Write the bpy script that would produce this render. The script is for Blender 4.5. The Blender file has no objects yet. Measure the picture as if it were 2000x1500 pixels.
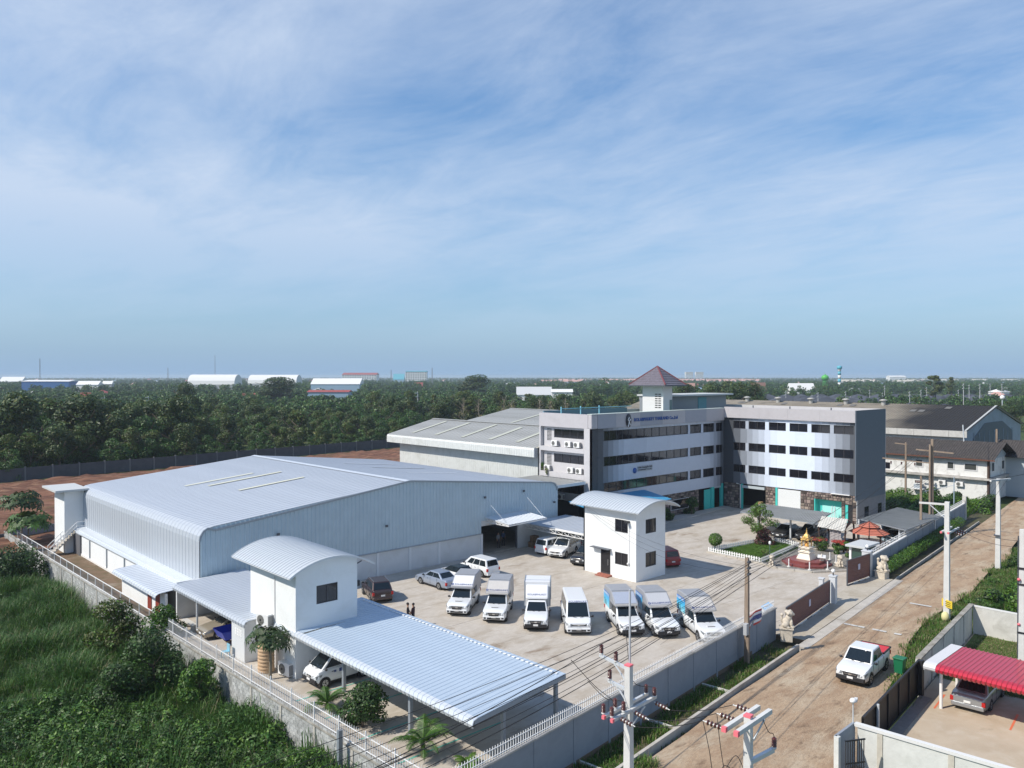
import bpy, bmesh, math, random
import numpy as np
from mathutils import Vector, Matrix, noise as mnoise
random.seed(7); rng = np.random.default_rng(7)
SC = bpy.context.scene; COL = SC.collection
R = math.radians
# ------------------------------------------------------------------ camera
F = 1545.0; HC = 18.5; YAW = R(47.0); PITCH = math.atan(15/F)
fw = np.array([math.cos(YAW)*math.cos(PITCH), math.sin(YAW)*math.cos(PITCH), -math.sin(PITCH)])
rt = np.array([math.sin(YAW), -math.cos(YAW), 0.0]); upv = np.cross(rt, fw)
CAM = np.array([0, 0, HC])
cd = bpy.data.cameras.new('camera'); cam = bpy.data.objects.new('camera', cd); COL.objects.link(cam)
cd.sensor_width = 36; cd.lens = 36*F/2000; cd.clip_start = 0.5; cd.clip_end = 30000
cam.location = CAM; cam.rotation_euler = (math.pi/2-PITCH, 0, YAW-math.pi/2); SC.camera = cam
# ------------------------------------------------------------------ sky, sun, exposure
SUN = Vector((-0.93, 0.33, 1.0)).normalized()          # towards the sun
elev = math.asin(SUN.z); azim = math.atan2(SUN.x, SUN.y)
w = bpy.data.worlds.new('World'); SC.world = w; w.use_nodes = True
nt = w.node_tree; nt.nodes.clear(); N = nt.nodes; Lk = nt.links
out = N.new('ShaderNodeOutputWorld'); bg = N.new('ShaderNodeBackground'); bg.inputs[1].default_value = 0.092
sky = N.new('ShaderNodeTexSky'); sky.sky_type = 'NISHITA'; sky.sun_disc = False
sky.sun_elevation = elev; sky.sun_rotation = azim; sky.air_density = 1.0; sky.dust_density = 0.6; sky.ozone_density = 1.4
tc = N.new('ShaderNodeTexCoord'); sep = N.new('ShaderNodeSeparateXYZ'); Lk.new(tc.outputs['Generated'], sep.inputs[0])
def wm(op, a, b=None, c=None, clamp=False):
    n = N.new('ShaderNodeMath'); n.operation = op; n.use_clamp = clamp
    for i, v in enumerate((a, b, c)):
        if v is None: continue
        if isinstance(v, (int, float)): n.inputs[i].default_value = v
        else: Lk.new(v, n.inputs[i])
    return n.outputs[0]
zc = wm('MAXIMUM', sep.outputs[2], 0.0)
den = wm('ADD', zc, 0.13)
px_ = wm('DIVIDE', sep.outputs[0], den); py_ = wm('DIVIDE', sep.outputs[1], den)
cmb = N.new('ShaderNodeCombineXYZ'); Lk.new(px_, cmb.inputs[0]); Lk.new(py_, cmb.inputs[1])
OX_, OY_ = 9.4, 6.1
def wnoise(scale, detail, rough, dist, off, sx=1, sy=1, rot=0):
    mp = N.new('ShaderNodeMapping'); mp.inputs['Location'].default_value = off; mp.inputs['Scale'].default_value = (sx, sy, 1)
    mp.inputs['Rotation'].default_value = (0, 0, rot)
    Lk.new(cmb.outputs[0], mp.inputs[0])
    n = N.new('ShaderNodeTexNoise'); n.inputs['Scale'].default_value = scale; n.inputs['Detail'].default_value = detail
    n.inputs['Roughness'].default_value = rough; n.inputs['Distortion'].default_value = dist; Lk.new(mp.outputs[0], n.inputs[0])
    return n.outputs[0]
n1 = wnoise(0.8, 10, 0.58, 0.35, (7.7, 0.4, 0), 1.0, 0.7, R(15)); n2 = wnoise(3.4, 12, 0.66, 0.5, (8.2, 4.4, 0), 1.0, 0.45, R(-35))
n3 = wnoise(0.35, 3, 0.5, 0.2, (OX_, OY_, 0))
dens = wm('ADD', wm('MULTIPLY', n1, 0.62), wm('ADD', wm('MULTIPLY', n2, 0.38), wm('MULTIPLY', n3, 0.42)))
veil = wm('MULTIPLY', wm('SUBTRACT', dens, 0.46, clamp=True), 2.9, clamp=True)
fade = wm('MULTIPLY', wm('SUBTRACT', zc, 0.03, clamp=True), 6.0, clamp=True)
mask = wm('MULTIPLY', wm('MULTIPLY', veil, fade), 0.86)
# a few small puffs low over the horizon
spv = N.new('ShaderNodeMapping'); spv.inputs['Scale'].default_value = (1, 1, 2.6); Lk.new(tc.outputs['Generated'], spv.inputs[0])
pn = N.new('ShaderNodeTexNoise'); pn.inputs['Scale'].default_value = 11; pn.inputs['Detail'].default_value = 6; pn.inputs['Roughness'].default_value = 0.55
Lk.new(spv.outputs[0], pn.inputs[0])
pm = wm('MULTIPLY', wm('SUBTRACT', pn.outputs[0], 0.62, clamp=True), 5.0, clamp=True)
band = wm('MULTIPLY', wm('MULTIPLY', wm('SUBTRACT', zc, 0.02, clamp=True), 30, clamp=True), wm('MULTIPLY', wm('SUBTRACT', 0.15, zc, clamp=True), 18, clamp=True))
pm = wm('MULTIPLY', wm('MULTIPLY', pm, band), 0.45)
mask = wm('MAXIMUM', mask, pm)
mask = wm('MULTIPLY', mask, wm('SUBTRACT', 1.0, wm('MULTIPLY', wm('MULTIPLY', wm('SUBTRACT', zc, 0.47, clamp=True), 4.0, clamp=True), 0.8)))   # the veil thins out towards the zenith
hs = N.new('ShaderNodeHueSaturation'); hs.inputs['Saturation'].default_value = 1.45; hs.inputs['Value'].default_value = 1.48
Lk.new(sky.outputs[0], hs.inputs['Color'])
mix = N.new('ShaderNodeMix'); mix.data_type = 'RGBA'; Lk.new(mask, mix.inputs['Factor'])
hz_ = N.new('ShaderNodeMix'); hz_.data_type = 'RGBA'; Lk.new(wm('POWER', 2.71828, wm('MULTIPLY', zc, -4.8)), hz_.inputs['Factor'])   # hazy air low over the horizon
tint = N.new('ShaderNodeMix'); tint.data_type = 'RGBA'; tint.blend_type = 'MULTIPLY'; tint.inputs['Factor'].default_value = 1; Lk.new(hs.outputs[0], tint.inputs['A']); tint.inputs['B'].default_value = (0.88, 1.04, 1.12, 1)
Lk.new(tint.outputs['Result'], hz_.inputs['A']); hz_.inputs['B'].default_value = (3.45, 5.2, 7.6, 1)
Lk.new(hz_.outputs['Result'], mix.inputs['A']); mix.inputs['B'].default_value = (6.9, 8.1, 10.0, 1)
Lk.new(mix.outputs['Result'], bg.inputs[0]); Lk.new(bg.outputs[0], out.inputs[0])
sl = bpy.data.lights.new('sun', 'SUN'); sl.energy = 5.0; sl.angle = R(0.55); sl.color = (1.0, 0.93, 0.83)
so = bpy.data.objects.new('sun', sl); COL.objects.link(so); so.rotation_euler = (-SUN).to_track_quat('-Z', 'Y').to_euler()
SC.view_settings.view_transform = 'Standard'; SC.view_settings.look = 'None'
SC.view_settings.exposure = -0.02; SC.view_settings.gamma = 1.0; SC.view_settings.use_curve_mapping = False
SC.cycles.max_bounces = 6; SC.cycles.volume_bounces = 1; SC.cycles.transparent_max_bounces = 6
SC.cycles.use_denoising = True
# ------------------------------------------------------------------ places: a point of the photograph on a plane of the world
def ray(x, y): return fw + rt*(x-1000)/F - upv*(y-750)/F
def at(x, y, z=0.0):
    d = ray(x, y); return CAM + d*((z-HC)/d[2])
def onX(x, y, X):
    d = ray(x, y); return CAM + d*(X/d[0])
def onY(x, y, Y):
    d = ray(x, y); return CAM + d*(Y/d[1])
def far(px, dist, z=0.0):
    a = YAW - math.atan((px-1000)/F); k = dist/math.cos(a-YAW)
    return (math.cos(a)*k, math.sin(a)*k, z)
# ------------------------------------------------------------------ materials
MATS = {}
def newmat(name):
    m = bpy.data.materials.new(name); m.use_nodes = True
    return m, m.node_tree, m.node_tree.nodes, m.node_tree.links, m.node_tree.nodes['Principled BSDF']
def mat(name, col, rough=0.6, metal=0.0, var=0.0, vscale=3.0, bump=0.0, bscale=20.0, dirt=None, dscale=0.5, damt=0.5,
        coat=0.0, island=0.0, objrand=0.0, spec=None, trans=0.0, stretch=None, alpha=None):
    if name in MATS: return MATS[name]
    m, t, n, l, p = newmat(name)
    p.inputs['Base Color'].default_value = (*col, 1); p.inputs['Roughness'].default_value = rough; p.inputs['Metallic'].default_value = metal
    if coat: p.inputs['Coat Weight'].default_value = coat; p.inputs['Coat Roughness'].default_value = 0.08
    if spec is not None: p.inputs['Specular IOR Level'].default_value = spec
    cur = None
    def co():
        tcn = n.new('ShaderNodeTexCoord'); mp = n.new('ShaderNodeMapping')
        if stretch: mp.inputs['Scale'].default_value = stretch
        l.new(tcn.outputs['Object'], mp.inputs[0]); return mp.outputs[0]
    def mixc(fac, a, b, mode='MIX'):
        x = n.new('ShaderNodeMix'); x.data_type = 'RGBA'; x.blend_type = mode
        if isinstance(fac, float): x.inputs['Factor'].default_value = fac
        else: l.new(fac, x.inputs['Factor'])
        for k, v in (('A', a), ('B', b)):
            if isinstance(v, tuple): x.inputs[k].default_value = (*v, 1)
            else: l.new(v, x.inputs[k])
        return x.outputs['Result']
    def ramp(s, lo, hi):
        r = n.new('ShaderNodeMapRange'); r.inputs['From Min'].default_value = lo; r.inputs['From Max'].default_value = hi; l.new(s, r.inputs[0]); return r.outputs[0]
    cur = col
    if var or dirt or bump: c0 = co()
    if var:
        nz = n.new('ShaderNodeTexNoise'); nz.inputs['Scale'].default_value = vscale; nz.inputs['Detail'].default_value = 7; nz.inputs['Roughness'].default_value = 0.6
        l.new(c0, nz.inputs[0])
        lo = tuple(max(0, x*(1-var)) for x in col); hi = tuple(min(1, x*(1+var)) for x in col)
        cur = mixc(ramp(nz.outputs[0], 0.3, 0.7), lo, hi)
    if dirt:
        dz = n.new('ShaderNodeTexNoise'); dz.inputs['Scale'].default_value = dscale; dz.inputs['Detail'].default_value = 9; dz.inputs['Roughness'].default_value = 0.68
        dz.inputs['Distortion'].default_value = 0.6
        l.new(c0, dz.inputs[0])
        f = ramp(dz.outputs[0], 0.5, 0.72)
        mm = n.new('ShaderNodeMath'); mm.operation = 'MULTIPLY'; mm.inputs[1].default_value = damt; l.new(f, mm.inputs[0])
        cur = mixc(mm.outputs[0], cur, dirt)
    if island or objrand:
        if island:
            g = n.new('ShaderNodeNewGeometry'); rnd = g.outputs['Random Per Island']; k = island
        else:
            g = n.new('ShaderNodeObjectInfo'); rnd = g.outputs['Random']; k = objrand
        v = ramp(rnd, 0, 1); r = n.new('ShaderNodeMapRange'); r.inputs['To Min'].default_value = 1-k; r.inputs['To Max'].default_value = 1+k; l.new(rnd, r.inputs[0])
        hsv = n.new('ShaderNodeHueSaturation'); l.new(r.outputs[0], hsv.inputs['Value'])
        r2 = n.new('ShaderNodeMapRange'); r2.inputs['To Min'].default_value = 0.5-0.035*min(1, k*1.6); r2.inputs['To Max'].default_value = 0.5+0.03*min(1, k*1.6)
        wn = n.new('ShaderNodeMath'); wn.operation = 'FRACT'; w2 = n.new('ShaderNodeMath'); w2.operation = 'MULTIPLY'; w2.inputs[1].default_value = 7.31
        l.new(rnd, w2.inputs[0]); l.new(w2.outputs[0], wn.inputs[0]); l.new(wn.outputs[0], r2.inputs[0]); l.new(r2.outputs[0], hsv.inputs['Hue'])
        if isinstance(cur, tuple): hsv.inputs['Color'].default_value = (*cur, 1)
        else: l.new(cur, hsv.inputs['Color'])
        cur = hsv.outputs[0]
    if not isinstance(cur, tuple): l.new(cur, p.inputs['Base Color'])
    if bump:
        bz = n.new('ShaderNodeTexNoise'); bz.inputs['Scale'].default_value = bscale; bz.inputs['Detail'].default_value = 6; l.new(c0, bz.inputs[0])
        b = n.new('ShaderNodeBump'); b.inputs['Strength'].default_value = bump; b.inputs['Distance'].default_value = 0.05; l.new(bz.outputs[0], b.inputs['Height']); l.new(b.outputs[0], p.inputs['Normal'])
    if trans:                                           # thin leaves let light through
        tr = n.new('ShaderNodeBsdfTranslucent'); ms = n.new('ShaderNodeMixShader'); ms.inputs[0].default_value = trans
        o = n['Material Output']; l.new(p.outputs[0], ms.inputs[1]); l.new(tr.outputs[0], ms.inputs[2]); l.new(ms.outputs[0], o.inputs[0])
        if isinstance(cur, tuple): tr.inputs[0].default_value = (*cur, 1)
        else: l.new(cur, tr.inputs[0])
    MATS[name] = m; return m
def S(r, g, b):                                          # sRGB 0-255 -> linear
    f = lambda c: c/12.92 if c <= 0.04045 else ((c+0.055)/1.055)**2.4
    return (f(r/255), f(g/255), f(b/255))
def ground_mat(name, cols, scales, bump=0.25, bscale=6.0, rough=0.95, rot=0.0, sy=1.0):
    """several colours mixed by noises of falling size"""
    if name in MATS: return MATS[name]
    m, t, n, l, p = newmat(name); p.inputs['Roughness'].default_value = rough; p.inputs['Specular IOR Level'].default_value = 0.2
    tcn = n.new('ShaderNodeTexCoord'); mp = n.new('ShaderNodeMapping'); mp.inputs['Rotation'].default_value = (0, 0, rot); mp.inputs['Scale'].default_value = (1, sy, 1)
    l.new(tcn.outputs['Object'], mp.inputs[0]); cur = cols[0]
    for i, (c, (sc, lo, hi, amt)) in enumerate(zip(cols[1:], scales)):
        nz = n.new('ShaderNodeTexNoise'); nz.inputs['Scale'].default_value = sc; nz.inputs['Detail'].default_value = 9; nz.inputs['Roughness'].default_value = 0.62; nz.inputs['Distortion'].default_value = 0.35
        ad = n.new('ShaderNodeVectorMath'); ad.inputs[1].default_value = (i*13.7, i*5.1, 0); l.new(mp.outputs[0], ad.inputs[0]); l.new(ad.outputs[0], nz.inputs[0])
        r = n.new('ShaderNodeMapRange'); r.inputs['From Min'].default_value = lo; r.inputs['From Max'].default_value = hi; r.inputs['To Max'].default_value = amt; l.new(nz.outputs[0], r.inputs[0])
        x = n.new('ShaderNodeMix'); x.data_type = 'RGBA'; l.new(r.outputs[0], x.inputs['Factor'])
        if isinstance(cur, tuple): x.inputs['A'].default_value = (*cur, 1)
        else: l.new(cur, x.inputs['A'])
        x.inputs['B'].default_value = (*c, 1); cur = x.outputs['Result']
    l.new(cur, p.inputs['Base Color'])
    bz = n.new('ShaderNodeTexNoise'); bz.inputs['Scale'].default_value = bscale; bz.inputs['Detail'].default_value = 9; bz.inputs['Roughness'].default_value = 0.7; l.new(mp.outputs[0], bz.inputs[0])
    b = n.new('ShaderNodeBump'); b.inputs['Strength'].default_value = bump; b.inputs['Distance'].default_value = 0.12; l.new(bz.outputs[0], b.inputs['Height']); l.new(b.outputs[0], p.inputs['Normal'])
    MATS[name] = m; return m
# ------------------------------------------------------------------ mesh helpers
def wloc(o):
    v = Vector((0, 0, 0))
    while o is not None: v += o.location; o = o.parent
    return v
class MB:
    """collects faces; .build() links them as ONE mesh object"""
    def __init__(s): s.v = []; s.f = []; s.m = []; s.sm = []
    def add(s, vs, fs, mi=0, smooth=False):
        k = len(s.v); s.v.extend([tuple(map(float, q)) for q in vs])
        for f in fs: s.f.append([k+i for i in f]); s.m.append(mi); s.sm.append(smooth)
        return s
    def quad(s, a, b, c, d, mi=0): return s.add([a, b, c, d], [(0, 1, 2, 3)], mi)
    def box(s, x0, x1, y0, y1, z0, z1, mi=0):
        vs = [(x0,y0,z0),(x1,y0,z0),(x1,y1,z0),(x0,y1,z0),(x0,y0,z1),(x1,y0,z1),(x1,y1,z1),(x0,y1,z1)]
        return s.add(vs, [(3,2,1,0),(4,5,6,7),(0,1,5,4),(1,2,6,5),(2,3,7,6),(3,0,4,7)], mi)
    def rbox(s, c, size, ang=0.0, mi=0, tilt=None):
        ca, sa = math.cos(ang), math.sin(ang); hx, hy, hz = size[0]/2, size[1]/2, size[2]/2
        vs = []
        for z in (-hz, hz):
            for x, y in ((-hx,-hy),(hx,-hy),(hx,hy),(-hx,hy)):
                q = Vector((x, y, z))
                if tilt: q = tilt @ q
                vs.append((c[0]+q.x*ca-q.y*sa, c[1]+q.x*sa+q.y*ca, c[2]+q.z))
        return s.add(vs, [(3,2,1,0),(4,5,6,7),(0,1,5,4),(1,2,6,5),(2,3,7,6),(3,0,4,7)], mi)
    def bar(s, a, b, wd, ht=None, mi=0):
        """a square bar from a to b"""
        a = Vector(a); b = Vector(b); d = b-a; ht = wd if ht is None else ht
        if d.length < 1e-6: return s
        dn = d.normalized(); ref = Vector((0,0,1)) if abs(dn.z) < 0.95 else Vector((1,0,0))
        u = dn.cross(ref).normalized()*wd/2; v = u.cross(dn).normalized()*ht/2
        vs = [a-u-v, a+u-v, a+u+v, a-u+v, b-u-v, b+u-v, b+u+v, b-u+v]
        return s.add(vs, [(0,1,2,3),(7,6,5,4),(4,5,1,0),(5,6,2,1),(6,7,3,2),(7,4,0,3)], mi)
    def tube(s, pts, r, n=8, mi=0, cap=True, smooth=True):
        pts = [Vector(q) for q in pts]; rs = r if isinstance(r, (list, tuple)) else [r]*len(pts)
        vs = []; fs = []; prev = None
        for i, q in enumerate(pts):
            d = (pts[min(i+1, len(pts)-1)]-pts[max(i-1, 0)]).normalized()
            ref = prev if prev is not None else (Vector((0,0,1)) if abs(d.z) < 0.9 else Vector((1,0,0)))
            u = d.cross(ref); u = u.normalized() if u.length > 1e-6 else d.orthogonal().normalized(); v = d.cross(u).normalized(); prev = -v if False else ref
            for k in range(n):
                a = 2*math.pi*k/n; vs.append(q+(u*math.cos(a)+v*math.sin(a))*rs[i])
        for i in range(len(pts)-1):
            for k in range(n):
                k2 = (k+1) % n; fs.append((i*n+k, i*n+k2, (i+1)*n+k2, (i+1)*n+k))
        s.add(vs, fs, mi, smooth)
        if cap: s.add(vs[:n], [tuple(range(n))[::-1]], mi); s.add(vs[-n:], [tuple(range(n))], mi)
        return s
    def lathe(s, c, prof, n=16, mi=0, ang0=0.0, smooth=True, sx=1, sy=1):
        vs = []; fs = []
        for r, z in prof:
            for k in range(n):
                a = ang0+2*math.pi*k/n; vs.append((c[0]+r*math.cos(a)*sx, c[1]+r*math.sin(a)*sy, c[2]+z))
        for i in range(len(prof)-1):
            for k in range(n):
                k2 = (k+1) % n; fs.append((i*n+k, i*n+k2, (i+1)*n+k2, (i+1)*n+k))
        fs.append(tuple(range(n))[::-1]); fs.append(tuple(range((len(prof)-1)*n, len(prof)*n)))
        return s.add(vs, fs, mi, smooth)
    def sphere(s, c, r, nu=10, nv=7, mi=0, sc=(1,1,1)):
        prof = [(r*math.sin(math.pi*i/nv), -r*math.cos(math.pi*i/nv)) for i in range(nv+1)]
        vs = []; fs = []
        for rr, z in prof:
            for k in range(nu):
                a = 2*math.pi*k/nu; vs.append((c[0]+rr*math.cos(a)*sc[0], c[1]+rr*math.sin(a)*sc[1], c[2]+z*sc[2]))
        for i in range(nv):
            for k in range(nu):
                k2 = (k+1) % nu; fs.append((i*nu+k, i*nu+k2, (i+1)*nu+k2, (i+1)*nu+k))
        return s.add(vs, fs, mi, True)
    def extrude(s, poly, axis, a, b, mi=0):
        """poly of 2D points; axis 'x','y','z' gives the direction of extrusion from a to b"""
        def P(q, t): return (t, q[0], q[1]) if axis == 'x' else ((q[0], t, q[1]) if axis == 'y' else (q[0], q[1], t))
        n = len(poly); vs = [P(q, a) for q in poly]+[P(q, b) for q in poly]
        fs = [tuple(range(n)), tuple(range(2*n-1, n-1, -1))]+[(i, i+n, (i+1) % n+n, (i+1) % n) for i in range(n)]
        return s.add(vs, fs, mi)
    def mesh(s, name, mats, off=(0,0,0), fix=True):
        me = bpy.data.meshes.new(name)
        vs = [(x-off[0], y-off[1], z-off[2]) for x, y, z in s.v]
        me.from_pydata(vs, [], s.f)
        for mm in (mats if isinstance(mats, (list, tuple)) else [mats]): me.materials.append(mm)
        me.polygons.foreach_set('material_index', s.m); me.polygons.foreach_set('use_smooth', s.sm)
        if fix:
            bm = bmesh.new(); bm.from_mesh(me); bmesh.ops.recalc_face_normals(bm, faces=bm.faces); bm.to_mesh(me); bm.free()
        me.update(); return me
    def build(s, name, mats, parent=None, loc=None, local=False, bevel=0, seg=2, fix=True):
        """world coordinates by default: moved into the parent's frame (parents are not rotated then); local=True keeps them"""
        off = Vector((0,0,0))
        if not local:
            off = wloc(parent) if parent else Vector(loc or (0,0,0))
        o = bpy.data.objects.new(name, s.mesh(name, mats, off, fix)); COL.objects.link(o)
        if parent: o.parent = parent
        elif loc: o.location = loc
        if bevel:
            md = o.modifiers.new('bevel', 'BEVEL'); md.width = bevel; md.segments = seg; md.limit_method = 'ANGLE'; md.angle_limit = R(35)
            md.harden_normals = False
        return o
def tag(o, label=None, cat=None, group=None, kind=None):
    if label: o['label'] = label
    if cat: o['category'] = cat
    if group: o['group'] = group
    if kind: o['kind'] = kind
    return o
def thing(name, loc, label, cat, rz=0.0, group=None):
    o = bpy.data.objects.new(name, None); COL.objects.link(o); o.location = loc; o.rotation_euler = (0, 0, rz); o.empty_display_size = 0.2
    return tag(o, label, cat, group)
def inst(me, name, parent=None, loc=(0,0,0), rz=0.0, sc=1.0):
    o = bpy.data.objects.new(name, me); COL.objects.link(o); o.location = loc; o.rotation_euler = (0, 0, rz)
    o.scale = (sc, sc, sc) if isinstance(sc, (int, float)) else sc
    if parent: o.parent = parent
    return o
def kids(o): return [c for c in bpy.data.objects if c.parent == o]
def copy_tree(o, loc, rz, label, group=None, recol=None):
    def cp(s, par):
        c = s.copy(); COL.objects.link(c); c.parent = par
        if recol and c.type == 'MESH':
            if any(ms.material in recol for ms in c.material_slots if ms.material):
                c.data = c.data.copy()
                for i, mm in enumerate(c.data.materials):
                    if mm in recol: c.data.materials[i] = recol[mm]
        for k in CH.get(s.name, []): cp(bpy.data.objects[k], c)
        return c
    CH = {}
    for k in bpy.data.objects:
        if k.parent: CH.setdefault(k.parent.name, []).append(k.name)
    r = cp(o, None); r.location = loc; r.rotation_euler = (0, 0, rz); r['label'] = label
    if group: r['group'] = group
    return r
def text_mesh(txt, size, mat_, extrude=0.004, name='lettering'):
    cu = bpy.data.curves.new('txt', 'FONT'); cu.body = txt; cu.size = size; cu.extrude = extrude; cu.align_x = 'CENTER'; cu.align_y = 'CENTER'; cu.resolution_u = 2
    o = bpy.data.objects.new('txt', cu); COL.objects.link(o)
    dg = bpy.context.evaluated_depsgraph_get(); me = bpy.data.meshes.new_from_object(o.evaluated_get(dg)); me.name = name
    bpy.data.objects.remove(o); bpy.data.curves.remove(cu)
    me.materials.clear(); me.materials.append(mat_); return me
def put_text(me, name, parent, loc, xdir, updir, local_off=None):
    """lettering whose reading direction is xdir and whose top points along updir"""
    o = bpy.data.objects.new(name, me); COL.objects.link(o)
    x = Vector(xdir).normalized(); u = Vector(updir).normalized(); z = x.cross(u).normalized(); u = z.cross(x)
    M = Matrix((x, u, z)).transposed().to_4x4()
    o.rotation_euler = M.to_euler(); o.location = Vector(loc)-(wloc(parent) if local_off is None else Vector((0,0,0))); o.parent = parent
    return o
def evaluated(o, name):
    dg = bpy.context.evaluated_depsgraph_get(); me = bpy.data.meshes.new_from_object(o.evaluated_get(dg)); me.name = name; return me
def clip_poly(poly, a, b):
    """keeps what is left of the line a->b (2D)"""
    out_ = []
    side = lambda p: (b[0]-a[0])*(p[1]-a[1])-(b[1]-a[1])*(p[0]-a[0])
    for i, p in enumerate(poly):
        q = poly[(i+1) % len(poly)]; sp, sq = side(p), side(q)
        if sp >= 0: out_.append(p)
        if sp*sq < 0:
            t = sp/(sp-sq); out_.append((p[0]+t*(q[0]-p[0]), p[1]+t*(q[1]-p[1])))
    return out_
# ------------------------------------------------------------------ shared materials
M = {}
M['roof_metal'] = mat('roof_metal', (0.46,0.50,0.55), 0.45, 0.12, var=0.05, vscale=0.6, dirt=(0.34,0.38,0.43), dscale=0.25, damt=0.5)
M['roof_metal_blue'] = mat('roof_metal_blue', (0.46,0.55,0.64), 0.42, 0.12, var=0.05, vscale=0.7)
M['roof_bright'] = mat('roof_bright', (0.66,0.70,0.74), 0.35, 0.3, var=0.03, vscale=1.5)
M['vault'] = mat('vault_sheet', (0.50,0.54,0.57), 0.42, 0.1, var=0.03)
M['skylight'] = mat('skylight_sheet', (0.62,0.62,0.50), 0.45, 0.0, var=0.05)
M['clad'] = mat('wall_cladding_metal', (0.44,0.54,0.60), 0.5, 0.08, var=0.05, vscale=0.9)
M['old_roof'] = mat('old_roof_metal', (0.34,0.345,0.33), 0.6, 0.1, var=0.1, vscale=0.8, dirt=(0.2,0.2,0.18), dscale=0.4, damt=0.5)
M['old_clad'] = mat('old_cladding', (0.62,0.64,0.62), 0.6, 0.1, var=0.06, vscale=1.2, dirt=(0.42,0.43,0.38), dscale=0.8, damt=0.5)
M['white_wall'] = mat('white_wall', (0.76,0.78,0.78), 0.75, var=0.02, vscale=1.2, dirt=(0.6,0.6,0.56), dscale=0.7, damt=0.35)
M['grey_wall'] = mat('grey_wall', (0.60,0.62,0.63), 0.8, var=0.04, vscale=1.0, dirt=(0.46,0.46,0.43), dscale=0.7, damt=0.4)
M['white_paint'] = mat('white_paint', (0.78,0.78,0.77), 0.45)
M['steel'] = mat('painted_steel', (0.62,0.65,0.67), 0.4, 0.2)
M['dark_steel'] = mat('dark_steel', (0.10,0.11,0.13), 0.45, 0.3)
M['grey_steel'] = mat('grey_steel', (0.30,0.34,0.38), 0.45, 0.3)
M['glass'] = mat('dark_glass', (0.012,0.012,0.016), 0.06, spec=0.6)
M['glass_car'] = mat('car_glass', (0.012,0.018,0.022), 0.05, spec=0.6)
M['frame_dark'] = mat('window_frame_dark', (0.05,0.05,0.055), 0.5)
M['frame_white'] = mat('window_frame_white', (0.62,0.62,0.62), 0.5)
M['concrete'] = mat('concrete', (0.46,0.43,0.38), 0.9, var=0.12, vscale=1.5, dirt=(0.27,0.24,0.19), dscale=0.5, damt=0.7, bump=0.1, bscale=25)
M['conc_pole'] = mat('pole_concrete', (0.60,0.60,0.58), 0.85, var=0.08, vscale=2.0)
M['conc_light'] = mat('light_concrete', (0.56,0.55,0.51), 0.9, var=0.08, vscale=1.3, dirt=(0.36,0.35,0.31), dscale=0.8, damt=0.7, bump=0.12, bscale=18)
M['bluegrey_wall'] = mat('bluegrey_wall', (0.26,0.29,0.33), 0.85, var=0.05, vscale=1.4, dirt=(0.18,0.2,0.22), dscale=0.9, damt=0.4)
M['wood_pole'] = mat('pole_wood', (0.26,0.20,0.15), 0.9, var=0.25, vscale=3, stretch=(3,3,0.4))
M['tyre'] = mat('tyre_rubber', (0.015,0.015,0.016), 0.85)
M['rim'] = mat('wheel_rim', (0.45,0.46,0.47), 0.35, 0.7)
M['black'] = mat('black_plastic', (0.02,0.02,0.023), 0.5)
M['chrome'] = mat('chrome_trim', (0.7,0.71,0.72), 0.18, 0.9)
M['lamp'] = mat('lamp_lens', (0.75,0.78,0.8), 0.1, spec=0.7)
M['red_lens'] = mat('tail_lens', (0.45,0.015,0.015), 0.2)
M['plate'] = mat('number_plate', (0.75,0.75,0.74), 0.5)
M['teal'] = mat('turquoise_paint', (0.06,0.52,0.47), 0.5)
M['teal_light'] = mat('light_turquoise_sheet', (0.33,0.74,0.70), 0.45)
M['wire'] = mat('cable_sheath', (0.018,0.016,0.016), 0.6)
M['insul'] = mat('brown_porcelain', (0.09,0.025,0.02), 0.2, coat=0.5)
M['pink'] = mat('pink_paint', (0.75,0.17,0.2), 0.6)
M['red_paint'] = mat('red_paint', (0.55,0.03,0.03), 0.4)
M['brown_gate'] = mat('maroon_gate_board', (0.15,0.062,0.055), 0.6, var=0.12, vscale=4)
M['navy'] = mat('navy_print', (0.03,0.06,0.22), 0.5)
M['blue_sign'] = mat('blue_lettering', (0.02,0.09,0.33), 0.4)
M['stone_lion'] = mat('carved_sandstone', (0.56,0.50,0.41), 0.9, var=0.15, vscale=6, dirt=(0.3,0.27,0.21), dscale=3, damt=0.5, bump=0.4, bscale=14)
M['gold'] = mat('gold_leaf', (0.75,0.48,0.14), 0.3, 0.6)
M['bark'] = mat('bark', (0.13,0.10,0.075), 0.95, var=0.3, vscale=4)
M['skin'] = mat('skin', (0.35,0.2,0.13), 0.6)
LEAF = {
 'dark':   mat('leaf_dark',   (0.030,0.066,0.012), 0.55, var=0.5, vscale=0.35, island=0.30, trans=0.16),
 'olive':  mat('leaf_olive',  (0.075,0.098,0.015), 0.55, var=0.45, vscale=0.35, island=0.32, trans=0.16),
 'mid':    mat('leaf_mid',    (0.048,0.118,0.016), 0.55, var=0.45, vscale=0.35, island=0.30, trans=0.18),
 'bright': mat('leaf_bright', (0.095,0.20,0.020), 0.5, var=0.35, vscale=0.6, island=0.30, trans=0.2),
 'grass':  mat('leaf_grass',  (0.072,0.165,0.016), 0.6, var=0.5, vscale=0.22, island=0.35, trans=0.2),
 'straw':  mat('leaf_straw',  (0.24,0.21,0.11), 0.7, var=0.3, island=0.3, trans=0.15),
 'red':    mat('leaf_red',    (0.42,0.055,0.035), 0.55, island=0.3, trans=0.15),
 'purple': mat('leaf_purple', (0.12,0.035,0.035), 0.55, var=0.4, vscale=1.0, island=0.35, trans=0.12),
}
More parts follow.
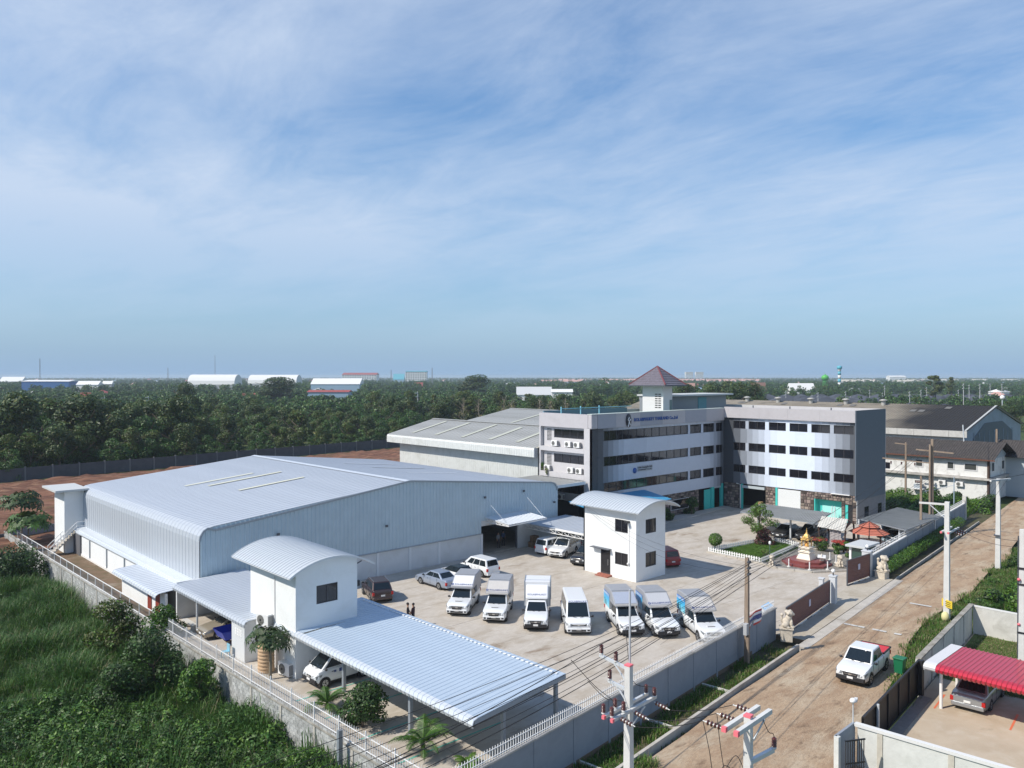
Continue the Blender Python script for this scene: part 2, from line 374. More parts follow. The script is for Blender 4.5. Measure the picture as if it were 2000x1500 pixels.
# ================================================================== GROUND
ROAD = lambda x: 25.7+0.112*(x-28.65)                    # the front wall's road-side face
ra = math.atan(0.112); rdx, rdy = math.cos(ra), math.sin(ra)
def struct(name, mb, m, **k):
    o = mb.build(name, m, **k); tag(o, kind='structure'); return o
GM = ground_mat('meadow', [(0.055,0.085,0.025),(0.085,0.105,0.035),(0.10,0.085,0.05),(0.035,0.06,0.02)], [(0.004,0.42,0.62,0.8),(0.011,0.55,0.7,0.7),(0.05,0.5,0.7,0.6)], 0.5, 0.6)
far_e = 9000
g = MB()
for x0,x1,y0,y1 in ((20.62,far_e,-far_e,far_e),(-far_e,20.62,107.9,far_e),(-far_e,20.62,-far_e,-60),(-far_e,-260,-60,108)):
    g.quad((x0,y0,-0.35),(x1,y0,-0.35),(x1,y1,-0.35),(x0,y1,-0.35))
struct('ground', g, GM)
struct('low_field', MB().quad((-260,-60,-2.1),(20.7,-60,-2.1),(20.7,108,-2.1),(-260,108,-2.1)), mat('field_soil', (0.045,0.05,0.02), 0.95, var=0.4, vscale=0.8))
# dirt road
RM = ground_mat('dirt_road', [(0.43,0.315,0.21),(0.31,0.205,0.13),(0.50,0.42,0.31),(0.30,0.21,0.14),(0.17,0.115,0.075),(0.50,0.42,0.32)], [(0.35,0.44,0.62,0.8),(0.22,0.48,0.64,0.8),(2.6,0.46,0.66,0.6),(0.55,0.56,0.68,0.75),(7.0,0.55,0.68,0.55)], 0.7, 3.5, rot=-ra, sy=2.6)
def roadpt(s, off, z=0.0):                               # s along the road from x=20, off towards -Y from the kerb line
    return (20+s*rdx+off*rdy*1.0, ROAD(20)-2.55+s*rdy-off*rdx, z)
rm = MB(); ns = 60; L = 330
edgeL = [0.0+0.25*mnoise.noise((i*0.9,3,0)) for i in range(ns+1)]
def edgeR(i):
    s = -14+i*(L+14)/ns; base = float(np.interp(s,[16,19,25,34,43],[9.5,8.0,6.7,5.4,4.7]))+max(0,min(0.9,(s-43)*0.08))
    if s > 75: base -= min(2.2, (s-75)*0.05)
    return base+0.55*mnoise.noise((i*0.7,9,0))
rows = []
for i in range(ns+1):
    s = -14+i*(L+14)/ns; a, b = edgeL[i], edgeR(i); rows.append([roadpt(s, a+(b-a)*k/6, 0.03*math.sin(k*math.pi/6)-0.02*(k in (2,4))) for k in range(7)])
for i in range(ns):
    for k in range(6): rm.quad(rows[i][k], rows[i][k+1], rows[i+1][k+1], rows[i+1][k])
road = struct('dirt_road', rm, RM)
# old concrete strip edges that show across the road
cs = MB()
for s0, o0, o1 in ((38.5, 0.3, 4.3), (47.5, 2.6, 4.2)):
    for k in range(8):
        if random.random() < 0.12: continue
        a = o0+(o1-o0)*k/8; b = o0+(o1-o0)*(k+0.94)/8; wv = 0.05*random.random()
        p = [roadpt(s0-0.16-wv, a, 0.055), roadpt(s0+0.16, a, 0.055), roadpt(s0+0.16+wv, b, 0.055), roadpt(s0-0.16, b, 0.055)]; cs.quad(*p)
struct('road_joint_strips', cs, M['conc_light'])
# red soil field beyond the warehouse
sm_ = ground_mat('red_soil', [(0.215,0.105,0.066),(0.105,0.05,0.034),(0.31,0.19,0.12),(0.12,0.09,0.04)], [(0.12,0.42,0.56,0.9),(0.35,0.5,0.66,0.8),(0.07,0.57,0.68,0.8)], 1.0, 1.6, rot=R(-4), sy=3.5)
sf = MB(); nx, ny = 110, 44; X0, X1, Y0, Y1 = 0, 150, 96.5, 176
V = [[None]*(ny+1) for _ in range(nx+1)]
for i in range(nx+1):
    for j in range(ny+1):
        x = X0+(X1-X0)*i/nx; y = Y0+(Y1-Y0)*j/ny; y = Y0+(y-Y0)*(0.78+0.00135*x*0.9)
        h = 0.42*mnoise.noise((x*0.12,y*0.5,0))+0.42*mnoise.noise((x*0.6,y*1.1,4))+0.2*mnoise.noise((x*1.7,y*1.9,7))
        V[i][j] = (x, y, max(-0.3, -0.05+h*min(1, (j+1)/4)))
for i in range(nx):
    for j in range(ny): sf.add([V[i][j],V[i+1][j],V[i+1][j+1],V[i][j+1]], [(0,1,2,3)], 0, True)
struct('red_soil_field', sf, sm_, fix=False)
# yard: concrete slabs with open joints, each slab its own piece
yard_c = ground_mat('yard_concrete', [(0.48,0.44,0.385),(0.35,0.30,0.235),(0.55,0.51,0.45),(0.17,0.11,0.06),(0.40,0.345,0.28)], [(0.3,0.42,0.66,0.75),(0.9,0.48,0.68,0.6),(0.15,0.60,0.72,0.9),(2.5,0.45,0.7,0.5)], 0.12, 9.0, rot=R(20), sy=2.0)
joint = mat('joint_soil', (0.17,0.13,0.09), 0.95)
base = MB(); gp = [(20.72,24.8),(115,35.4),(115,61.9),(64.7,61.9),(64.7,61.7),(20.4,61.7),(20.4,48)]
base.extrude(gp, 'z', -0.3, -0.012)
yard = struct('yard', base, joint)
ylim = lambda x: ROAD(x)+0.18
for i in range(24):
    for j in range(7):
        x0 = 20.3+i*4.0+(0.42 if i == 0 else 0); x1 = 20.3+i*4.0+3.975; y0 = 24.6+j*5.3; y1 = min(y0+5.275, 61.7)
        pl = clip_poly([(x0,y0),(x1,y0),(x1,y1),(x0,y1)], (0,ylim(0)), (100,ylim(100)))
        if len(pl) < 3: continue
        dz = 0.006*random.random()
        MB().extrude(pl, 'z', -0.1, dz).build('concrete_slab', yard_c, yard)
# drain strip between the wall and the kerb, kerb, driveway
dr = MB()
for s in range(0, 40):
    pass
stuffm = ground_mat('drain_soil', [(0.10,0.085,0.055),(0.06,0.075,0.028),(0.16,0.13,0.09)], [(0.8,0.42,0.62,0.9),(2.5,0.5,0.7,0.6)], 0.6, 4)
a0, a1 = (14,ROAD(14)), (125,ROAD(125))
struct('drain_strip', MB().quad((a0[0],a0[1]-2.7,-0.30),(a1[0],a1[1]-2.7,-0.30),(a1[0],a1[1]+0.1,-0.30),(a0[0],a0[1]+0.1,-0.30)), stuffm)
def wallpt(x, off, z=0.0):                               # off metres towards the road from the wall face
    return (x+off*rdy, ROAD(x)-off*rdx, z)
kb = MB()
def kerb(x0, x1):
    n = int((x1-x0)/3.0)+1
    for k in range(n):
        xa = x0+(x1-x0)*k/n; xb = x0+(x1-x0)*(k+0.993)/n
        for za, zb in ((-0.34, 0.26+0.012*random.random()),):
            p = [wallpt(xa,2.30),wallpt(xb,2.30),wallpt(xb,2.12),wallpt(xa,2.12)]
            m_ = MB(); m_.extrude([(q[0],q[1]) for q in p], 'z', za, zb); yield m_
kroot = struct('kerb', MB().extrude([wallpt(14,2.26)[:2],wallpt(50.6,2.26)[:2],wallpt(50.6,2.16)[:2],wallpt(14,2.16)[:2]], 'z', -0.34, 0.2), M['concrete'])
for k in kerb(14, 50.6): k.build('kerb_stone', M['concrete'], kroot)
kr2 = struct('kerb', MB().extrude([wallpt(74.6,2.06)[:2],wallpt(112,2.06)[:2],wallpt(112,1.96)[:2],wallpt(74.6,1.96)[:2]], 'z', -0.34, 0.02), M['concrete'])
dvm = ground_mat('driveway_concrete', [(0.45,0.41,0.34),(0.34,0.29,0.22),(0.53,0.49,0.42)], [(0.35,0.42,0.64,0.7),(1.6,0.5,0.7,0.5)], 0.15, 8)
dv = struct('driveway', MB().extrude([wallpt(52.4,2.0)[:2],wallpt(74.2,1.9)[:2],wallpt(74.0,-0.3)[:2],wallpt(52.3,-0.3)[:2]], 'z', -0.34, 0.02), joint)
for k in range(6):
    xa = 52.4+k*3.62; pl = [wallpt(xa,1.95)[:2],wallpt(xa+3.6,1.95)[:2],wallpt(xa+3.6,-0.3)[:2],wallpt(xa,-0.3)[:2]]
    MB().extrude(pl, 'z', -0.05, 0.035+0.01*random.random()).build('driveway_slab', dvm, dv)
for k in range(9):
    xa = 50.9+k*2.6; pl = [wallpt(xa,2.75)[:2],wallpt(xa+2.58,2.75)[:2],wallpt(xa+2.58,2.0)[:2],wallpt(xa,2.0)[:2]]
    MB().extrude(pl, 'z', -0.3, 0.02+0.012*random.random()).build('apron_slab', M['concrete'], dv)
# the dry lot beyond the tower and its lighter court
# ================================================================== corrugated sheet
def corr(path, nrm, W, width, pitch, ribh=0.045, ribw=0.10, mi=0, start=0.0):
    """path: points across the sheet's run; nrm: normals; W: unit vector along which ribs repeat"""
    mb = MB(); W = Vector(W); st = []; t = start
    while t < width-1e-4:
        e = min(t+pitch, width)
        st += [(t,0.0),(t+ribw*0.3,ribh),(t+ribw*0.75,ribh),(t+ribw,0.0)]
        t = e
    st.append((width, 0.0)); vs = []
    for p, nn in zip(path, nrm):
        for s, h in st: vs.append(Vector(p)+W*min(s,width)+Vector(nn)*h)
    n = len(st); fs = []
    for i in range(len(path)-1):
        for k in range(n-1): fs.append((i*n+k, i*n+k+1, (i+1)*n+k+1, (i+1)*n+k))
    return mb.add(vs, fs, mi)
def normals2d(path, W):
    W = Vector(W); res = []
    for i in range(len(path)):
        d = (Vector(path[min(i+1,len(path)-1)])-Vector(path[max(i-1,0)])).normalized(); nn = d.cross(W).normalized()
        if nn.z < -0.05: nn = -nn
        res.append(nn)
    return res
def roof_sheets(parent, path, W, width, sheet, m, name='roof_sheet', ribh=0.03, ribw=0.09, label=None, flip=False):
    """single sheets side by side, sharing one mesh; the first vertex of path is local zero"""
    nn = normals2d(path, W)
    if flip: nn = [-q for q in nn]
    me = corr([Vector(p)-Vector(path[0]) for p in path], nn, W, sheet*1.004, sheet*2, ribh, ribw).mesh(name, m, fix=False)
    off = wloc(parent); n = int(round(width/sheet)); W = Vector(W)
    for k in range(n):
        inst(me, name, parent, Vector(path[0])+W*(k*sheet)-off)
# ================================================================== MAIN WAREHOUSE
WX0, WXR, WX1, WY0, WY1, WZE, WZR = 24.27, 44.24, 64.7, 61.76, 95.0, 6.5, 8.49
wh = thing('warehouse', (44, 62, 0), 'long low warehouse with silver blue ribbed roof and corrugated gable end facing the yard', 'warehouse')
pl_ = [(24.2,WY0,2.35),(24.2,WY0,5.55),(24.27,WY0,5.95),(24.5,WY0,6.3),(24.85,WY0,6.52),(25.4,WY0,6.64),(WXR,WY0,WZR)]
pr_ = [(2*WXR-x+0.23, y, z) for x, y, z in pl_]
roof_sheets(wh, pl_, (0,1,0), 33.25, 0.7, M['roof_metal'])
roof_sheets(wh, pr_, (0,1,0), 33.25, 0.7, M['roof_metal'])
MB().extrude([(WXR-0.45,WZR+0.02),(WXR,WZR+0.1),(WXR+0.45,WZR+0.02),(WXR,WZR+0.05)], 'y', WY0-0.05, WY1+0.05).build('ridge_cap', M['roof_bright'], wh)
def slope_z(x): return (WZR-(WZR-6.64)*abs(WXR-x)/(WXR-25.4)) if 25.4 < x < 2*WXR-25.4+0.23 else 6.3
for px0,py0,px1,py1 in ((375,955,480,920),(420,957,535,921),(475,966,585,932)):
    pa = at(px0,py0,7.1); pb = at(px1,py1,8.0)
    y = (pa[1]+pb[1])/2; xa, xb = pa[0], pb[0]
    MB().add([(xa,y-0.3,slope_z(xa)+0.06),(xb,y-0.3,slope_z(xb)+0.06),(xb,y+0.3,slope_z(xb)+0.06),(xa,y+0.3,slope_z(xa)+0.06)],[(0,1,2,3)]).build('skylight_strip', M['skylight'], wh)
for (a, b) in (((679,905),(760,906)),((735,912),(822,913)),((800,921),(886,923))):
    pa = at(*a,8.0); pb = at(*b,7.2); y = (pa[1]+pb[1])/2; xa, xb = pa[0], pb[0]
    MB().add([(xa,y-0.25,slope_z(xa)+0.075),(xb,y-0.25,slope_z(xb)+0.075),(xb,y+0.25,slope_z(xb)+0.075),(xa,y+0.25,slope_z(xa)+0.075)],[(0,1,2,3)]).build('skylight_strip', M['roof_bright'], wh)
# gable cladding: narrow folded sheets
gc = MB(); x = 24.25; xs = []
def gtop(x):
    if x < 25.4: return np.interp(x, [24.2,24.27,24.5,24.85,25.4], [5.6,5.95,6.3,6.5,6.62])
    if x > 2*WXR-25.4+0.23: return np.interp(2*WXR+0.23-x, [24.2,24.27,24.5,24.85,25.4], [5.6,5.95,6.3,6.5,6.62])
    return slope_z(x)-0.02
def gbot(x): return 2.27 if x < 53.3 else (3.55 if x < 58.7 else 2.62)
pit = 0.40
while x < 64.6:
    for (xa, xb, ya, yb) in ((x,x+0.06,-0.0,-0.055),(x+0.06,x+0.15,-0.055,-0.055),(x+0.15,x+0.21,-0.055,0.0),(x+0.21,x+pit,0.0,0.0)):
        xb = min(xb, 64.68)
        if xa >= xb: continue
        zb = max(gbot(xa+0.01), gbot(xb-0.01)); gc.quad((xa,WY0+ya,zb),(xb,WY0+yb,zb),(xb,WY0+yb,gtop(xb)),(xa,WY0+ya,gtop(xa)))
    x += pit
gc.build('gable_cladding', M['clad'], wh, fix=False)
vt = MB(); pts = [(xx, gtop(xx)+0.05) for xx in (24.2,24.27,24.5,24.85,25.4,WXR,63.3,63.85,64.2,64.43,64.5)]
for (xa,za),(xb,zb) in zip(pts[:-1],pts[1:]): vt.bar((xa,WY0-0.07,za),(xb,WY0-0.07,zb),0.14,0.16)
vt.build('verge_trim', M['grey_steel'], wh)
MB().box(24.2,53.35,WY0-0.10,WY0-0.0,2.20,2.29).build('drip_flashing', M['grey_steel'], wh)
# far gable, lower walls
lw = MB(); lw.box(23.45,53.3,WY0+0.04,WY0+0.22,-0.3,2.24); lw.box(58.55,64.6,WY0+0.04,WY0+0.22,-0.3,2.64); lw.box(53.3,58.55,WY0+0.04,WY0+0.22,3.0,3.6)
lw.box(64.45,64.63,WY0+0.2,WY1,-0.3,2.3); lw.build('lower_wall', M['grey_wall'], wh)
MB().box(24.2,64.5,WY1-0.2,WY1-0.05,-0.3,6.3).build('rear_wall', M['clad'], wh)
MB().box(23.42,23.62,WY0+0.22,WY1-0.4,-0.6,1.85).build('side_wall', M['white_wall'], wh)
MB().box(23.34,23.42,WY0+0.3,WY1-0.5,-0.6,-0.05).build('wall_plinth', M['white_paint'], wh)
for yy in (93.4,88.1,82.5,77.2,71.9,66.6):
    MB().box(23.32,23.42,yy-0.07,yy+0.07,-0.02,1.85).build('wall_post', M['grey_steel'], wh)
for px_ in (508,560,620,680,738,801,858,941):
    xx = onY(px_,1080,WY0)[0]; MB().box(xx-0.13,xx+0.13,WY0-0.03,WY0+0.04,-0.1,2.2).build('pilaster', mat('pilaster_grey',(0.68,0.70,0.71),0.8), wh)
gt = MB(); gt.extrude([(24.2,1.85),(23.3,1.85),(23.25,1.95),(23.32,2.12),(23.5,2.12),(23.55,2.3),(24.0,2.42),(24.2,2.42)], 'y', WY0+0.0, WY1-0.2)
gt.build('eaves_gutter', M['roof_bright'], wh)
# door opening and what shows inside
dk = MB(); dk.box(53.3,53.42,WY0+0.22,WY0+0.4,0,3.0); dk.box(58.43,58.55,WY0+0.22,WY0+0.4,0,3.0); dk.build('door_frame', M['dark_steel'], wh)
MB().box(24.3,64.4,WY0+0.25,WY1-0.3,-0.25,0.02).build('warehouse_floor', M['concrete'], wh)
dm = thing('drum', (54.2,64.2,0.02), 'red drum standing just inside the dark warehouse doorway', 'drum')
b = MB(); b.lathe((54.2,64.2,0.02), [(0.3,0),(0.3,0.28),(0.315,0.3),(0.3,0.32),(0.3,0.58),(0.315,0.6),(0.3,0.62),(0.3,0.88)], 16); b.build('drum_body', M['red_paint'], dm); MB().lathe((54.2,64.2,0.9),[(0.27,0),(0.27,0.02)],14).build('drum_lid', M['red_paint'], dm)
# loading awning over the door with tie rods
aw = thing('awning', (56.3,60,3.4), 'white sheet awning on truss arms hung above the warehouse doorway', 'awning')
A = Vector((53.75,WY0-0.1,3.85)); B = Vector((59.2,WY0-0.1,3.95)); Cc = Vector((59.3,58.2,3.62)); D = Vector((53.85,58.2,3.52))
pth = [A, D]; nn = [Vector((0,0,1))]*2
corr([A+Vector((0,0,0.05)), D+Vector((0,0,0.05))], nn, (1,0,0.018), 5.45, 0.4, 0.03, 0.08).build('awning_sheet', M['roof_bright'], aw, fix=False)
for xx, zz in ((53.85,0),(59.25,0.1)):
    tr = MB(); tr.bar((xx,WY0-0.1,3.8+zz),(xx,58.25,3.47+zz),0.06); tr.bar((xx,WY0-0.1,3.38+zz),(xx,58.25,3.40+zz),0.05)
    for k in range(6):
        ya = WY0-0.1-k*0.56; za = 3.8+zz-k*0.05
        tr.bar((xx,ya,za),(xx,ya-0.56,3.39+zz),0.035); tr.bar((xx,ya-0.56,3.39+zz),(xx,ya-0.56,za-0.05),0.03)
    tr.build('truss_arm', M['white_paint'], aw)
for xx, xt in ((53.9,53.6),(59.2,59.15)):
    MB().tube([(xt,WY0-0.06,5.97),(xx,58.5,3.6)],0.018,6).build('tie_rod', M['steel'], aw)
tr = MB(); tr.bar((53.8,58.22,3.45),(59.3,58.22,3.55),0.08,0.12); tr.build('front_beam', M['white_paint'], aw)
for xx, zz in ((53.6,6.0),(59.15,6.12),(63.9,4.4),(41.5,4.6),(30.7,5.3)):
    lb = MB(); lb.rbox((xx,WY0-0.22,zz),(0.22,0.14,0.2)); lb.bar((xx,WY0-0.05,zz+0.02),(xx,WY0-0.22,zz+0.02),0.05)
    lb.build('wall_lamp', M['dark_steel'], wh)
# canopy running from the warehouse to the white tower
c2 = thing('canopy', (60,55,2.6), 'low grey sheet canopy on white truss between warehouse and white tower', 'canopy')
pthc = [Vector((59.3,50.55,2.62)), Vector((65.6,50.55,2.8))]
corr(pthc, [Vector((0,0,1))]*2, (0,1,0), 10.9, 0.5, 0.035, 0.09).build('canopy_sheet', M['roof_metal'], c2, fix=False)
MB().box(59.2,59.3,50.5,56.9,2.52,2.72).build('fascia', M['white_paint'], c2)
tr = MB(); tr.bar((59.35,50.6,2.5),(59.35,61.5,2.5),0.06); tr.bar((59.35,50.6,2.12),(59.35,61.5,2.12),0.06)
for k in range(12):
    ya = 50.6+k*0.91; tr.bar((59.35,ya,2.12),(59.35,ya,2.5),0.05)
    tr.bar((59.35,ya,2.12),(59.35,ya+0.91,2.5),0.035)
tr.build('canopy_truss', M['white_paint'], c2)
for yy in (50.75, 61.2): MB().bar((65.3,yy,0),(65.3,yy,2.7),0.1).build('canopy_post', M['steel'], c2)
# small side roof right of the warehouse gable
sr = thing('side_roof', (67,64,5.9), 'narrow grey sheet roof bridging warehouse and office block', 'roof')
corr([Vector((64.75,62.3,6.0)), Vector((69.9,62.3,6.08))], [Vector((0,0,1))]*2, (0,1,0), 8.4, 0.6, 0.04, 0.1).build('roof_panel', M['old_roof'], sr, fix=False)
MB().box(64.75,69.9,62.2,62.3,5.75,6.1).build('fascia', M['roof_bright'], sr)
MB().box(66.2,66.4,63.5,70.3,0,5.9).build('dark_wall', mat('shade_wall', (0.12,0.12,0.13), 0.8), sr)  # dark wall colour stands in for the shade of this gap
# crates beside the door
for k,(xx,yy,zz) in enumerate(((60.0,61.1,0.0),(60.8,61.15,0.0),(60.3,61.1,0.62))):
    cr = MB(); cr.box(xx-0.36,xx+0.36,yy-0.3,yy+0.3,zz+0.06,zz+0.58)
    o = thing('crate', (xx,yy,zz), ['brown crate nearest the dark doorway, under the low canopy','brown crate at the right end under the low canopy, next to the white minivan','brown crate on top of the two others under the low canopy'][k], 'crate', group='crates under the canopy')
    cr.build('crate_body', mat('crate_wood',(0.20,0.13,0.08),0.85,var=0.2), o)
    sl_ = MB()
    for q in range(4): sl_.box(xx-0.38,xx+0.38,yy-0.325,yy-0.30,zz+0.06+q*0.135,zz+0.16+q*0.135)
    sl_.build('crate_slats', mat('crate_wood2',(0.27,0.18,0.11),0.85), o); MB().box(xx-0.36,xx+0.36,yy-0.3,yy+0.3,zz,zz+0.055).build('pallet_foot', mat('crate_wood',(0.2,0.13,0.08)), o)
# ------------------------------------------------------------------ left side: lean-to, stair, stair block
ln = thing('lean_to_roof', (22.5,67,1.8), 'low white sheet roof leaning on the long side of the warehouse', 'roof')
p_ = [Vector((21.15,62.6,1.55)),Vector((21.2,62.6,1.72)),Vector((21.35,62.6,1.82)),Vector((21.6,62.6,1.86)),Vector((24.1,62.6,2.05))]
corr(p_, normals2d(p_, (0,1,0)), (0,1,0), 10.6, 0.55, 0.035, 0.09).build('roof_panel', M['roof_bright'], ln, fix=False)
MB().box(21.9,22.1,62.7,73.0,-0.6,1.7).build('shed_wall', M['white_wall'], ln)
for yy in (66.0,64.2): MB().box(21.84,21.92,yy-0.42,yy+0.42,-0.4,1.55).build('door', mat('red_door',(0.24,0.045,0.03),0.5), ln)
sb = thing('stair_block', (23,96.5,0), 'tall white block with flat projecting roof at the far corner of the warehouse', 'stair block')
w0 = at(120,1040,0); 
MB().box(22.4,24.3,93.6,97.6,-0.5,6.3).build('block_wall', M['white_wall'], sb)
MB().box(21.4,24.6,92.9,98.6,6.3,6.5).build('flat_roof', mat('slab_edge',(0.5,0.52,0.52),0.8), sb)
stt = thing('stair', (22.6,91,0), 'grey concrete outside stair with steel railing at the far warehouse corner', 'stair')
s_ = MB(); nst = 10
for k in range(nst):
    x0 = 20.95+k*0.25; zt = -0.28+(k+1)*0.235; s_.add([(x0,93.0,zt-0.32),(x0+0.25,93.0,zt-0.09),(x0+0.25,93.0,zt),(x0,93.0,zt),(x0,94.2,zt-0.32),(x0+0.25,94.2,zt-0.09),(x0+0.25,94.2,zt),(x0,94.2,zt)],[(0,1,2,3),(4,5,6,7),(0,1,5,4),(3,2,6,7),(0,3,7,4),(1,2,6,5)])
s_.build('steps', M['concrete'], stt)
MB().box(23.45,24.3,93.0,94.2,1.9,2.07).build('landing', M['concrete'], stt)
MB().box(23.25,23.42,91.2,94.3,-0.6,1.85).build('shade_wall', mat('shade_wall', (0.12,0.12,0.13), 0.8), stt)  # dark slab before the side wall, shade put into its colour
rl = MB()
for yy in (92.98,94.22):
    rl.bar((20.95,yy,0.6),(23.45,yy,3.0),0.06); rl.bar((20.95,yy,0.2),(23.45,yy,2.6),0.045); rl.bar((23.45,yy,3.0),(24.3,yy,3.0),0.06); rl.bar((23.45,yy,2.55),(24.3,yy,2.55),0.045)
    for k in range(5): rl.bar((20.95+0.62*k,yy,-0.2+0.59*k),(20.95+0.62*k,yy,0.62+0.59*k),0.05)
    rl.bar((24.2,yy,2.07),(24.2,yy,3.0),0.05)
rl.build('railing', M['white_paint'], stt)
struct('side_path', MB().extrude([(20.3,48),(23.4,48),(23.4,107),(19.5,107)],'z',-1.0,-0.28), ground_mat('side_path_soil', [(0.17,0.115,0.075),(0.09,0.08,0.04),(0.28,0.24,0.19)], [(0.6,0.42,0.62,0.8),(0.3,0.52,0.68,0.8)], 0.5, 3))
# ================================================================== SHEDS BEHIND
def shed(label, X0, Xr, Y0, Y1, ze, zr, zf, zw, wall_in, mroof, strips):
    t = thing('storage_shed', (Xr,(Y0+Y1)/2,0), label, 'shed')
    left = [(X0-0.02,Y0,zf),(X0-0.02,Y0,ze-0.35),(X0+0.08,Y0,ze-0.1),(X0+0.35,Y0,ze),(Xr,Y0,zr)]
    right = [(2*Xr-x,y,z) for x,y,z in left]
    n = int(round((Y1-Y0)/0.76)); sw = (Y1-Y0)/n
    roof_sheets(t, left[2:], (0,1,0), Y1-Y0, sw, mroof)
    corr([Vector(right[4]),Vector(right[3])], normals2d([Vector(right[4]),Vector(right[3])],(0,1,0)), (0,1,0), Y1-Y0, sw).build('rear_slope', mroof, t, fix=False)
    corr([Vector(q) for q in left[:3]], [Vector((-1,0,0))]*3, (0,1,0), Y1-Y0, 0.45, 0.03, 0.12).build('eaves_fascia', M['old_clad'], t, fix=False)
    xw = X0+wall_in
    corr([Vector((xw,Y0+0.6,zw)),Vector((xw,Y0+0.6,ze-0.2))], [Vector((-1,0,0))]*2, (0,1,0), Y1-Y0-2.3, 0.45, 0.03, 0.12).build('side_wall', M['old_clad'], t, fix=False)
    e = MB(); e.add([(xw,Y1-1.8,zw),(2*Xr-xw,Y1-1.8,zw),(2*Xr-xw,Y1-1.8,ze-0.2),(Xr,Y1-1.8,zr-0.2),(xw,Y1-1.8,ze-0.2)],[(0,1,2,3,4)])
    e.add([(xw,Y0+0.7,zw),(2*Xr-xw,Y0+0.7,zw),(2*Xr-xw,Y0+0.7,ze-0.2),(Xr,Y0+0.7,zr-0.2),(xw,Y0+0.7,ze-0.2)],[(0,1,2,3,4)]); e.build('end_wall', M['old_clad'], t, fix=False)
    MB().box(X0-0.05,X0+0.5,Y0-0.08,Y0+0.02,zf,ze-0.1).build('fascia_return', M['grey_steel'], t)
    zs = lambda x: ze+(zr-ze)*(x-X0-0.35)/(Xr-X0-0.35)
    for y, a, b_ in strips:
        MB().add([(a,y-0.35,zs(a)+0.075),(b_,y-0.35,zs(b_)+0.075),(b_,y+0.35,zs(b_)+0.075),(a,y+0.35,zs(a)+0.075)],[(0,1,2,3)]).build('skylight_strip', mat('old_skylight',(0.47,0.48,0.40),0.5,var=0.08), t)
    MB().extrude([(Xr-0.4,zr+0.0),(Xr,zr+0.1),(Xr+0.4,zr),(Xr,zr+0.04)], 'y', Y0, Y1).build('ridge_cap', M['old_roof'], t)
    return t
shed('weathered grey storage shed with pale roof strips and ribbed white eaves band behind the warehouse', 69.5, 78.5, 70.45, 103, 9.6, 11.6, 8.35, 5.2, 1.25, M['old_roof'], [(98.3,71,77.5),(92.6,71,77.5),(86.5,71,77.5),(80.6,71,77.0),(75.2,71,76)])
shed('rear grey shed roof half hidden behind the office block and nearer shed', 92, 104, 74, 112, 10.3, 12.3, 9.2, 0, 2.0, M['old_roof'], [(100,93,103),(92,93,103)])
# ================================================================== OFFICE BLOCK
OX0, OX1, OY0, OY1, OXW, OYW, OXE = 70.13, 107.3, 61.78, 70.2, 98.8, 42.87, 107.4
of = thing('office_block', (88,62,0), 'four storey grey and white office block with ribbon windows and a small hipped roof tower', 'office building')
GR = {}
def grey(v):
    if v not in GR: GR[v] = mat('facade_grey_%d' % int(v*1000), (v*0.87, v*0.97, v*1.13), 0.55, var=0.03, vscale=2.0)  # blue tint puts the cool tone of the shaded facade into the paint
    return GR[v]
stone_m = mat('rubble_stone', (0.19,0.15,0.13), 0.85, island=0.75, bump=0.3, bscale=12)
mortar = mat('stone_mortar', (0.075,0.066,0.06), 0.95)
core = mat('office_wall', (0.50,0.49,0.50), 0.7, var=0.03, dirt=(0.38,0.37,0.37), dscale=0.6, damt=0.4)
end_m = mat('office_end_grey', (0.10,0.125,0.155), 0.6, var=0.05)
dark_in = mat('dark_interior', (0.03,0.028,0.028), 0.9)
c_ = MB()
c_.box(OX0+0.62,OXE-0.2,OY0+0.30,OY1,3.3,13.2); c_.box(OXW+0.30,OXE-0.02,OYW+0.02,OY0+0.3,3.3,13.2)
c_.box(OX0+0.9,OXE-0.2,OY0+2.6,OY1,0,3.3); c_.box(OXW+3.4,OXE-0.05,OYW+0.05,OY0+2.6,0,3.3)
c_.build('building_core', dark_in, of)
MB().box(OX0+0.1,OXE-0.1,OY0+0.35,OY1-0.1,13.2,13.25).build('roof_deck', mat('roof_deck_green',(0.13,0.23,0.16),0.7,var=0.2,vscale=1.0), of)
MB().box(OXW+0.35,OXE-0.1,OYW+0.2,OY0+0.3,13.2,13.25).build('roof_deck', mat('roof_deck_grey',(0.3,0.31,0.3),0.8), of)
# --- left facade: strip colours along x
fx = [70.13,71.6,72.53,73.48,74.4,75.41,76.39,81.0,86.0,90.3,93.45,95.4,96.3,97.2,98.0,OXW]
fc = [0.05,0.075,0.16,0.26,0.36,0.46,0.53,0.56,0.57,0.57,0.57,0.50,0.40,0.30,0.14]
frow = [(10.73,11.95),(7.68,8.83),(4.52,5.70)]
fband = [(11.95,12.25),(8.83,10.73),(5.70,7.68),(3.0,4.52)]
def panel(x0,x1,y0,y1,z0,z1,m): MB().box(x0,x1,y0,y1,z0,z1).build('wall_panel', m, of)
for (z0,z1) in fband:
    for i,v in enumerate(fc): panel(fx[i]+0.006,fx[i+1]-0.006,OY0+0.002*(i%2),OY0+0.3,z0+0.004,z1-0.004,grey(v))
fwin = [(72.72,90.1,[73.76,75.11,76.23,77.49,79.12,80.64,82.2,83.8,85.42,87.05,88.56]),(90.55,93.2,[91.85]),(93.7,96.38,[95.0]),(96.88,OXW-0.25,[97.9])]
fpier = [(70.13,71.6,0.05),(71.6,72.72,0.075),(90.1,90.55,0.57),(93.2,93.7,0.57),(96.38,96.88,0.30),(OXW-0.25,OXW,0.14)]
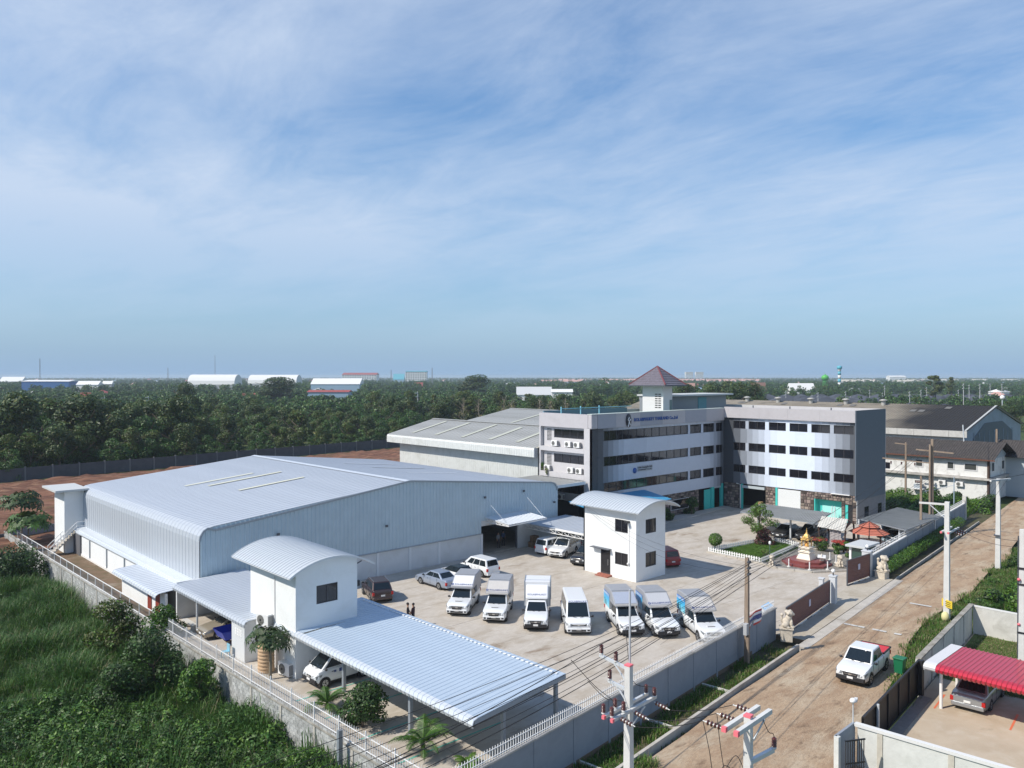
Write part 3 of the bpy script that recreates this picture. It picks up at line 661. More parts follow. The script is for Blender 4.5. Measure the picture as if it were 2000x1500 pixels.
def window_y(x0,x1,y,z0,z1,mull,nm='window',fm='frame_dark',facing=-1):
    """a window in a wall whose normal is -Y"""
    f = MB(); fwid = 0.06
    f.box(x0,x1,y,y+0.12,z0,z0+fwid); f.box(x0,x1,y,y+0.12,z1-fwid,z1); f.box(x0,x0+fwid,y,y+0.12,z0+fwid,z1-fwid); f.box(x1-fwid,x1,y,y+0.12,z0+fwid,z1-fwid)
    for q in mull: f.box(q-0.025,q+0.025,y+0.005,y+0.11,z0+fwid,z1-fwid)
    o = f.build(nm, M[fm], of); e = [x0+fwid]+list(mull)+[x1-fwid]
    for a,b in zip(e[:-1],e[1:]):
        MB().box(a+0.025,b-0.025,y+0.05,y+0.07,z0+fwid,z1-fwid).build('pane', M['glass'], o)
    return o
def window_x(x,y0,y1,z0,z1,mull,par=None,nm='window',fm='frame_dark'):
    f = MB(); q_ = 0.06
    f.box(x,x+0.12,y0,y1,z0,z0+q_); f.box(x,x+0.12,y0,y1,z1-q_,z1); f.box(x,x+0.12,y0,y0+q_,z0+q_,z1-q_); f.box(x,x+0.12,y1-q_,y1,z0+q_,z1-q_)
    for q in mull: f.box(x+0.005,x+0.11,q-0.025,q+0.025,z0+q_,z1-q_)
    o = f.build(nm, M[fm], par or of); e = [y0+q_]+list(mull)+[y1-q_]
    for a,b in zip(e[:-1],e[1:]): MB().box(x+0.05,x+0.07,a+0.025,b-0.025,z0+q_,z1-q_).build('pane', M['glass'], o)
    return o
for (z0,z1) in frow:
    for x0,x1,ml in fwin: window_y(x0,x1,OY0+0.06,z0+0.004,z1-0.004,ml)
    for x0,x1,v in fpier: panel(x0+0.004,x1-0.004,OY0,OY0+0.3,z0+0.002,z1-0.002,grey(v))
# --- wing facade (faces -X)
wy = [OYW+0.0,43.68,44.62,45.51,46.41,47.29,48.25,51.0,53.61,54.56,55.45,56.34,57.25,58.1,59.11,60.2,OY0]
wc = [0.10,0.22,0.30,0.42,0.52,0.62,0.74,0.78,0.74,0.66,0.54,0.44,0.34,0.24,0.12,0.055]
wrow = [(11.18,12.27),(8.12,9.24),(5.07,6.15)]
wband = [(12.27,12.66),(9.24,11.18),(6.15,8.12),(3.52,5.07)]
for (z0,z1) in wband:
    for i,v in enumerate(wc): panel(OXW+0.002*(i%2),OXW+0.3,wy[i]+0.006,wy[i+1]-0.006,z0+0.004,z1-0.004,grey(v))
wwin = [(43.2,45.76),(46.25,48.75),(49.28,51.77),(52.3,54.77),(55.32,57.82),(58.3,60.2)]
for (z0,z1) in wrow:
    for y0,y1 in wwin: window_x(OXW+0.06,y0,y1,z0+0.004,z1-0.004,[(y0+y1)/2])
    e = [OYW]+[q for p in wwin for q in p]+[OY0]
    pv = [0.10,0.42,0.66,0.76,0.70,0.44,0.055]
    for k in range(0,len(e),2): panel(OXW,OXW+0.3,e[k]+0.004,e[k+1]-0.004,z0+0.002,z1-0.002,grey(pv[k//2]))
# pale shelf brackets under the top band
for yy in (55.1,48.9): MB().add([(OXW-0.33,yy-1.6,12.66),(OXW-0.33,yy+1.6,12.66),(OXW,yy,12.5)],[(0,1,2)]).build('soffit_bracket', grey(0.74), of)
# --- top bands
band_m = mat('parapet_mauve', (0.44,0.425,0.44), 0.7, var=0.03, dirt=(0.33,0.32,0.33), dscale=0.5, damt=0.35)
band_m2 = mat('parapet_grey', (0.33,0.34,0.38), 0.7, var=0.03)
MB().box(OX0-0.02,OX0+1.1,OY0-0.3,OY0+0.33,12.28,13.98).build('parapet_corner', band_m, of, bevel=0.12)
xs_ = [OX0+1.1,74.6,79.3,84.0,89.0,94.0,OXW-0.3]
for i in range(6):
    MB().box(xs_[i]+0.005,xs_[i+1]-0.005,OY0-0.3+0.003*(i%2),OY0+0.33,12.28,13.98).build('parapet_panel', band_m2 if i % 2 == 0 else band_m, of)
MB().box(OX0-0.05,OXW-0.3,OY0-0.34,OY0+0.36,13.98,14.04).build('coping', mat('coping_pale',(0.6,0.66,0.6),0.7), of)
ys_ = [42.9,47.5,51.9,56.0,OY0-0.3]
for i in range(4): MB().box(OXW-0.32,OXW+0.35,ys_[i]+0.005,ys_[i+1]-0.005,12.69,14.18).build('parapet_panel', band_m, of)
for yy in (46.0,51.6,57.0): MB().box(OXW-0.3,OXW-0.2,yy-0.06,yy+0.06,14.18,14.5).build('vent_pipe', M['dark_steel'], of)
MB().box(OXW-0.33,OXE-0.02,OYW-0.1,OYW+0.02,2.95,14.22).build('end_wall', end_m, of)
MB().box(OXE-0.02,OXE+0.1,OYW-0.1,OY1,0,14.2).build('rear_wall', core, of)
MB().box(OXW+0.6,OXE-0.1,OYW-0.02,OYW+0.1,0,2.95).build('end_base_wall', mat('office_base_grey',(0.20,0.20,0.205),0.8,var=0.08), of)
for (a,b) in ((101.2,102.4),(105.3,106.4)): MB().box(a,b,OYW-0.05,OYW,0.6,1.9).build('base_window', M['glass'], of)
MB().box(OX0+0.7,OXE-0.2,OY1,OY1+0.2,0,13.9).build('back_wall', core, of)
# --- left end face (normal -X): framed bays
ef = [(OX0,OX0+0.45,OY0,62.72,0,12.3),(OX0,OX0+0.45,69.95,OY1,0,12.3)]
for q in ef: MB().box(*q).build('end_pier', core, of, bevel=0.03)
MB().box(OX0,OX0+0.6,OY0+0.33,OY1,12.3,13.96).build('end_parapet', band_m, of)
for z0,z1 in ((9.3,9.84),(6.1,6.75)): MB().box(OX0,OX0+0.62,62.72,69.95,z0,z1).build('floor_beam', core, of)
for zb,zt,w0,w1 in ((9.84,12.3,10.95,12.02),(6.75,9.3,7.92,8.98),(3.3,6.1,4.3,5.6)):
    MB().box(OX0+0.5,OX0+0.64,62.72,68.1,zb,w0).build('recess_wall', core, of); MB().box(OX0+0.5,OX0+0.64,62.72,68.1,w1,zt).build('recess_wall', core, of)
    MB().box(OX0+0.5,OX0+0.64,68.1,69.95,zb,zt).build('recess_wall', core, of)
    window_x(OX0+0.50,62.75,68.07,w0+0.003,w1-0.003,[64.1,65.4,66.75])
vent_m = mat('vent_block_shadow', (0.03,0.03,0.03), 0.9); vent_w = mat('vent_block', (0.62,0.60,0.60), 0.8)  # near-black boxes stand in for the shade inside the vent openings
for zt in (12.05,8.95):
    v = MB()
    for r_ in range(9):
        for k in range(4): v.box(OX0+0.47,OX0+0.495,68.55+k*0.2,68.55+k*0.2+0.12,zt-1.5+r_*0.17,zt-1.5+r_*0.17+0.10)
    v.build('vent_blocks', vent_m, of)
def aircon(loc, rz, label, group='air conditioner units on the office end wall', s=1.0):
    t = thing('air_conditioner', loc, label, 'air conditioner', rz, group)
    W_, D_, H_ = 0.95*s, 0.36*s, 0.72*s
    MB().box(-D_/2,D_/2,-W_/2,W_/2,0.05,H_).build('casing', M['white_paint'], t, local=True, bevel=0.02)
    f = MB(); cy = 0.12*s
    f.tube([(-D_/2-0.005,cy,H_*0.52),(-D_/2-0.02,cy,H_*0.52)],0.27*s,18); f.build('fan_grille', mat('fan_grille_grey',(0.16,0.16,0.15),0.6), t, local=True)
    r_ = MB()
    for k in range(3): r_.lathe((0,0,0),[(0.1,0)],3) if False else None
    r_.tube([(-D_/2-0.021,cy,H_*0.52),(-D_/2-0.035,cy,H_*0.52)],0.07*s,10); r_.build('fan_hub', M['black'], t, local=True)
    MB().box(-D_/2,D_/2,-W_/2-0.03,-W_/2,0.12,H_-0.1).build('side_cover', mat('ac_side',(0.25,0.25,0.25),0.6), t, local=True)
    b_ = MB(); b_.box(-D_/2,D_/2+0.1,-W_/2+0.1,-W_/2+0.16,0,0.05); b_.box(-D_/2,D_/2+0.1,W_/2-0.16,W_/2-0.1,0,0.05); b_.build('bracket', M['dark_steel'], t, local=True)
    return t
acl = [((68.75-1.1,9.9),'left one of three air conditioners in the upper office end bay'),((65.4,9.9),'middle one of three air conditioners in the upper office end bay'),((63.95,9.9),'right one of three air conditioners in the upper office end bay'),
       ((68.9,6.78),'lone air conditioner behind potted plants in the lower office end bay'),((65.0,6.78),'left one of the air conditioner pair in the lower office end bay'),((63.6,6.78),'right one of the air conditioner pair in the lower office end bay')]
for (yy,zz),lb in acl: aircon((OX0+0.18,yy,zz), 0.0, lb)
aircon((OX0+0.2,64.0,2.9), 0.0, 'air conditioner in the shade low on the office end wall behind the white tower roof')
aircon((OX0+0.2,66.6,3.4), 0.0, 'dim air conditioner in the shaded gap right of the warehouse gable')
# --- ground floor stone, shutters, turquoise
def stones_x(x, y0, y1, z0, z1, nm='stone_cladding', out_=-1):
    """rubble facing on a wall with normal -X: one part, every stone its own hull"""
    mb = MB(); z = z0
    while z < z1-0.05:
        h = min(random.uniform(0.26,0.5), z1-z); y = y0
        while y < y1-0.05:
            wd = min(random.uniform(0.28,0.62), y1-y)
            if y1-(y+wd) < 0.15: wd = y1-y
            j = lambda: random.uniform(-0.05,0.05); d = random.uniform(0.03,0.09)
            p = [(y+0.02,z+0.02+abs(j())),(y+wd-0.02-abs(j()),z+0.02),(y+wd-0.02,z+h-0.02-abs(j())),(y+0.02+abs(j()),z+h-0.02)]
            cy, cz = y+wd/2, z+h/2; q = [((a-cy)*0.8+cy,(b-cz)*0.8+cz) for a,b in p]
            vs = [(x,a,b) for a,b in p]+[(x+out_*d,a,b) for a,b in q]
            mb.add(vs,[(4,5,6,7),(0,1,5,4),(1,2,6,5),(2,3,7,6),(3,0,4,7)])
            y += wd
        z += h
    o = mb.build(nm, stone_m, of); o['kind'] = 'stuff'; return o
def stones_y(y, x0, x1, z0, z1):
    mb = MB(); z = z0
    while z < z1-0.05:
        h = min(random.uniform(0.26,0.5), z1-z); x = x0
        while x < x1-0.05:
            wd = min(random.uniform(0.28,0.62), x1-x)
            if x1-(x+wd) < 0.15: wd = x1-x
            j = lambda: random.uniform(0,0.05); d = random.uniform(0.03,0.09)
            p = [(x+0.02,z+0.02+j()),(x+wd-0.02-j(),z+0.02),(x+wd-0.02,z+h-0.02-j()),(x+0.02+j(),z+h-0.02)]
            cx, cz = x+wd/2, z+h/2; q = [((a-cx)*0.8+cx,(b-cz)*0.8+cz) for a,b in p]
            mb.add([(a,y,b) for a,b in p]+[(a,y-d,b) for a,b in q],[(4,5,6,7),(0,1,5,4),(1,2,6,5),(2,3,7,6),(3,0,4,7)])
            x += wd
        z += h
    o = mb.build('stone_cladding', stone_m, of); o['kind'] = 'stuff'
def stone_wall_x(y0,y1,z0,z1):
    MB().box(OXW+0.06,OXW+0.3,y0,y1,z0,z1).build('stone_backing', mortar, of); stones_x(OXW+0.06,y0,y1,z0,z1)
def stone_wall_y(x0,x1,z0,z1):
    MB().box(x0,x1,OY0+0.06,OY0+0.3,z0,z1).build('stone_backing', mortar, of); stones_y(OY0+0.06,x0,x1,z0,z1)
stone_wall_x(53.8,55.25,0,3.5); stone_wall_x(48.36,50.22,0,3.5); stone_wall_x(44.78,48.34,2.6,3.5); stone_wall_x(44.30,44.76,0,3.5); stone_wall_x(42.85,43.33,0,3.5); stone_wall_x(43.35,44.28,2.3,3.5); stone_wall_x(58.9,61.7,0,3.5)
MB().box(OXW+0.02,OXW+0.4,42.80,42.86,0,3.5).build('corner_trim', mat('trim_pale',(0.5,0.5,0.48),0.8), of)
sh = MB()
for k in range(26): sh.add([(OXW+0.12,50.26,0.05+k*0.127),(OXW+0.12,53.5,0.05+k*0.127),(OXW+0.09,53.5,0.11+k*0.127),(OXW+0.09,50.26,0.11+k*0.127),(OXW+0.12,53.5,0.175+k*0.127),(OXW+0.12,50.26,0.175+k*0.127)],[(0,1,2,3),(3,2,4,5)])
sh.build('roller_shutter', mat('shutter_pale',(0.62,0.65,0.66),0.5), of, fix=False)
MB().box(OXW+0.02,OXW+0.3,53.5,53.78,0,3.5).build('turquoise_post', M['teal'], of)
MB().box(OXW-0.02,OXW+0.25,55.4,58.8,2.95,3.3).build('shutter_box', mat('shutter_box',(0.42,0.47,0.5),0.5), of)
MB().box(OXW+0.0,OXW+0.3,58.78,58.95,0,3.5).build('turquoise_post', M['teal'], of)
MB().tube([(OXW-0.12,59.0,0.1),(OXW-0.12,59.0,3.4),(OXW-0.12,59.6,3.5)],0.07,8).build('downpipe', mat('pipe_pale',(0.6,0.63,0.63),0.5), of)
rc = MB(); rc.box(OXW+0.9,OXW+1.0,44.8,48.3,0,2.6); rc.box(OXW+0.3,OXW+0.9,44.8,48.3,2.5,2.6); rc.box(OXW+0.05,OXW+0.9,48.22,48.34,0,2.6); rc.box(OXW+0.3,OXW+0.9,44.78,44.86,0,2.5); rc.build('turquoise_recess', M['teal'], of)
MB().box(OXW+0.80,OXW+0.88,44.9,47.6,0,1.75).build('light_shutter', M['teal_light'], of)
MB().box(OXW+0.12,OXW+0.2,43.95,44.28,0,2.28).build('door_leaf', M['teal'], of); MB().box(OXW+0.2,OXW+0.25,43.35,43.95,0,2.28).build('door_gap', M['black'], of)
MB().box(OXW-0.3,OXW+0.05,43.6,46.0,3.5,3.57).build('sill_ledge', M['white_paint'], of)
# facade ground floor
stone_wall_y(OX0+0.5,92.7,0,3.0) if False else None
for (a,b) in ((74.0,86.2),(90.3,92.7),(OXW-0.0,OXW+0.05)):
    if b-a > 0.2: stone_wall_y(a,b,0,3.0)
stone_wall_y(86.2,90.3,2.2,3.0); stone_wall_y(86.2,90.3,0,0.75)
o = window_y(86.25,90.25,OY0+0.0,0.78,2.17,[],fm='frame_white')
MB().box(92.75,94.2,OY0+1.0,OY0+1.2,0,3.0).build('dark_recess', dark_in, of)
MB().box(94.2,95.75,OY0+0.15,OY0+0.22,0,2.72).build('turquoise_door', M['teal'], of); MB().box(95.8,96.45,OY0-0.02,OY0+0.3,0,3.0).build('turquoise_post', M['teal'], of)
MB().box(OXW-0.55,OXW-0.05,OY0-0.02,OY0+0.3,0,3.3).build('turquoise_post', M['teal'], of)
MB().box(96.5,OXW-0.6,OY0+0.05,OY0+0.3,2.75,3.0).build('shutter_box', mat('shutter_box',(0.42,0.47,0.5),0.5), of)
MB().box(OX0+0.5,74.0,OY0+0.1,OY0+0.3,0,3.0).build('shade_wall', mat('shade_wall',(0.12,0.12,0.13),0.8), of)  # same dark colour, shade painted into the wall
# lettering and emblems
put_text(text_mesh('ROLABPHUKET THAILAND Co.,Ltd', 0.60, M['blue_sign'], 0.03), 'sign_lettering', of, (82.6,OY0-0.36,13.08), (1,0,0), (0,0,1))
eb = MB()
eb.lathe((0,0,0),[(0.62,0),(0.62,0.1)],20); 
emb = eb.build('emblem', mat('emblem_dark',(0.02,0.02,0.025),0.4), of, local=True); emb.location = Vector((76.9,OY0-0.32,13.05))-of.location; emb.rotation_euler = (R(90),0,0); emb.scale = (0.8,1.35,1)
em2 = MB(); em2.tube([(-0.12,-0.42,0.12),(0.06,-0.05,0.12),(-0.22,0.05,0.12),(0.05,0.3,0.12)],0.07,6); em2.tube([(0.06,-0.05,0.12),(0.4,0.12,0.12)],0.06,6); em2.tube([(0.06,-0.05,0.12),(0.3,-0.4,0.12)],0.06,6); em2.sphere((-0.2,-0.5,0.12),0.1,8,6)
o = em2.build('emblem_figure', M['white_paint'], emb, local=True)
es = MB(); es.lathe((0,0,0),[(0.36,0),(0.36,0.06)],16); o = es.build('round_emblem', M['blue_sign'], of, local=True); pe = onY(1239.5,919,OY0-0.02); o.location = Vector(pe)-of.location; o.rotation_euler = (R(90),0,0)
pa, pb = onY(1245,922,OY0), onY(1273.5,914,OY0)
MB().box(pa[0],pb[0],OY0-0.06,OY0-0.005,6.55,7.22).build('sign_board', mat('sign_grey',(0.34,0.38,0.42),0.4), of)
put_text(text_mesh('บริษัท โรแลบภูเก็ต จำกัด', 0.30, mat('sign_ink',(0.01,0.012,0.03),0.5), 0.01), 'sign_lettering', of, ((pa[0]+pb[0])/2,OY0-0.075,7.02), (1,0,0), (0,0,1))
put_text(text_mesh('ROLABPHUKET CO., LTD.', 0.24, MATS['sign_ink'], 0.01), 'sign_lettering', of, ((pa[0]+pb[0])/2,OY0-0.075,6.72), (1,0,0), (0,0,1))
# roof tower
tyR = 64.2; tx0 = onY(1295,790,tyR)[0]; tx1 = onY(1313,790,tyR)[0]; ty1 = onX(1255,790,tx0)[1]; tzt = onY(1295,752.5,tyR)[2]
tw = MB(); tw.box(tx0,tx1,tyR,ty1,13.2,tzt); tw.build('stair_tower', mat('tower_wall',(0.66,0.65,0.66),0.75,dirt=(0.52,0.51,0.52),dscale=0.5,damt=0.3), of)
cx_, cy_ = (tx0+tx1)/2, (tyR+ty1)/2; ex = (tx1-tx0)/2+1.35; ey = (ty1-tyR)/2+1.35; apz = onY(1284,716,cy_)[2]
rf_m = mat('tower_tile', (0.155,0.14,0.165), 0.4, var=0.25, vscale=3)
rt_ = MB(); nr = 11
for k in range(nr):
    a = 1-k/nr; b_ = 1-(k+1)/nr*0.995; za = tzt+(apz-tzt)*k/nr; zb = tzt+(apz-tzt)*(k+1)/nr
    lo = [(cx_-ex*a,cy_-ey*a,za+0.09),(cx_+ex*a,cy_-ey*a,za+0.09),(cx_+ex*a,cy_+ey*a,za+0.09),(cx_-ex*a,cy_+ey*a,za+0.09)]
    hi = [(cx_-ex*b_,cy_-ey*b_,zb),(cx_+ex*b_,cy_-ey*b_,zb),(cx_+ex*b_,cy_+ey*b_,zb),(cx_-ex*b_,cy_+ey*b_,zb)]
    bt = [(p[0],p[1],za-0.0) for p in lo]
    rt_.add(lo+hi+bt,[(0,1,5,4),(1,2,6,5),(2,3,7,6),(3,0,4,7),(8,9,1,0),(9,10,2,1),(10,11,3,2),(11,8,0,3)])
ro = rt_.build('hipped_roof', rf_m, of)
hp = MB()
for sx in (-1,1):
    for sy in (-1,1): hp.bar((cx_+sx*ex,cy_+sy*ey,tzt+0.1),(cx_,cy_,apz+0.05),0.16)
hp.build('hip_tiles', mat('hip_tile',(0.20,0.07,0.075),0.5), ro); MB().box(cx_-ex-0.02,cx_+ex+0.02,cy_-ey-0.02,cy_+ey+0.02,tzt-0.12,tzt+0.01).build('eaves_soffit', M['dark_steel'], ro)
v = MB()
for r_ in range(7):
    for k in range(2): v.box(tx0-0.02,tx0+0.01,tyR+0.35+k*0.55,tyR+0.35+k*0.55+0.42,16.0-r_*0.3,16.0-r_*0.3+0.13)
v.build('vent_louvres', vent_m, of)
MB().box(tx0-0.03,tx0+0.06,tyR-0.03,tyR+0.06,13.2,16.2).build('corner_pipe', M['white_paint'], of)
MB().box(tx1-0.6,tx1-0.1,tyR-0.05,tyR,13.3,15.3).build('roof_door', mat('door_greenish',(0.14,0.2,0.2),0.4), of)
phx1 = onY(1418,790,65.5)[0]; phz = onY(1418,769,65.5)[2]
MB().box(tx1,phx1,65.5,69.8,13.2,phz-0.15).build('penthouse_wall', mat('penthouse_grey',(0.22,0.24,0.265),0.7), of)
MB().box(tx1-0.2,phx1+0.6,64.6,70.1,phz-0.15,phz+0.08).build('penthouse_roof', mat('slab_edge',(0.5,0.52,0.52),0.8), of)
xd0, xd1 = onY(1363,780,65.5)[0], onY(1379,780,65.5)[0]; MB().box(xd0,xd1,65.42,65.5,13.3,phz-0.4).build('penthouse_panel', mat('blue_door',(0.06,0.22,0.27),0.5), of)
tr = MB()
for xx in np.linspace(tx1+0.3,tx1+0.9,2): tr.bar((xx,64.9,13.2),(xx,64.9,15.4),0.05)
for k in range(7): tr.bar((tx1+0.3,64.9,13.5+k*0.3),(tx1+0.9,64.9,13.5+k*0.3),0.03)
tr.build('roof_ladder', M['white_paint'], of)
MB().box(OX0+0.6,tx0-0.5,OY1-0.25,OY1-0.05,13.25,14.15).build('rear_parapet', mat('blue_parapet',(0.12,0.2,0.26),0.6), of)
pr = MB(); pr.bar((73.5,OY1-0.6,14.35),(tx0,OY1-0.6,14.35),0.09); 
for xx in (73.5,77.2,80.9): pr.bar((xx,OY1-0.6,13.25),(xx,OY1-0.6,14.6),0.12)
pr.build('roof_rail', mat('rail_blue',(0.25,0.55,0.68),0.4), of)
tk = thing('water_tank', (93.5,68.5,13.2), 'beige water tank on the office roof beside the penthouse', 'water tank')
MB().lathe((97.6,66.8,13.25),[(0.55,0),(0.6,0.15),(0.6,1.2),(0.45,1.4),(0.2,1.5)],16).build('tank_body', mat('tank_beige',(0.55,0.44,0.32),0.6), tk)
MB().lathe((97.6,66.8,14.75),[(0.2,0),(0.2,0.06)],12).build('tank_lid', M['white_paint'], tk)
# potted plants on the lower bay ledge are with the plants below
# cardboard boxes in the open bay
for k,(yy,zz,s_) in enumerate(((56.2,0,0.7),(56.25,0.7,0.5),(55.75,0,0.45))):
    t = thing('cardboard_box', (OXW+0.6,yy,zz), ['large cardboard box on the floor of the open bay right of the corner','small cardboard box on top of the large one in the open office bay','low cardboard box right of the stacked pair in the open office bay'][k], 'box', group='cardboard boxes in the open bay')
    MB().box(OXW+0.3,OXW+0.3+s_,yy-s_/2,yy+s_/2,zz,zz+s_).build('carton', mat('cardboard',(0.50,0.28,0.15),0.85), t)
    MB().box(OXW+0.295,OXW+0.305+s_,yy-0.04,yy+0.04,zz+s_-0.1,zz+s_+0.004).build('tape', mat('tape',(0.6,0.45,0.3),0.4), t)
# ladder leaning on the turquoise recess
ld = thing('ladder', (OXW-0.3,45.6,0), 'aluminium step ladder in front of the turquoise recess of the office wing', 'ladder')
lb_ = MB()
for dy in (-0.28,0.28): lb_.bar((OXW-0.75,45.6+dy,0),(OXW-0.35,45.6+dy*0.6,2.0),0.07)
lb_.build('front_rails', M['steel'], ld); lr = MB()
for k in range(6): lr.bar((OXW-0.72+k*0.06,45.32+k*0.02,0.25+k*0.3),(OXW-0.72+k*0.06,45.88-k*0.02,0.25+k*0.3),0.06,0.04)
lr.build('rungs', M['steel'], ld); lk = MB()
for dy in (-0.28,0.28): lk.bar((OXW+0.05,45.6+dy,0),(OXW-0.33,45.6+dy*0.6,2.0),0.045)
lk.build('rear_rails', M['steel'], ld)
# ramp edge in front of the facade
struct('office_apron', MB().extrude([(74,61.7),(98.7,61.7),(98.7,60.6),(86,59.6),(74,59.6)], 'z', -0.05, 0.09), M['concrete'])
# ================================================================== VAULTED BUILDINGS
def vault(parent, xl, xr, y0, y1, ze, rise, m, n=14, tilt=0.0):
    W_ = (xr-xl)/2; cx = (xl+xr)/2; Rr = (W_*W_+rise*rise)/(2*rise); a0 = math.asin(W_/Rr); path = []
    for k in range(n+1):
        a = -a0+2*a0*k/n; path.append(Vector((cx+Rr*math.sin(a), y0, ze+rise-Rr*(1-math.cos(a))+tilt*math.sin(a)/math.sin(a0))))
    nn = normals2d(path, (0,1,0)); me_w = y1-y0; ns_ = int(round(me_w/0.36)); sw = me_w/ns_
    me = corr([p-path[0] for p in path], nn, (0,1,0), sw*1.002, sw*2, 0.035, 0.09).mesh('roof_sheet', m, fix=False)
    for k in range(ns_): inst(me, 'roof_sheet', parent, path[0]+Vector((0,k*sw,0))-wloc(parent))
    tr = MB()
    for yy in (y0-0.02, y1+0.02):
        for p, q in zip(path[:-1], path[1:]): tr.bar((p.x,yy,p.z-0.02),(q.x,yy,q.z-0.02),0.05,0.12)
    tr.build('roof_trim', M['steel'], parent); so_ = MB()
    for p, q in zip(path[:-1], path[1:]): so_.quad((p.x,y0,p.z-0.06),(q.x,y0,q.z-0.06),(q.x,y1,q.z-0.06),(p.x,y1,p.z-0.06))
    so_.build('soffit', M['steel'], parent, fix=False)
    return path
def arch_wall(mb, xl, xr, path, y0, y1, z0):
    xs = [p.x for p in path]; zs = [p.z-0.08 for p in path]
    pts = [(xl,z0)]+[(x, float(np.interp(x, xs, zs))) for x in np.linspace(xl,xr,13)]+[(xr,z0)]
    mb.extrude(pts, 'y', y0, y1)
gh = thing('annex_block', (25.3,47.3,0), 'white two storey annex with curved sheet roof beside the big blue carport', 'annex building')
GX0, GX1, GY0, GY1 = 23.16, 27.5, 44.18, 50.43
pg = vault(gh, 22.5, 28.5, 43.7, 51.9, 6.33, 0.9, M['vault'])
wb = MB(); wb.box(GX0,GX0+0.15,GY0+0.152,GY1,0,6.5); wb.box(GX1-0.15,GX1,GY0+0.152,GY1,0,6.6); arch_wall(wb,GX0+0.15,GX1-0.15,pg,GY1-0.15,GY1,0); wb.build('walls', M['white_wall'], gh)
fw_ = MB(); arch_wall(fw_,GX0,GX1,pg,GY0,GY0+0.149,5.46)
fw_.box(GX0,24.57,GY0,GY0+0.149,0,5.46); fw_.box(26.07,GX1,GY0,GY0+0.149,0,5.46); fw_.box(24.57,26.07,GY0,GY0+0.149,0,4.31); fw_.build('front_wall', M['white_wall'], gh)
f = MB(); x0,x1,z0,z1 = 24.57,26.07,4.31,5.46
f.box(x0,x1,GY0+0.03,GY0+0.1,z0,z0+0.05); f.box(x0,x1,GY0+0.03,GY0+0.1,z1-0.05,z1); f.box(x0,x0+0.05,GY0+0.03,GY0+0.1,z0,z1); f.box(x1-0.05,x1,GY0+0.03,GY0+0.1,z0,z1); f.box(25.29,25.35,GY0+0.025,GY0+0.1,z0,z1)
fo = f.build('window', M['frame_dark'], gh); MB().box(x0+0.05,25.29,GY0+0.06,GY0+0.08,z0+0.05,z1-0.05).build('pane', M['glass'], fo); MB().box(25.35,x1-0.05,GY0+0.06,GY0+0.08,z0+0.05,z1-0.05).build('pane', M['glass'], fo)
MB().box(GX0-0.05,GX0,46.85,46.95,3.1,5.8).build('downpipe', M['frame_white'], gh)
br = MB()
for yy in (45.0,47.4,49.8): br.bar((GX0,yy,6.0),(GX0-0.55,yy,6.26),0.06); br.bar((GX1,yy,6.0),(GX1+0.85,yy,6.3),0.06)
br.build('eaves_brackets', M['dark_steel'], gh)
sp = MB(); sp.rbox((GX1+0.25,44.6,5.0),(0.3,0.2,0.35)); sp.build('speaker_box', M['black'], gh)
lr_ = thing('annex_lean_to', (22.5,52,0), 'low annex room and open bay under a flat blue grey sheet roof with rounded lip', 'annex building')
p_ = [Vector((21.98,48.75,2.32)),Vector((21.95,48.75,2.5)),Vector((22.05,48.75,2.66)),Vector((22.25,48.75,2.72)),Vector((27.6,48.75,2.98))]
roof_sheets(lr_, p_, (0,1,0), 12.6, 0.42, M['roof_metal'])
lw = MB(); lw.box(22.06,22.2,48.95,50.9,-0.3,2.5); lw.box(22.2,23.16,48.95,49.1,-0.3,2.75); lw.box(22.2,27.4,50.9,51.05,-0.3,2.7); lw.box(22.3,27.4,61.3,61.5,-0.6,2.8); lw.box(27.3,27.45,51.05,61.3,-0.3,2.9); lw.build('lower_walls', M['grey_wall'], lr_)
v = MB()
for r_ in range(3):
    for k in range(4): v.box(22.04,22.062,49.35+k*0.27,49.35+k*0.27+0.2,1.55+r_*0.16,1.55+r_*0.16+0.11)
v.build('vent_blocks', M['white_paint'], lr_)
v = MB()
for r_ in range(3):
    for k in range(6): v.box(22.4+k*0.27,22.6+k*0.27,61.27,61.3,1.9+r_*0.16,2.02+r_*0.16)
v.build('vent_blocks', M['white_paint'], lr_)
MB().bar((22.15,57.0,-0.4),(22.15,57.0,2.5),0.12).build('bay_post', M['steel'], lr_)
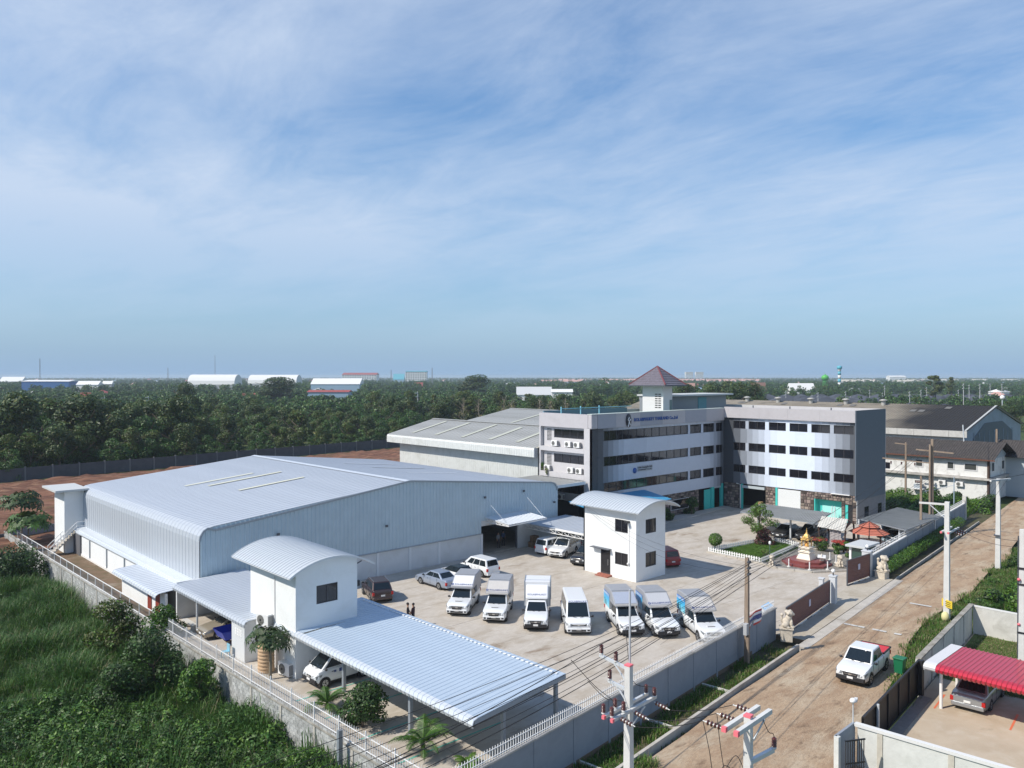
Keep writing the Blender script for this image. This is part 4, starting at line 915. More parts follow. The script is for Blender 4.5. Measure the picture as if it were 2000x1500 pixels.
# big carport
cp = thing('carport', (26.6,37,0), 'big carport with ribbed blue grey sheet roof and rounded white lip at the front corner', 'carport')
ang = math.atan((28.15-27.3)/(30.05-23.1))
pth = [Vector((23.08,27.3,2.50)),Vector((23.02,27.3,2.68)),Vector((23.1,27.3,2.86)),Vector((23.32,27.3,2.93)),Vector((26.6,27.72,2.96)),Vector((30.1,28.15,2.99))]
W_ = Vector((0,1,0)); ns_ = 56; sw = 0.35
lipm = M['roof_bright']
nnm = normals2d(pth, W_)
for k in range(ns_):
    yy = k*sw
    if k == 0:
        meR = corr([p-pth[3] for p in pth[3:]], nnm[3:], W_, sw*1.003, 1, 0.022, 0.08).mesh('roof_sheet', M['roof_metal_blue'], fix=False)
        meL = corr([p-pth[0] for p in pth[:4]], nnm[:4], W_, sw*1.003, 1, 0.03, 0.09).mesh('rounded_lip', lipm, fix=False)
        meS = corr([Vector((GX1+0.02,27.3+0.0,2.97))-Vector((GX1+0.02,27.3,2.97)),Vector((30.1,28.15,2.99))-Vector((GX1+0.02,27.8,2.97))], [Vector((0,0,1))]*2, W_, sw*1.003, 1, 0.022, 0.08).mesh('roof_sheet_short', M['roof_metal_blue'], fix=False)
    y_w = 27.72+yy
    if y_w < GY0-0.4: inst(meR, 'roof_sheet', cp, pth[3]+W_*yy-wloc(cp))
    else: inst(meS, 'roof_sheet', cp, Vector((GX1+0.02,27.8+yy,2.97))-wloc(cp))
    if y_w < GY1-2.0: inst(meL, 'rounded_lip', cp, pth[0]+W_*yy-wloc(cp))
MB().quad((23.32,43.6,2.95),(GX1+0.1,43.9,2.96),(GX1+0.1,44.2,2.965),(23.32,44.2,2.955)).build('filler_sheet', M['roof_metal_blue'], cp, fix=False)
for k in range(52):
    y_ = 28.4+k*0.36
    if y_ < 47.4: MB().box(29.66,29.78,y_,y_+0.2,3.02,3.05).build('vent_tile', M['white_paint'], cp)
fr = MB(); fr.bar((23.15,27.36,2.78),(30.1,28.2,2.84),0.08,0.22); fr.bar((30.06,28.2,2.84),(30.06,47.4,2.84),0.08,0.16); fr.build('edge_beam', M['grey_steel'], cp)
def truss(a, b, z0, z1, n, parent, m, nm='truss'):
    t = MB(); a = Vector(a); b = Vector(b)
    t.bar((*a[:2],z0),(*b[:2],z0),0.05); t.bar((*a[:2],z1),(*b[:2],z1),0.05)
    for k in range(n):
        p = a.lerp(b,k/n); q = a.lerp(b,(k+1)/n); t.bar((p.x,p.y,z0),(q.x,q.y,z1),0.035); t.bar((q.x,q.y,z0),(q.x,q.y,z1),0.035)
    return t.build(nm, m, parent)
truss((23.6,28.0,0),(29.95,28.7,0),2.3,2.72,8,cp,M['grey_steel']); truss((23.6,34.0,0),(29.95,34.3,0),2.3,2.72,8,cp,M['grey_steel']); truss((23.6,40,0),(29.95,40,0),2.3,2.72,8,cp,M['grey_steel'])
for xx,yy in ((29.95,28.75),(25.9,28.4),(23.75,33.1),(24.3,40.5),(29.95,34.3),(29.95,40)): MB().box(xx-0.09,xx+0.09,yy-0.09,yy+0.09,0,2.75).build('carport_post', M['grey_steel'], cp)
# bay lines
bl = MB()
for yy in (31.2,34.6,38.0,41.2): bl.box(21.6,28.6,yy-0.05,yy+0.05,0.012,0.016)
struct('bay_lines', bl, mat('bay_line_paint',(0.10,0.42,0.34),0.8,var=0.2))
# white tower
tw_ = thing('white_tower', (58.5,47.3,0), 'free standing white two storey tower with curved sheet roof and dark windows in the yard', 'tower building')
TX0,TX1,TY0,TY1 = 56.39,60.74,44.16,50.45
pt = vault(tw_, 55.65, 61.9, 43.35, 51.5, 6.36, 0.82, M['vault'])
b = MB(); b.box(TX0,TX0+0.15,TY0+0.15,45.1,0,6.55); b.box(TX0,TX0+0.15,46.6,47.14,0,6.55); b.box(TX0,TX0+0.15,48.31,TY1,0,6.55); b.box(TX0,TX0+0.15,47.14,48.31,2.43,6.55)
b.box(TX0,TX0+0.15,45.1,46.6,0,1.28); b.box(TX0,TX0+0.15,45.1,46.6,2.41,4.27); b.box(TX0,TX0+0.15,45.1,46.6,5.43,6.55)
arch_wall(b,TX0,TX1,pt,TY1-0.15,TY1,0); b.box(TX1-0.15,TX1,TY0+0.15,TY1-0.15,0,6.55); b.build('walls', M['white_wall'], tw_)
b = MB(); arch_wall(b,TX0,TX1,pt,TY0,TY0+0.15,5.48); b.box(TX0,57.77,TY0,TY0+0.15,0,5.48); b.box(59.33,TX1,TY0,TY0+0.15,0,5.48); b.box(57.77,59.33,TY0,TY0+0.15,2.44,4.18); b.box(57.77,59.33,TY0,TY0+0.15,0,1.13); b.build('front_wall', M['white_wall'], tw_)
for z0,z1 in ((4.27,5.43),(1.28,2.41)): window_x(TX0+0.02,45.1,46.6,z0,z1,[45.85],tw_)
def window_y2(par,x0,x1,y,z0,z1,mull):
    f = MB(); q_ = 0.06
    f.box(x0,x1,y,y+0.1,z0,z0+q_); f.box(x0,x1,y,y+0.1,z1-q_,z1); f.box(x0,x0+q_,y,y+0.1,z0+q_,z1-q_); f.box(x1-q_,x1,y,y+0.1,z0+q_,z1-q_)
    for q in mull: f.box(q-0.025,q+0.025,y+0.004,y+0.1,z0+q_,z1-q_)
    o = f.build('window', M['frame_dark'], par); e = [x0+q_]+list(mull)+[x1-q_]
    for a,c in zip(e[:-1],e[1:]): MB().box(a+0.025,c-0.025,y+0.05,y+0.07,z0+q_,z1-q_).build('pane', M['glass'], o)
for z0,z1 in ((4.18,5.48),(1.13,2.44)): window_y2(tw_,57.77,59.33,TY0+0.02,z0,z1,[58.55])
d = MB(); d.box(TX0+0.02,TX0+0.1,47.14,47.22,0.18,2.43); d.box(TX0+0.02,TX0+0.1,48.23,48.31,0.18,2.43); d.box(TX0+0.02,TX0+0.1,47.22,48.23,2.35,2.43); d.box(TX0+0.02,TX0+0.1,47.22,48.23,0.18,0.3)
do = d.build('door', M['frame_dark'], tw_); MB().box(TX0+0.05,TX0+0.07,47.22,48.23,0.3,2.35).build('pane', M['glass'], do); MB().tube([(TX0-0.04,47.4,1.0),(TX0-0.04,47.4,1.55)],0.02,6).build('handle', M['chrome'], do)
st_ = MB(); st_.box(TX0-0.35,TX0,46.95,48.45,0,0.18); st_.box(TX0-0.7,TX0-0.35,46.95,48.45,0,0.09); st_.build('brick_step', mat('red_brick',(0.33,0.12,0.08),0.85,var=0.25,vscale=6), tw_)
MB().box(TX0-0.5,TX0,47.0,49.25,2.5,2.56).build('door_hood', M['dark_steel'], tw_)
l_ = MB(); l_.rbox((TX0-0.25,45.0,5.35),(0.5,0.28,0.16)); l_.bar((TX0,45.0,5.3),(TX0-0.2,45.0,5.3),0.06); l_.build('flood_lamp', M['black'], tw_)
l_ = MB(); l_.tube([(TX0-0.02,44.9,1.6),(TX0-0.02,44.9,5.2)],0.02,6); l_.sphere((TX0-0.08,45.0,1.55),0.13,8,6); l_.build('conduit', M['frame_white'], tw_)
# glazed porch with blue roof behind the tower
gp_ = thing('glazed_porch', (66,56,0), 'small glazed porch with blue sheet roof between white tower and office', 'porch')
pz = 4.2; rp = [at(1228,965,4.6), at(1296,953,5.0), at(1330,968,4.1), at(1262,984,3.9)]
a = Vector(rp[0]); 
P0, P1, P2, P3 = Vector((66.0,58.2,4.35)), Vector((66.0,61.6,4.9)), Vector((80.0,61.6,4.9)), Vector((80.0,58.2,4.35))
rb = MB(); ns_ = 14
for k in range(ns_):
    xa = 66+k*1.0; MB().add([(xa+0.02,57.2,3.55),(xa+0.98,57.2,3.55),(xa+0.98,61.4,4.25),(xa+0.02,61.4,4.25),(xa+0.02,57.2,3.5),(xa+0.98,57.2,3.5),(xa+0.98,61.4,4.2),(xa+0.02,61.4,4.2)],[(0,1,2,3),(4,5,6,7),(0,1,5,4),(2,3,7,6),(0,3,7,4),(1,2,6,5)]).build('blue_sheet', mat('blue_sheet',(0.06,0.30,0.52),0.35), gp_)
w_ = MB(); w_.box(69,76.5,57.6,57.75,0,1.5); w_.box(76.4,76.55,57.75,61.5,0,1.5); w_.build('porch_wall', mat('porch_grey',(0.36,0.37,0.40),0.7), gp_)
for k in range(4): MB().box(69.05+k*1.87,70.85+k*1.87,57.65,57.7,1.55,3.4).build('pane', mat('green_glass',(0.03,0.07,0.055),0.08,spec=0.7), gp_)
MB().box(76.45,76.5,57.8,61.3,1.55,3.4).build('pane', MATS['green_glass'], gp_)
fr = MB()
for k in range(5): fr.box(68.98+k*1.87,69.05+k*1.87,57.62,57.72,1.5,3.5)
fr.box(68.98,76.55,57.62,57.72,1.5,1.55); fr.box(76.43,76.53,57.6,57.72,1.5,3.5); fr.build('porch_frame', M['frame_white'], gp_)
# ================================================================== BOUNDARY WALLS AND FENCES
def along(x, off=0.0, z=0.0): return wallpt(x, off, z)
picket_me = MB().box(-0.014,0.014,-0.014,0.014,0,1.0).add([(-0.014,-0.014,1.0),(0.014,-0.014,1.0),(0.014,0.014,1.0),(-0.014,0.014,1.0),(0,0,1.07)],[(0,1,4),(1,2,4),(2,3,4),(3,0,4)]).mesh('picket', M['white_paint'])
rw = thing('boundary_wall', (33,ROAD(33),0), 'long blue grey panel wall with white pickets on top along the dirt road, left of the gates', 'boundary wall')
xa = 16.0; k = 0
while xa < 52.2:
    xb = min(xa+3.0, 52.3); zt = 2.12-0.006*(xa-16)
    pl = [along(xa+0.09,0.0)[:2],along(xb-0.09,0.0)[:2],along(xb-0.09,-0.13)[:2],along(xa+0.09,-0.13)[:2]]
    MB().extrude(pl,'z',-0.6,zt).build('wall_panel', M['bluegrey_wall'], rw)
    pl = [along(xa-0.09,0.025)[:2],along(xa+0.09,0.025)[:2],along(xa+0.09,-0.155)[:2],along(xa-0.09,-0.155)[:2]]
    MB().extrude(pl,'z',-0.6,zt+0.01).build('wall_post', M['bluegrey_wall'], rw)
    pl = [along(xa,0.05)[:2],along(xb,0.05)[:2],along(xb,-0.18)[:2],along(xa,-0.18)[:2]]
    MB().extrude(pl,'z',zt+0.012,zt+0.07).build('coping', M['concrete'], rw)
    xa = xb
pk = MB(); x = 16.2
while x < 52.1:
    zt = 2.19-0.006*(x-16); p = along(x,-0.14); pk.rbox((p[0],p[1],zt+0.27),(0.026,0.026,0.56),ra); x += 0.17
o = pk.build('pickets', M['white_paint'], rw); o['kind'] = 'stuff'
rl = MB()
for dz in (0.1,0.43): rl.bar(along(16,-0.14,2.19+dz),along(52.2,-0.14,1.97+dz),0.03)
rl.build('picket_rails', M['white_paint'], rw)
sx = MB()
for x in (22.5,28.4,34.6,41): sx.bar(along(x,0.0,-0.15),along(x,2.1,-0.15),0.12)
sx.build('drain_struts', M['conc_light'], kroot)
# right of the gates
r2 = thing('boundary_wall', (94,ROAD(94),0), 'grey boundary wall with white capped rails running away beside the hedge, right of the gates', 'boundary wall')
xa = 74.2
while xa < 114:
    xb = min(xa+3.1,114.2)
    pl = [along(xa+0.09,0)[:2],along(xb-0.09,0)[:2],along(xb-0.09,-0.13)[:2],along(xa+0.09,-0.13)[:2]]; MB().extrude(pl,'z',-0.5,1.75).build('wall_panel', M['bluegrey_wall'], r2)
    pl = [along(xa-0.09,0.025)[:2],along(xa+0.09,0.025)[:2],along(xa+0.09,-0.155)[:2],along(xa-0.09,-0.155)[:2]]; MB().extrude(pl,'z',-0.5,1.77).build('wall_post', M['bluegrey_wall'], r2)
    pl = [along(xa,0.06)[:2],along(xb,0.06)[:2],along(xb,-0.2)[:2],along(xa,-0.2)[:2]]; MB().extrude(pl,'z',1.775,1.86).build('coping', mat('coping_white',(0.66,0.66,0.64),0.8), r2)
    xa = xb
rl = MB()
for dz in (2.12,2.36): rl.bar(along(74.2,-0.06,dz),along(114,-0.06,dz),0.05)
x = 74.3
while x < 114: rl.bar(along(x,-0.06,1.86),along(x,-0.06,2.4),0.035); x += 0.5
rl.build('top_rails', M['white_paint'], r2)
MB().extrude([along(114.1,0.12)[:2],along(114.6,0.12)[:2],along(114.6,-0.3)[:2],along(114.1,-0.3)[:2]],'z',-0.4,2.75).build('end_pillar', mat('pillar_pale',(0.60,0.58,0.54),0.85,dirt=(0.3,0.28,0.25),dscale=1.5,damt=0.6), r2)
# left block wall
LW = lambda y: 20.5-0.0136*(y-25)                        # outer face
lwt = thing('block_wall', (20,60,-2), 'weathered grey concrete block wall with white railing on top beside the overgrown field', 'boundary wall')
block_m = mat('concrete_block', (0.40,0.41,0.40), 0.92, var=0.15, vscale=2.0, dirt=(0.13,0.135,0.12), dscale=0.5, damt=0.85, island=0.18, bump=0.2, bscale=18)
bk = MB(); y = 24.0
MB().extrude([(LW(22)+0.03,22),(LW(107.2)+0.03,107.2),(LW(107.2)+0.2,107.2),(LW(22)+0.2,22)],'z',-2.3,0.42).build('wall_core', mat('block_mortar',(0.19,0.19,0.175),0.95), lwt)
row = 0; z = -2.2
while z < 0.4:
    y = 23.0+(0.2 if row % 2 else 0)
    while y < 107:
        yb = y+0.385; d = 0.006*random.random()
        x0, x1 = LW(y)-d, LW(yb)-d; yb -= 0.012
        bk.add([(x0,y,z),(x1,yb,z),(x1,yb,z+0.175),(x0,y,z+0.175),(x0+0.04+d,y,z),(x1+0.04+d,yb,z),(x1+0.04+d,yb,z+0.175),(x0+0.04+d,y,z+0.175)],[(0,1,2,3),(3,2,6,7),(0,3,7,4),(1,5,6,2)])
        y += 0.4
    z += 0.2; row += 1
o = bk.build('blocks', block_m, lwt, fix=False); o['kind'] = 'stuff'
for q in range(23):
    y = 26+q*3.6
    if y < 107: MB().box(LW(y)-0.05,LW(y)+0.05,y-0.1,y+0.1,-2.2,0.42).build('wall_pillar', mat('pillar_stain',(0.42,0.40,0.36),0.9,var=0.2,vscale=2), lwt)
MB().extrude([(LW(22)-0.07,22),(LW(107.2)-0.07,107.2),(LW(107.2)+0.24,107.2),(LW(22)+0.24,22)],'z',0.42,0.50).build('coping', mat('coping_mossy',(0.30,0.285,0.25),0.95,var=0.3,vscale=1.2,dirt=(0.12,0.10,0.06),dscale=1.1,damt=0.8), lwt)
fl = thing('picket_fence', (20.4,40,0.5), 'white steel picket fence on top of the block wall near the gold car', 'fence')
y = 25.0; c = 0
while y < 58.5:
    if c < 300:
        tall = (c % 12 == 0); inst(picket_me, 'fence_post' if tall else 'picket', fl, Vector((LW(y)+0.09,y,0.5))-fl.location, 0, (2.2,2.2,1.06) if tall else (0.8,0.8,1.0))
    y += 0.2; c += 1
rl = MB()
for zz in (0.66,1.34): rl.bar((LW(25)+0.09,25,zz),(LW(58.5)+0.09,58.5,zz),0.035)
rl.build('fence_rails', M['white_paint'], fl)
fr_ = thing('railing', (19.8,80,0.5), 'white pipe railing with fine mesh on top of the block wall along the warehouse side', 'railing')
rl = MB()
for zz in (0.6,1.32): rl.bar((LW(58.6)+0.09,58.6,zz),(LW(101)+0.09,101,zz),0.05)
y = 58.6
rl.build('rails', M['white_paint'], fr_)
while y < 101.2: MB().bar((LW(y)+0.09,y,0.5),(LW(y)+0.09,y,1.36),0.055).build('railing_post', M['white_paint'], fr_); y += 2.13
ms = MB(); y = 58.7
while y < 101: ms.bar((LW(y)+0.09,y,0.6),(LW(y)+0.09,y,1.32),0.012); y += 0.16
o = ms.build('mesh_bars', M['grey_steel'], fr_); o['kind'] = 'stuff'
bw = thing('back_wall', (24,107.5,0), 'dark grey panel wall closing the far left corner of the plot', 'boundary wall')
for q in range(6): MB().box(19.9+q*2.5,22.36+q*2.5,107.1,107.25,-1.0,0.75).build('wall_panel', M['bluegrey_wall'], bw)
b2 = thing('field_wall', (5,108,0), 'dark wall at the left picture edge between the orange soil and the dark scrub', 'boundary wall')
for q in range(12): MB().box(-11+q*2.55,-8.5+q*2.55,107.6,107.75,-2.2,0.15).build('wall_panel', mat('dark_panel',(0.10,0.105,0.115),0.9,var=0.2,vscale=1.5), b2)
pf = thing('site_fence', (24,112,0), 'row of short white pegs beyond the dark back wall at the left edge', 'fence')
mb = MB()
for q in range(16): mb.box(28+q*0.75,28.12+q*0.75,119,119.1,0,0.75)
o = mb.build('pegs', M['frame_white'], pf); o['kind'] = 'stuff'; MB().bar((28,119.05,0.5),(39.5,119.05,0.5),0.05).build('peg_rail', M['frame_white'], pf)
# post outside the block wall
pp = thing('fence_post', (20.0,32.3,-2), 'dark steel channel post standing outside the block wall near the bottom edge', 'post')
pc = at(664,1428,1.25); MB().box(pc[0]-0.11,pc[0]+0.11,pc[1]-0.08,pc[1]+0.08,-2.2,1.3).build('post_shaft', mat('post_grey',(0.22,0.24,0.26),0.5,0.3), pp)
MB().box(pc[0]-0.13,pc[0]-0.11,pc[1]-0.1,pc[1]+0.1,-2.2,1.32).build('post_flange', M['grey_steel'], pp)
# gates
def gate(name_label, p0, p1, zt, nb, sign=True):
    t = thing('sliding_gate', (p0[0],p0[1],0), name_label, 'gate')
    a = Vector((*p0,0)); b_ = Vector((*p1,0)); d = (b_-a).normalized(); n_ = Vector((d.y,-d.x,0))
    hb = (zt-0.22)/nb
    for k in range(nb):
        z0 = 0.2+k*hb; MB().bar(a+Vector((0,0,z0+hb/2)), b_+Vector((0,0,z0+hb/2)), 0.05, hb-0.012).build('board', M['brown_gate'], t)
    fr = MB(); fr.bar(a+Vector((0,0,0.06)),b_+Vector((0,0,0.06)),0.1,0.07); fr.bar(a+Vector((0,0,zt)),b_+Vector((0,0,zt)),0.09,0.06); fr.bar(a+Vector((0,0,0.05)),a+Vector((0,0,zt)),0.09); fr.bar(b_+Vector((0,0,0.05)),b_+Vector((0,0,zt)),0.09)
    fr.build('gate_frame', M['dark_steel'], t)
    bt = MB(); L_ = (b_-a).length
    for q in (0.25,0.55,0.8): bt.bar(a+d*L_*q+n_*0.06+Vector((0,0,0.12)), a+d*L_*min(1,q+0.18)+n_*0.06+Vector((0,0,0.12)), 0.02,0.1)
    bt.build('bottom_strip', M['white_paint'], t)
    if sign:
        c = a+d*L_*0.5+n_*0.05+Vector((0,0,zt*0.62)); mb = MB(); mb.bar(c-Vector((0,0,0.24)), c+Vector((0,0,0.24)), 0.02, 0.36) if False else mb.rbox(c,(0.36,0.03,0.5),math.atan2(d.y,d.x)); mb.build('notice_plate', mat('notice',(0.5,0.5,0.62),0.5), t)
    return t
gate('maroon board sliding gate beside the stone lion, left one of the two gate leaves', (52.87,27.9), (62.55,29.28), 1.95, 11)
gate('dark maroon gate leaf in front of the guard booth, right one of the two', (69.1,30.75), (73.3,30.55), 2.25, 11)
def pillar(name, x, off, wd, h, label, lamp=True):
    t = thing(name, (*along(x,off)[:2],0), label, 'gate pillar'); p = along(x,off)
    MB().rbox((p[0],p[1],h/2),(wd,wd,h),ra).build('pillar_shaft', mat('pillar_grey',(0.56,0.58,0.60),0.7), t, bevel=0.02)
    MB().rbox((p[0],p[1],h+0.04),(wd+0.1,wd+0.1,0.08),ra).build('pillar_cap', mat('pillar_grey',(0.56,0.58,0.60)), t)
    if lamp:
        MB().tube([(p[0],p[1],h+0.08),(p[0],p[1],h+0.32)],0.05,8).build('lamp_neck', M['black'], t)
        MB().sphere((p[0],p[1],h+0.45),0.16,12,8).build('lamp_globe', mat('opal_globe',(0.85,0.85,0.83),0.25), t)
pillar('gate_pillar', 63.0, 0.35, 0.50, 2.2, 'pale square gate pillar with a globe lamp at the end of the maroon gate')
pillar('gate_pillar', 62.75, -0.5, 0.35, 1.9, 'narrow grey pillar right behind the lamp pillar at the gate end', False)
pillar('gate_pillar', 73.75, -0.2, 0.75, 2.35, 'broad pale pillar with a lamp globe behind the right stone lion')
# stone lions: fused blobs
def fused(blobs, boxes, voxel, name, m):
    mb = MB()
    for c, r, sc in blobs: mb.sphere(c, r, 14, 10, 0, sc)
    for q in boxes: mb.box(*q)
    o = mb.build('tmp', m, local=True); md = o.modifiers.new('r','REMESH'); md.mode = 'VOXEL'; md.voxel_size = voxel
    s2 = o.modifiers.new('s','SMOOTH'); s2.factor = 0.5; s2.iterations = 2
    me = evaluated(o, name); bpy.data.objects.remove(o); me.materials.clear(); me.materials.append(m); return me
lion_me = fused([((0,0,0.34),0.30,(0.9,0.85,1.2)),((0.14,0,0.66),0.25,(0.9,0.95,1.05)),((0.22,0,0.98),0.25,(1,1.05,1.0)),((0.40,0,0.93),0.14,(1.1,1.0,0.8)),((0.12,0.2,1.0),0.13,(1,1,1)),((0.12,-0.2,1.0),0.13,(1,1,1)),((0.02,0.0,1.08),0.17,(1,1.3,0.8)),
   ((0.33,0.14,0.3),0.10,(1,1,2.9)),((0.33,-0.14,0.3),0.10,(1,1,2.9)),((0.40,0.15,0.07),0.12,(1.3,1,0.7)),((0.40,-0.15,0.07),0.12,(1.3,1,0.7)),((-0.08,0.24,0.2),0.2,(1.2,0.8,1.0)),((-0.08,-0.24,0.2),0.2,(1.2,0.8,1.0)),((0.12,0.3,0.06),0.1,(1.7,0.9,0.7)),((0.12,-0.3,0.06),0.1,(1.7,0.9,0.7)),((-0.32,0,0.55),0.10,(0.9,0.9,2.6)),((-0.3,0,0.85),0.12,(1,1,1)),((0.26,0.14,1.17),0.06,(1,1,1)),((0.26,-0.14,1.17),0.06,(1,1,1))], [], 0.035, 'lion_body', M['stone_lion'])
def lion(loc, rz, sc, ped, label):
    t = thing('lion_statue', (loc[0],loc[1],0), label, 'statue', 0, 'carved stone lions')
    if ped: MB().rbox((0,0,ped*0.45),(0.72*sc*1.1,0.66*sc*1.1,ped*0.9),rz).rbox((0,0,ped*0.95),(0.95*sc,0.85*sc,ped*0.1),rz).build('pedestal', M['stone_lion'], t, local=True, bevel=0.02)
    inst(lion_me, 'lion_body', t, (0,0,ped), rz, sc)
    nb = MB().sphere((0.47,0,0.98),0.05,8,6).sphere((0.36,0.09,1.03),0.03,6,5).sphere((0.36,-0.09,1.03),0.03,6,5)
    inst(nb.mesh('lion_face', M['stone_lion']), 'lion_face', t, (0,0,ped), rz, sc)
p = along(51.6,1.0); lion(p, R(-60), 1.0, 0.95, 'stone lion on a tall block at the left end of the maroon gate')
p = along(73.9,1.05); lion(p, R(-95), 1.15, 0.75, 'big stone lion crouching on a block beside the right gate leaf and hedge')
lion((70.93,38.95), R(200), 0.85, 0.12, 'small stone lion at the left corner of the shrine garden')
lion((75.4,34.3), R(230), 0.9, 0.12, 'small stone lion right of the shrine, in front of the flowering shrubs')
# flag on the wall and blue gate-motor hood
fg = thing('flag', (46.6,27.9,2), 'small flag with red white and blue stripes hung beside the wooden pole', 'flag')
fm = MB(); stripes = [('red_paint',0.0,0.14),('white_paint',0.14,0.32),('navy',0.32,0.68),('white_paint',0.68,0.86),('red_paint',0.86,1.0)]
fmats = [M['red_paint'],M['white_paint'],M['navy']]
p0 = Vector(along(47.2,-0.05,1.55)); p1 = Vector(along(49.6,-0.05,2.25)); 
for mn,a,b_ in stripes:
    mi = {'red_paint':0,'white_paint':1,'navy':2}[mn]
    for k in range(6):
        t0, t1 = k/6, (k+1)/6; f_ = lambda u,t: p0+Vector((rdx*2.3*t, rdy*2.3*t, 0.15*t+0.95*(1-u)*(1-0.1*t)))+Vector((rdy,-rdx,0))*(0.10+0.07*math.sin(t*7+u*2))
        fm.quad(f_(a,t0),f_(a,t1),f_(b_,t1),f_(b_,t0),mi)
fm.build('flag_cloth', fmats, fg, fix=False); MB().tube([along(47.15,0.1,1.4),along(47.15,0.1,2.8)],0.015,6).build('flag_staff', M['white_paint'], fg)
bh = thing('gate_hood', (52.3,28.2,2), 'little bright blue sheet hood at the near end of the maroon gate', 'hood')
q = Vector(along(52.4,-0.7,2.1)); mb = MB(); mb.add([q+Vector((-0.6,-0.15,-0.3)),q+Vector((0.6,-0.1,-0.22)),q+Vector((0.7,0.3,-0.08)),q+Vector((-0.5,0.25,-0.16)),q+Vector((-0.6,-0.15,-0.34)),q+Vector((0.6,-0.1,-0.26)),q+Vector((0.7,0.3,-0.12)),q+Vector((-0.5,0.25,-0.2))],[(0,1,2,3),(4,5,6,7),(0,1,5,4),(1,2,6,5),(2,3,7,6),(3,0,4,7)]); mb.build('hood_sheet', mat('hood_blue',(0.08,0.40,0.75),0.4), bh); MB().box(q.x-0.3,q.x+0.3,q.y,q.y+0.3,0,1.95).build('hood_post', M['steel'], bh)
# ================================================================== SHRINE GARDEN
lawn_poly = [(71.7,46.4),(71.35,40.3),(80.8,41.4),(81.5,45.1)]
struct('lawn', MB().extrude(lawn_poly,'z',0.0,0.06), mat('lawn_soil',(0.05,0.085,0.02),0.95,var=0.4,vscale=1.5))
struct('garden_bed', MB().extrude([(71.2,40.2),(70.6,38.0),(71.6,35.2),(74.6,33.2),(79.8,34.6),(81.5,38.2),(80.9,41.2)],'z',0.0,0.05), ground_mat('pebble_bed',[(0.20,0.19,0.17),(0.33,0.31,0.28),(0.10,0.095,0.08)],[(2.0,0.42,0.62,0.8),(3.5,0.5,0.66,0.8)],0.6,9))
gk = struct('garden_kerb', MB().box(70.2,70.3,38,38.1,0,0.1), M['concrete'])
path = [(71.5,46.7),(71.0,40.2),(70.3,38.0),(71.3,35.0),(74.5,32.9),(80.0,34.2)]
for (a,b_) in zip(path[:-1],path[1:]):
    n_ = max(1,int(math.dist(a,b_)/1.2))
    for k in range(n_):
        p = Vector((*a,0.07)).lerp(Vector((*b_,0.07)),k/n_); q = Vector((*a,0.07)).lerp(Vector((*b_,0.07)),(k+0.97)/n_); MB().bar(p,q,0.22,0.2).build('kerb_stone', M['concrete'], gk)
def garden_fence(pts, label):
    t = thing('garden_fence', (*pts[0],0), label, 'fence', 0, 'low white fences round the lawn'); pk = MB(); rl = MB()
    for a,b_ in zip(pts[:-1],pts[1:]):
        n_ = int(math.dist(a,b_)/0.28)
        for k in range(n_):
            x = a[0]+(b_[0]-a[0])*k/n_; y = a[1]+(b_[1]-a[1])*k/n_; ang = math.atan2(b_[1]-a[1],b_[0]-a[0]); pk.rbox((x,y,0.30),(0.13,0.03,0.55),ang)
        for zz in (0.2,0.42): rl.bar((*a,zz),(*b_,zz),0.05)
    o = pk.build('pickets', M['white_paint'], t); o['kind'] = 'stuff'; rl.build('fence_rails', M['white_paint'], t)
garden_fence([(71.6,46.5),(71.3,40.25)], 'low white picket fence on the yard side of the lawn')
garden_fence([(71.3,40.25),(80.9,41.35)], 'low white picket fence between the lawn and the shrine')
garden_fence([(80.9,41.35),(81.6,45.1)], 'low white picket fence behind the lawn, in front of the dark cars')
garden_fence([(81.6,45.1),(71.6,46.5)], 'low white picket fence on the far left edge of the lawn by the round bush')
sh = thing('spirit_shrine', (74.4,37.3,0), 'golden spired spirit shrine on a white pedestal and maroon octagonal steps', 'shrine')
mar = mat('maroon_tile',(0.20,0.055,0.05),0.4,var=0.15,vscale=5)
SX,SY = 74.3,37.1
MB().lathe((SX,SY,0.02),[(2.35,0),(2.35,0.24),(2.25,0.26)],8,0,R(22.5),False).lathe((SX,SY,0.28),[(1.75,0),(1.75,0.22),(1.65,0.24)],8,0,R(22.5),False).build('octagon_steps', mar, sh)
wp = mat('shrine_white',(0.72,0.66,0.55),0.5)
MB().lathe((SX,SY,0.52),[(0.98,0),(1.0,0.06),(0.72,0.55),(0.66,0.62),(0.84,0.68),(0.84,0.78),(0.60,0.82),(0.56,0.98),(0.78,1.06),(0.80,1.2),(0.66,1.24)],4,0,R(45),False).build('pedestal', wp, sh)
gp = mat('shrine_gold',(0.62,0.40,0.13),0.4,0.35)
b = MB()
for sx_ in (-1,1):
    for sy_ in (-1,1): b.bar((SX+sx_*0.33,SY+sy_*0.33,1.76),(SX+sx_*0.33,SY+sy_*0.33,2.42),0.09)
b.build('posts', gp, sh)
MB().lathe((SX,SY,2.4),[(0.62,0),(0.60,0.07),(0.38,0.2),(0.44,0.22),(0.42,0.27),(0.26,0.40),(0.30,0.42),(0.14,0.58),(0.08,0.72),(0.05,0.95),(0.0,1.2)],4,0,R(45),False).build('tiered_roof', gp, sh)
b = MB()
for k in range(4):
    a = R(45+90*k); b.add([(SX+0.52*math.cos(a),SY+0.52*math.sin(a),2.43),(SX+0.66*math.cos(a),SY+0.66*math.sin(a),2.72),(SX+0.44*math.cos(a+0.15),SY+0.44*math.sin(a+0.15),2.5),(SX+0.44*math.cos(a-0.15),SY+0.44*math.sin(a-0.15),2.5)],[(0,1,2),(0,3,1),(1,3,2)])
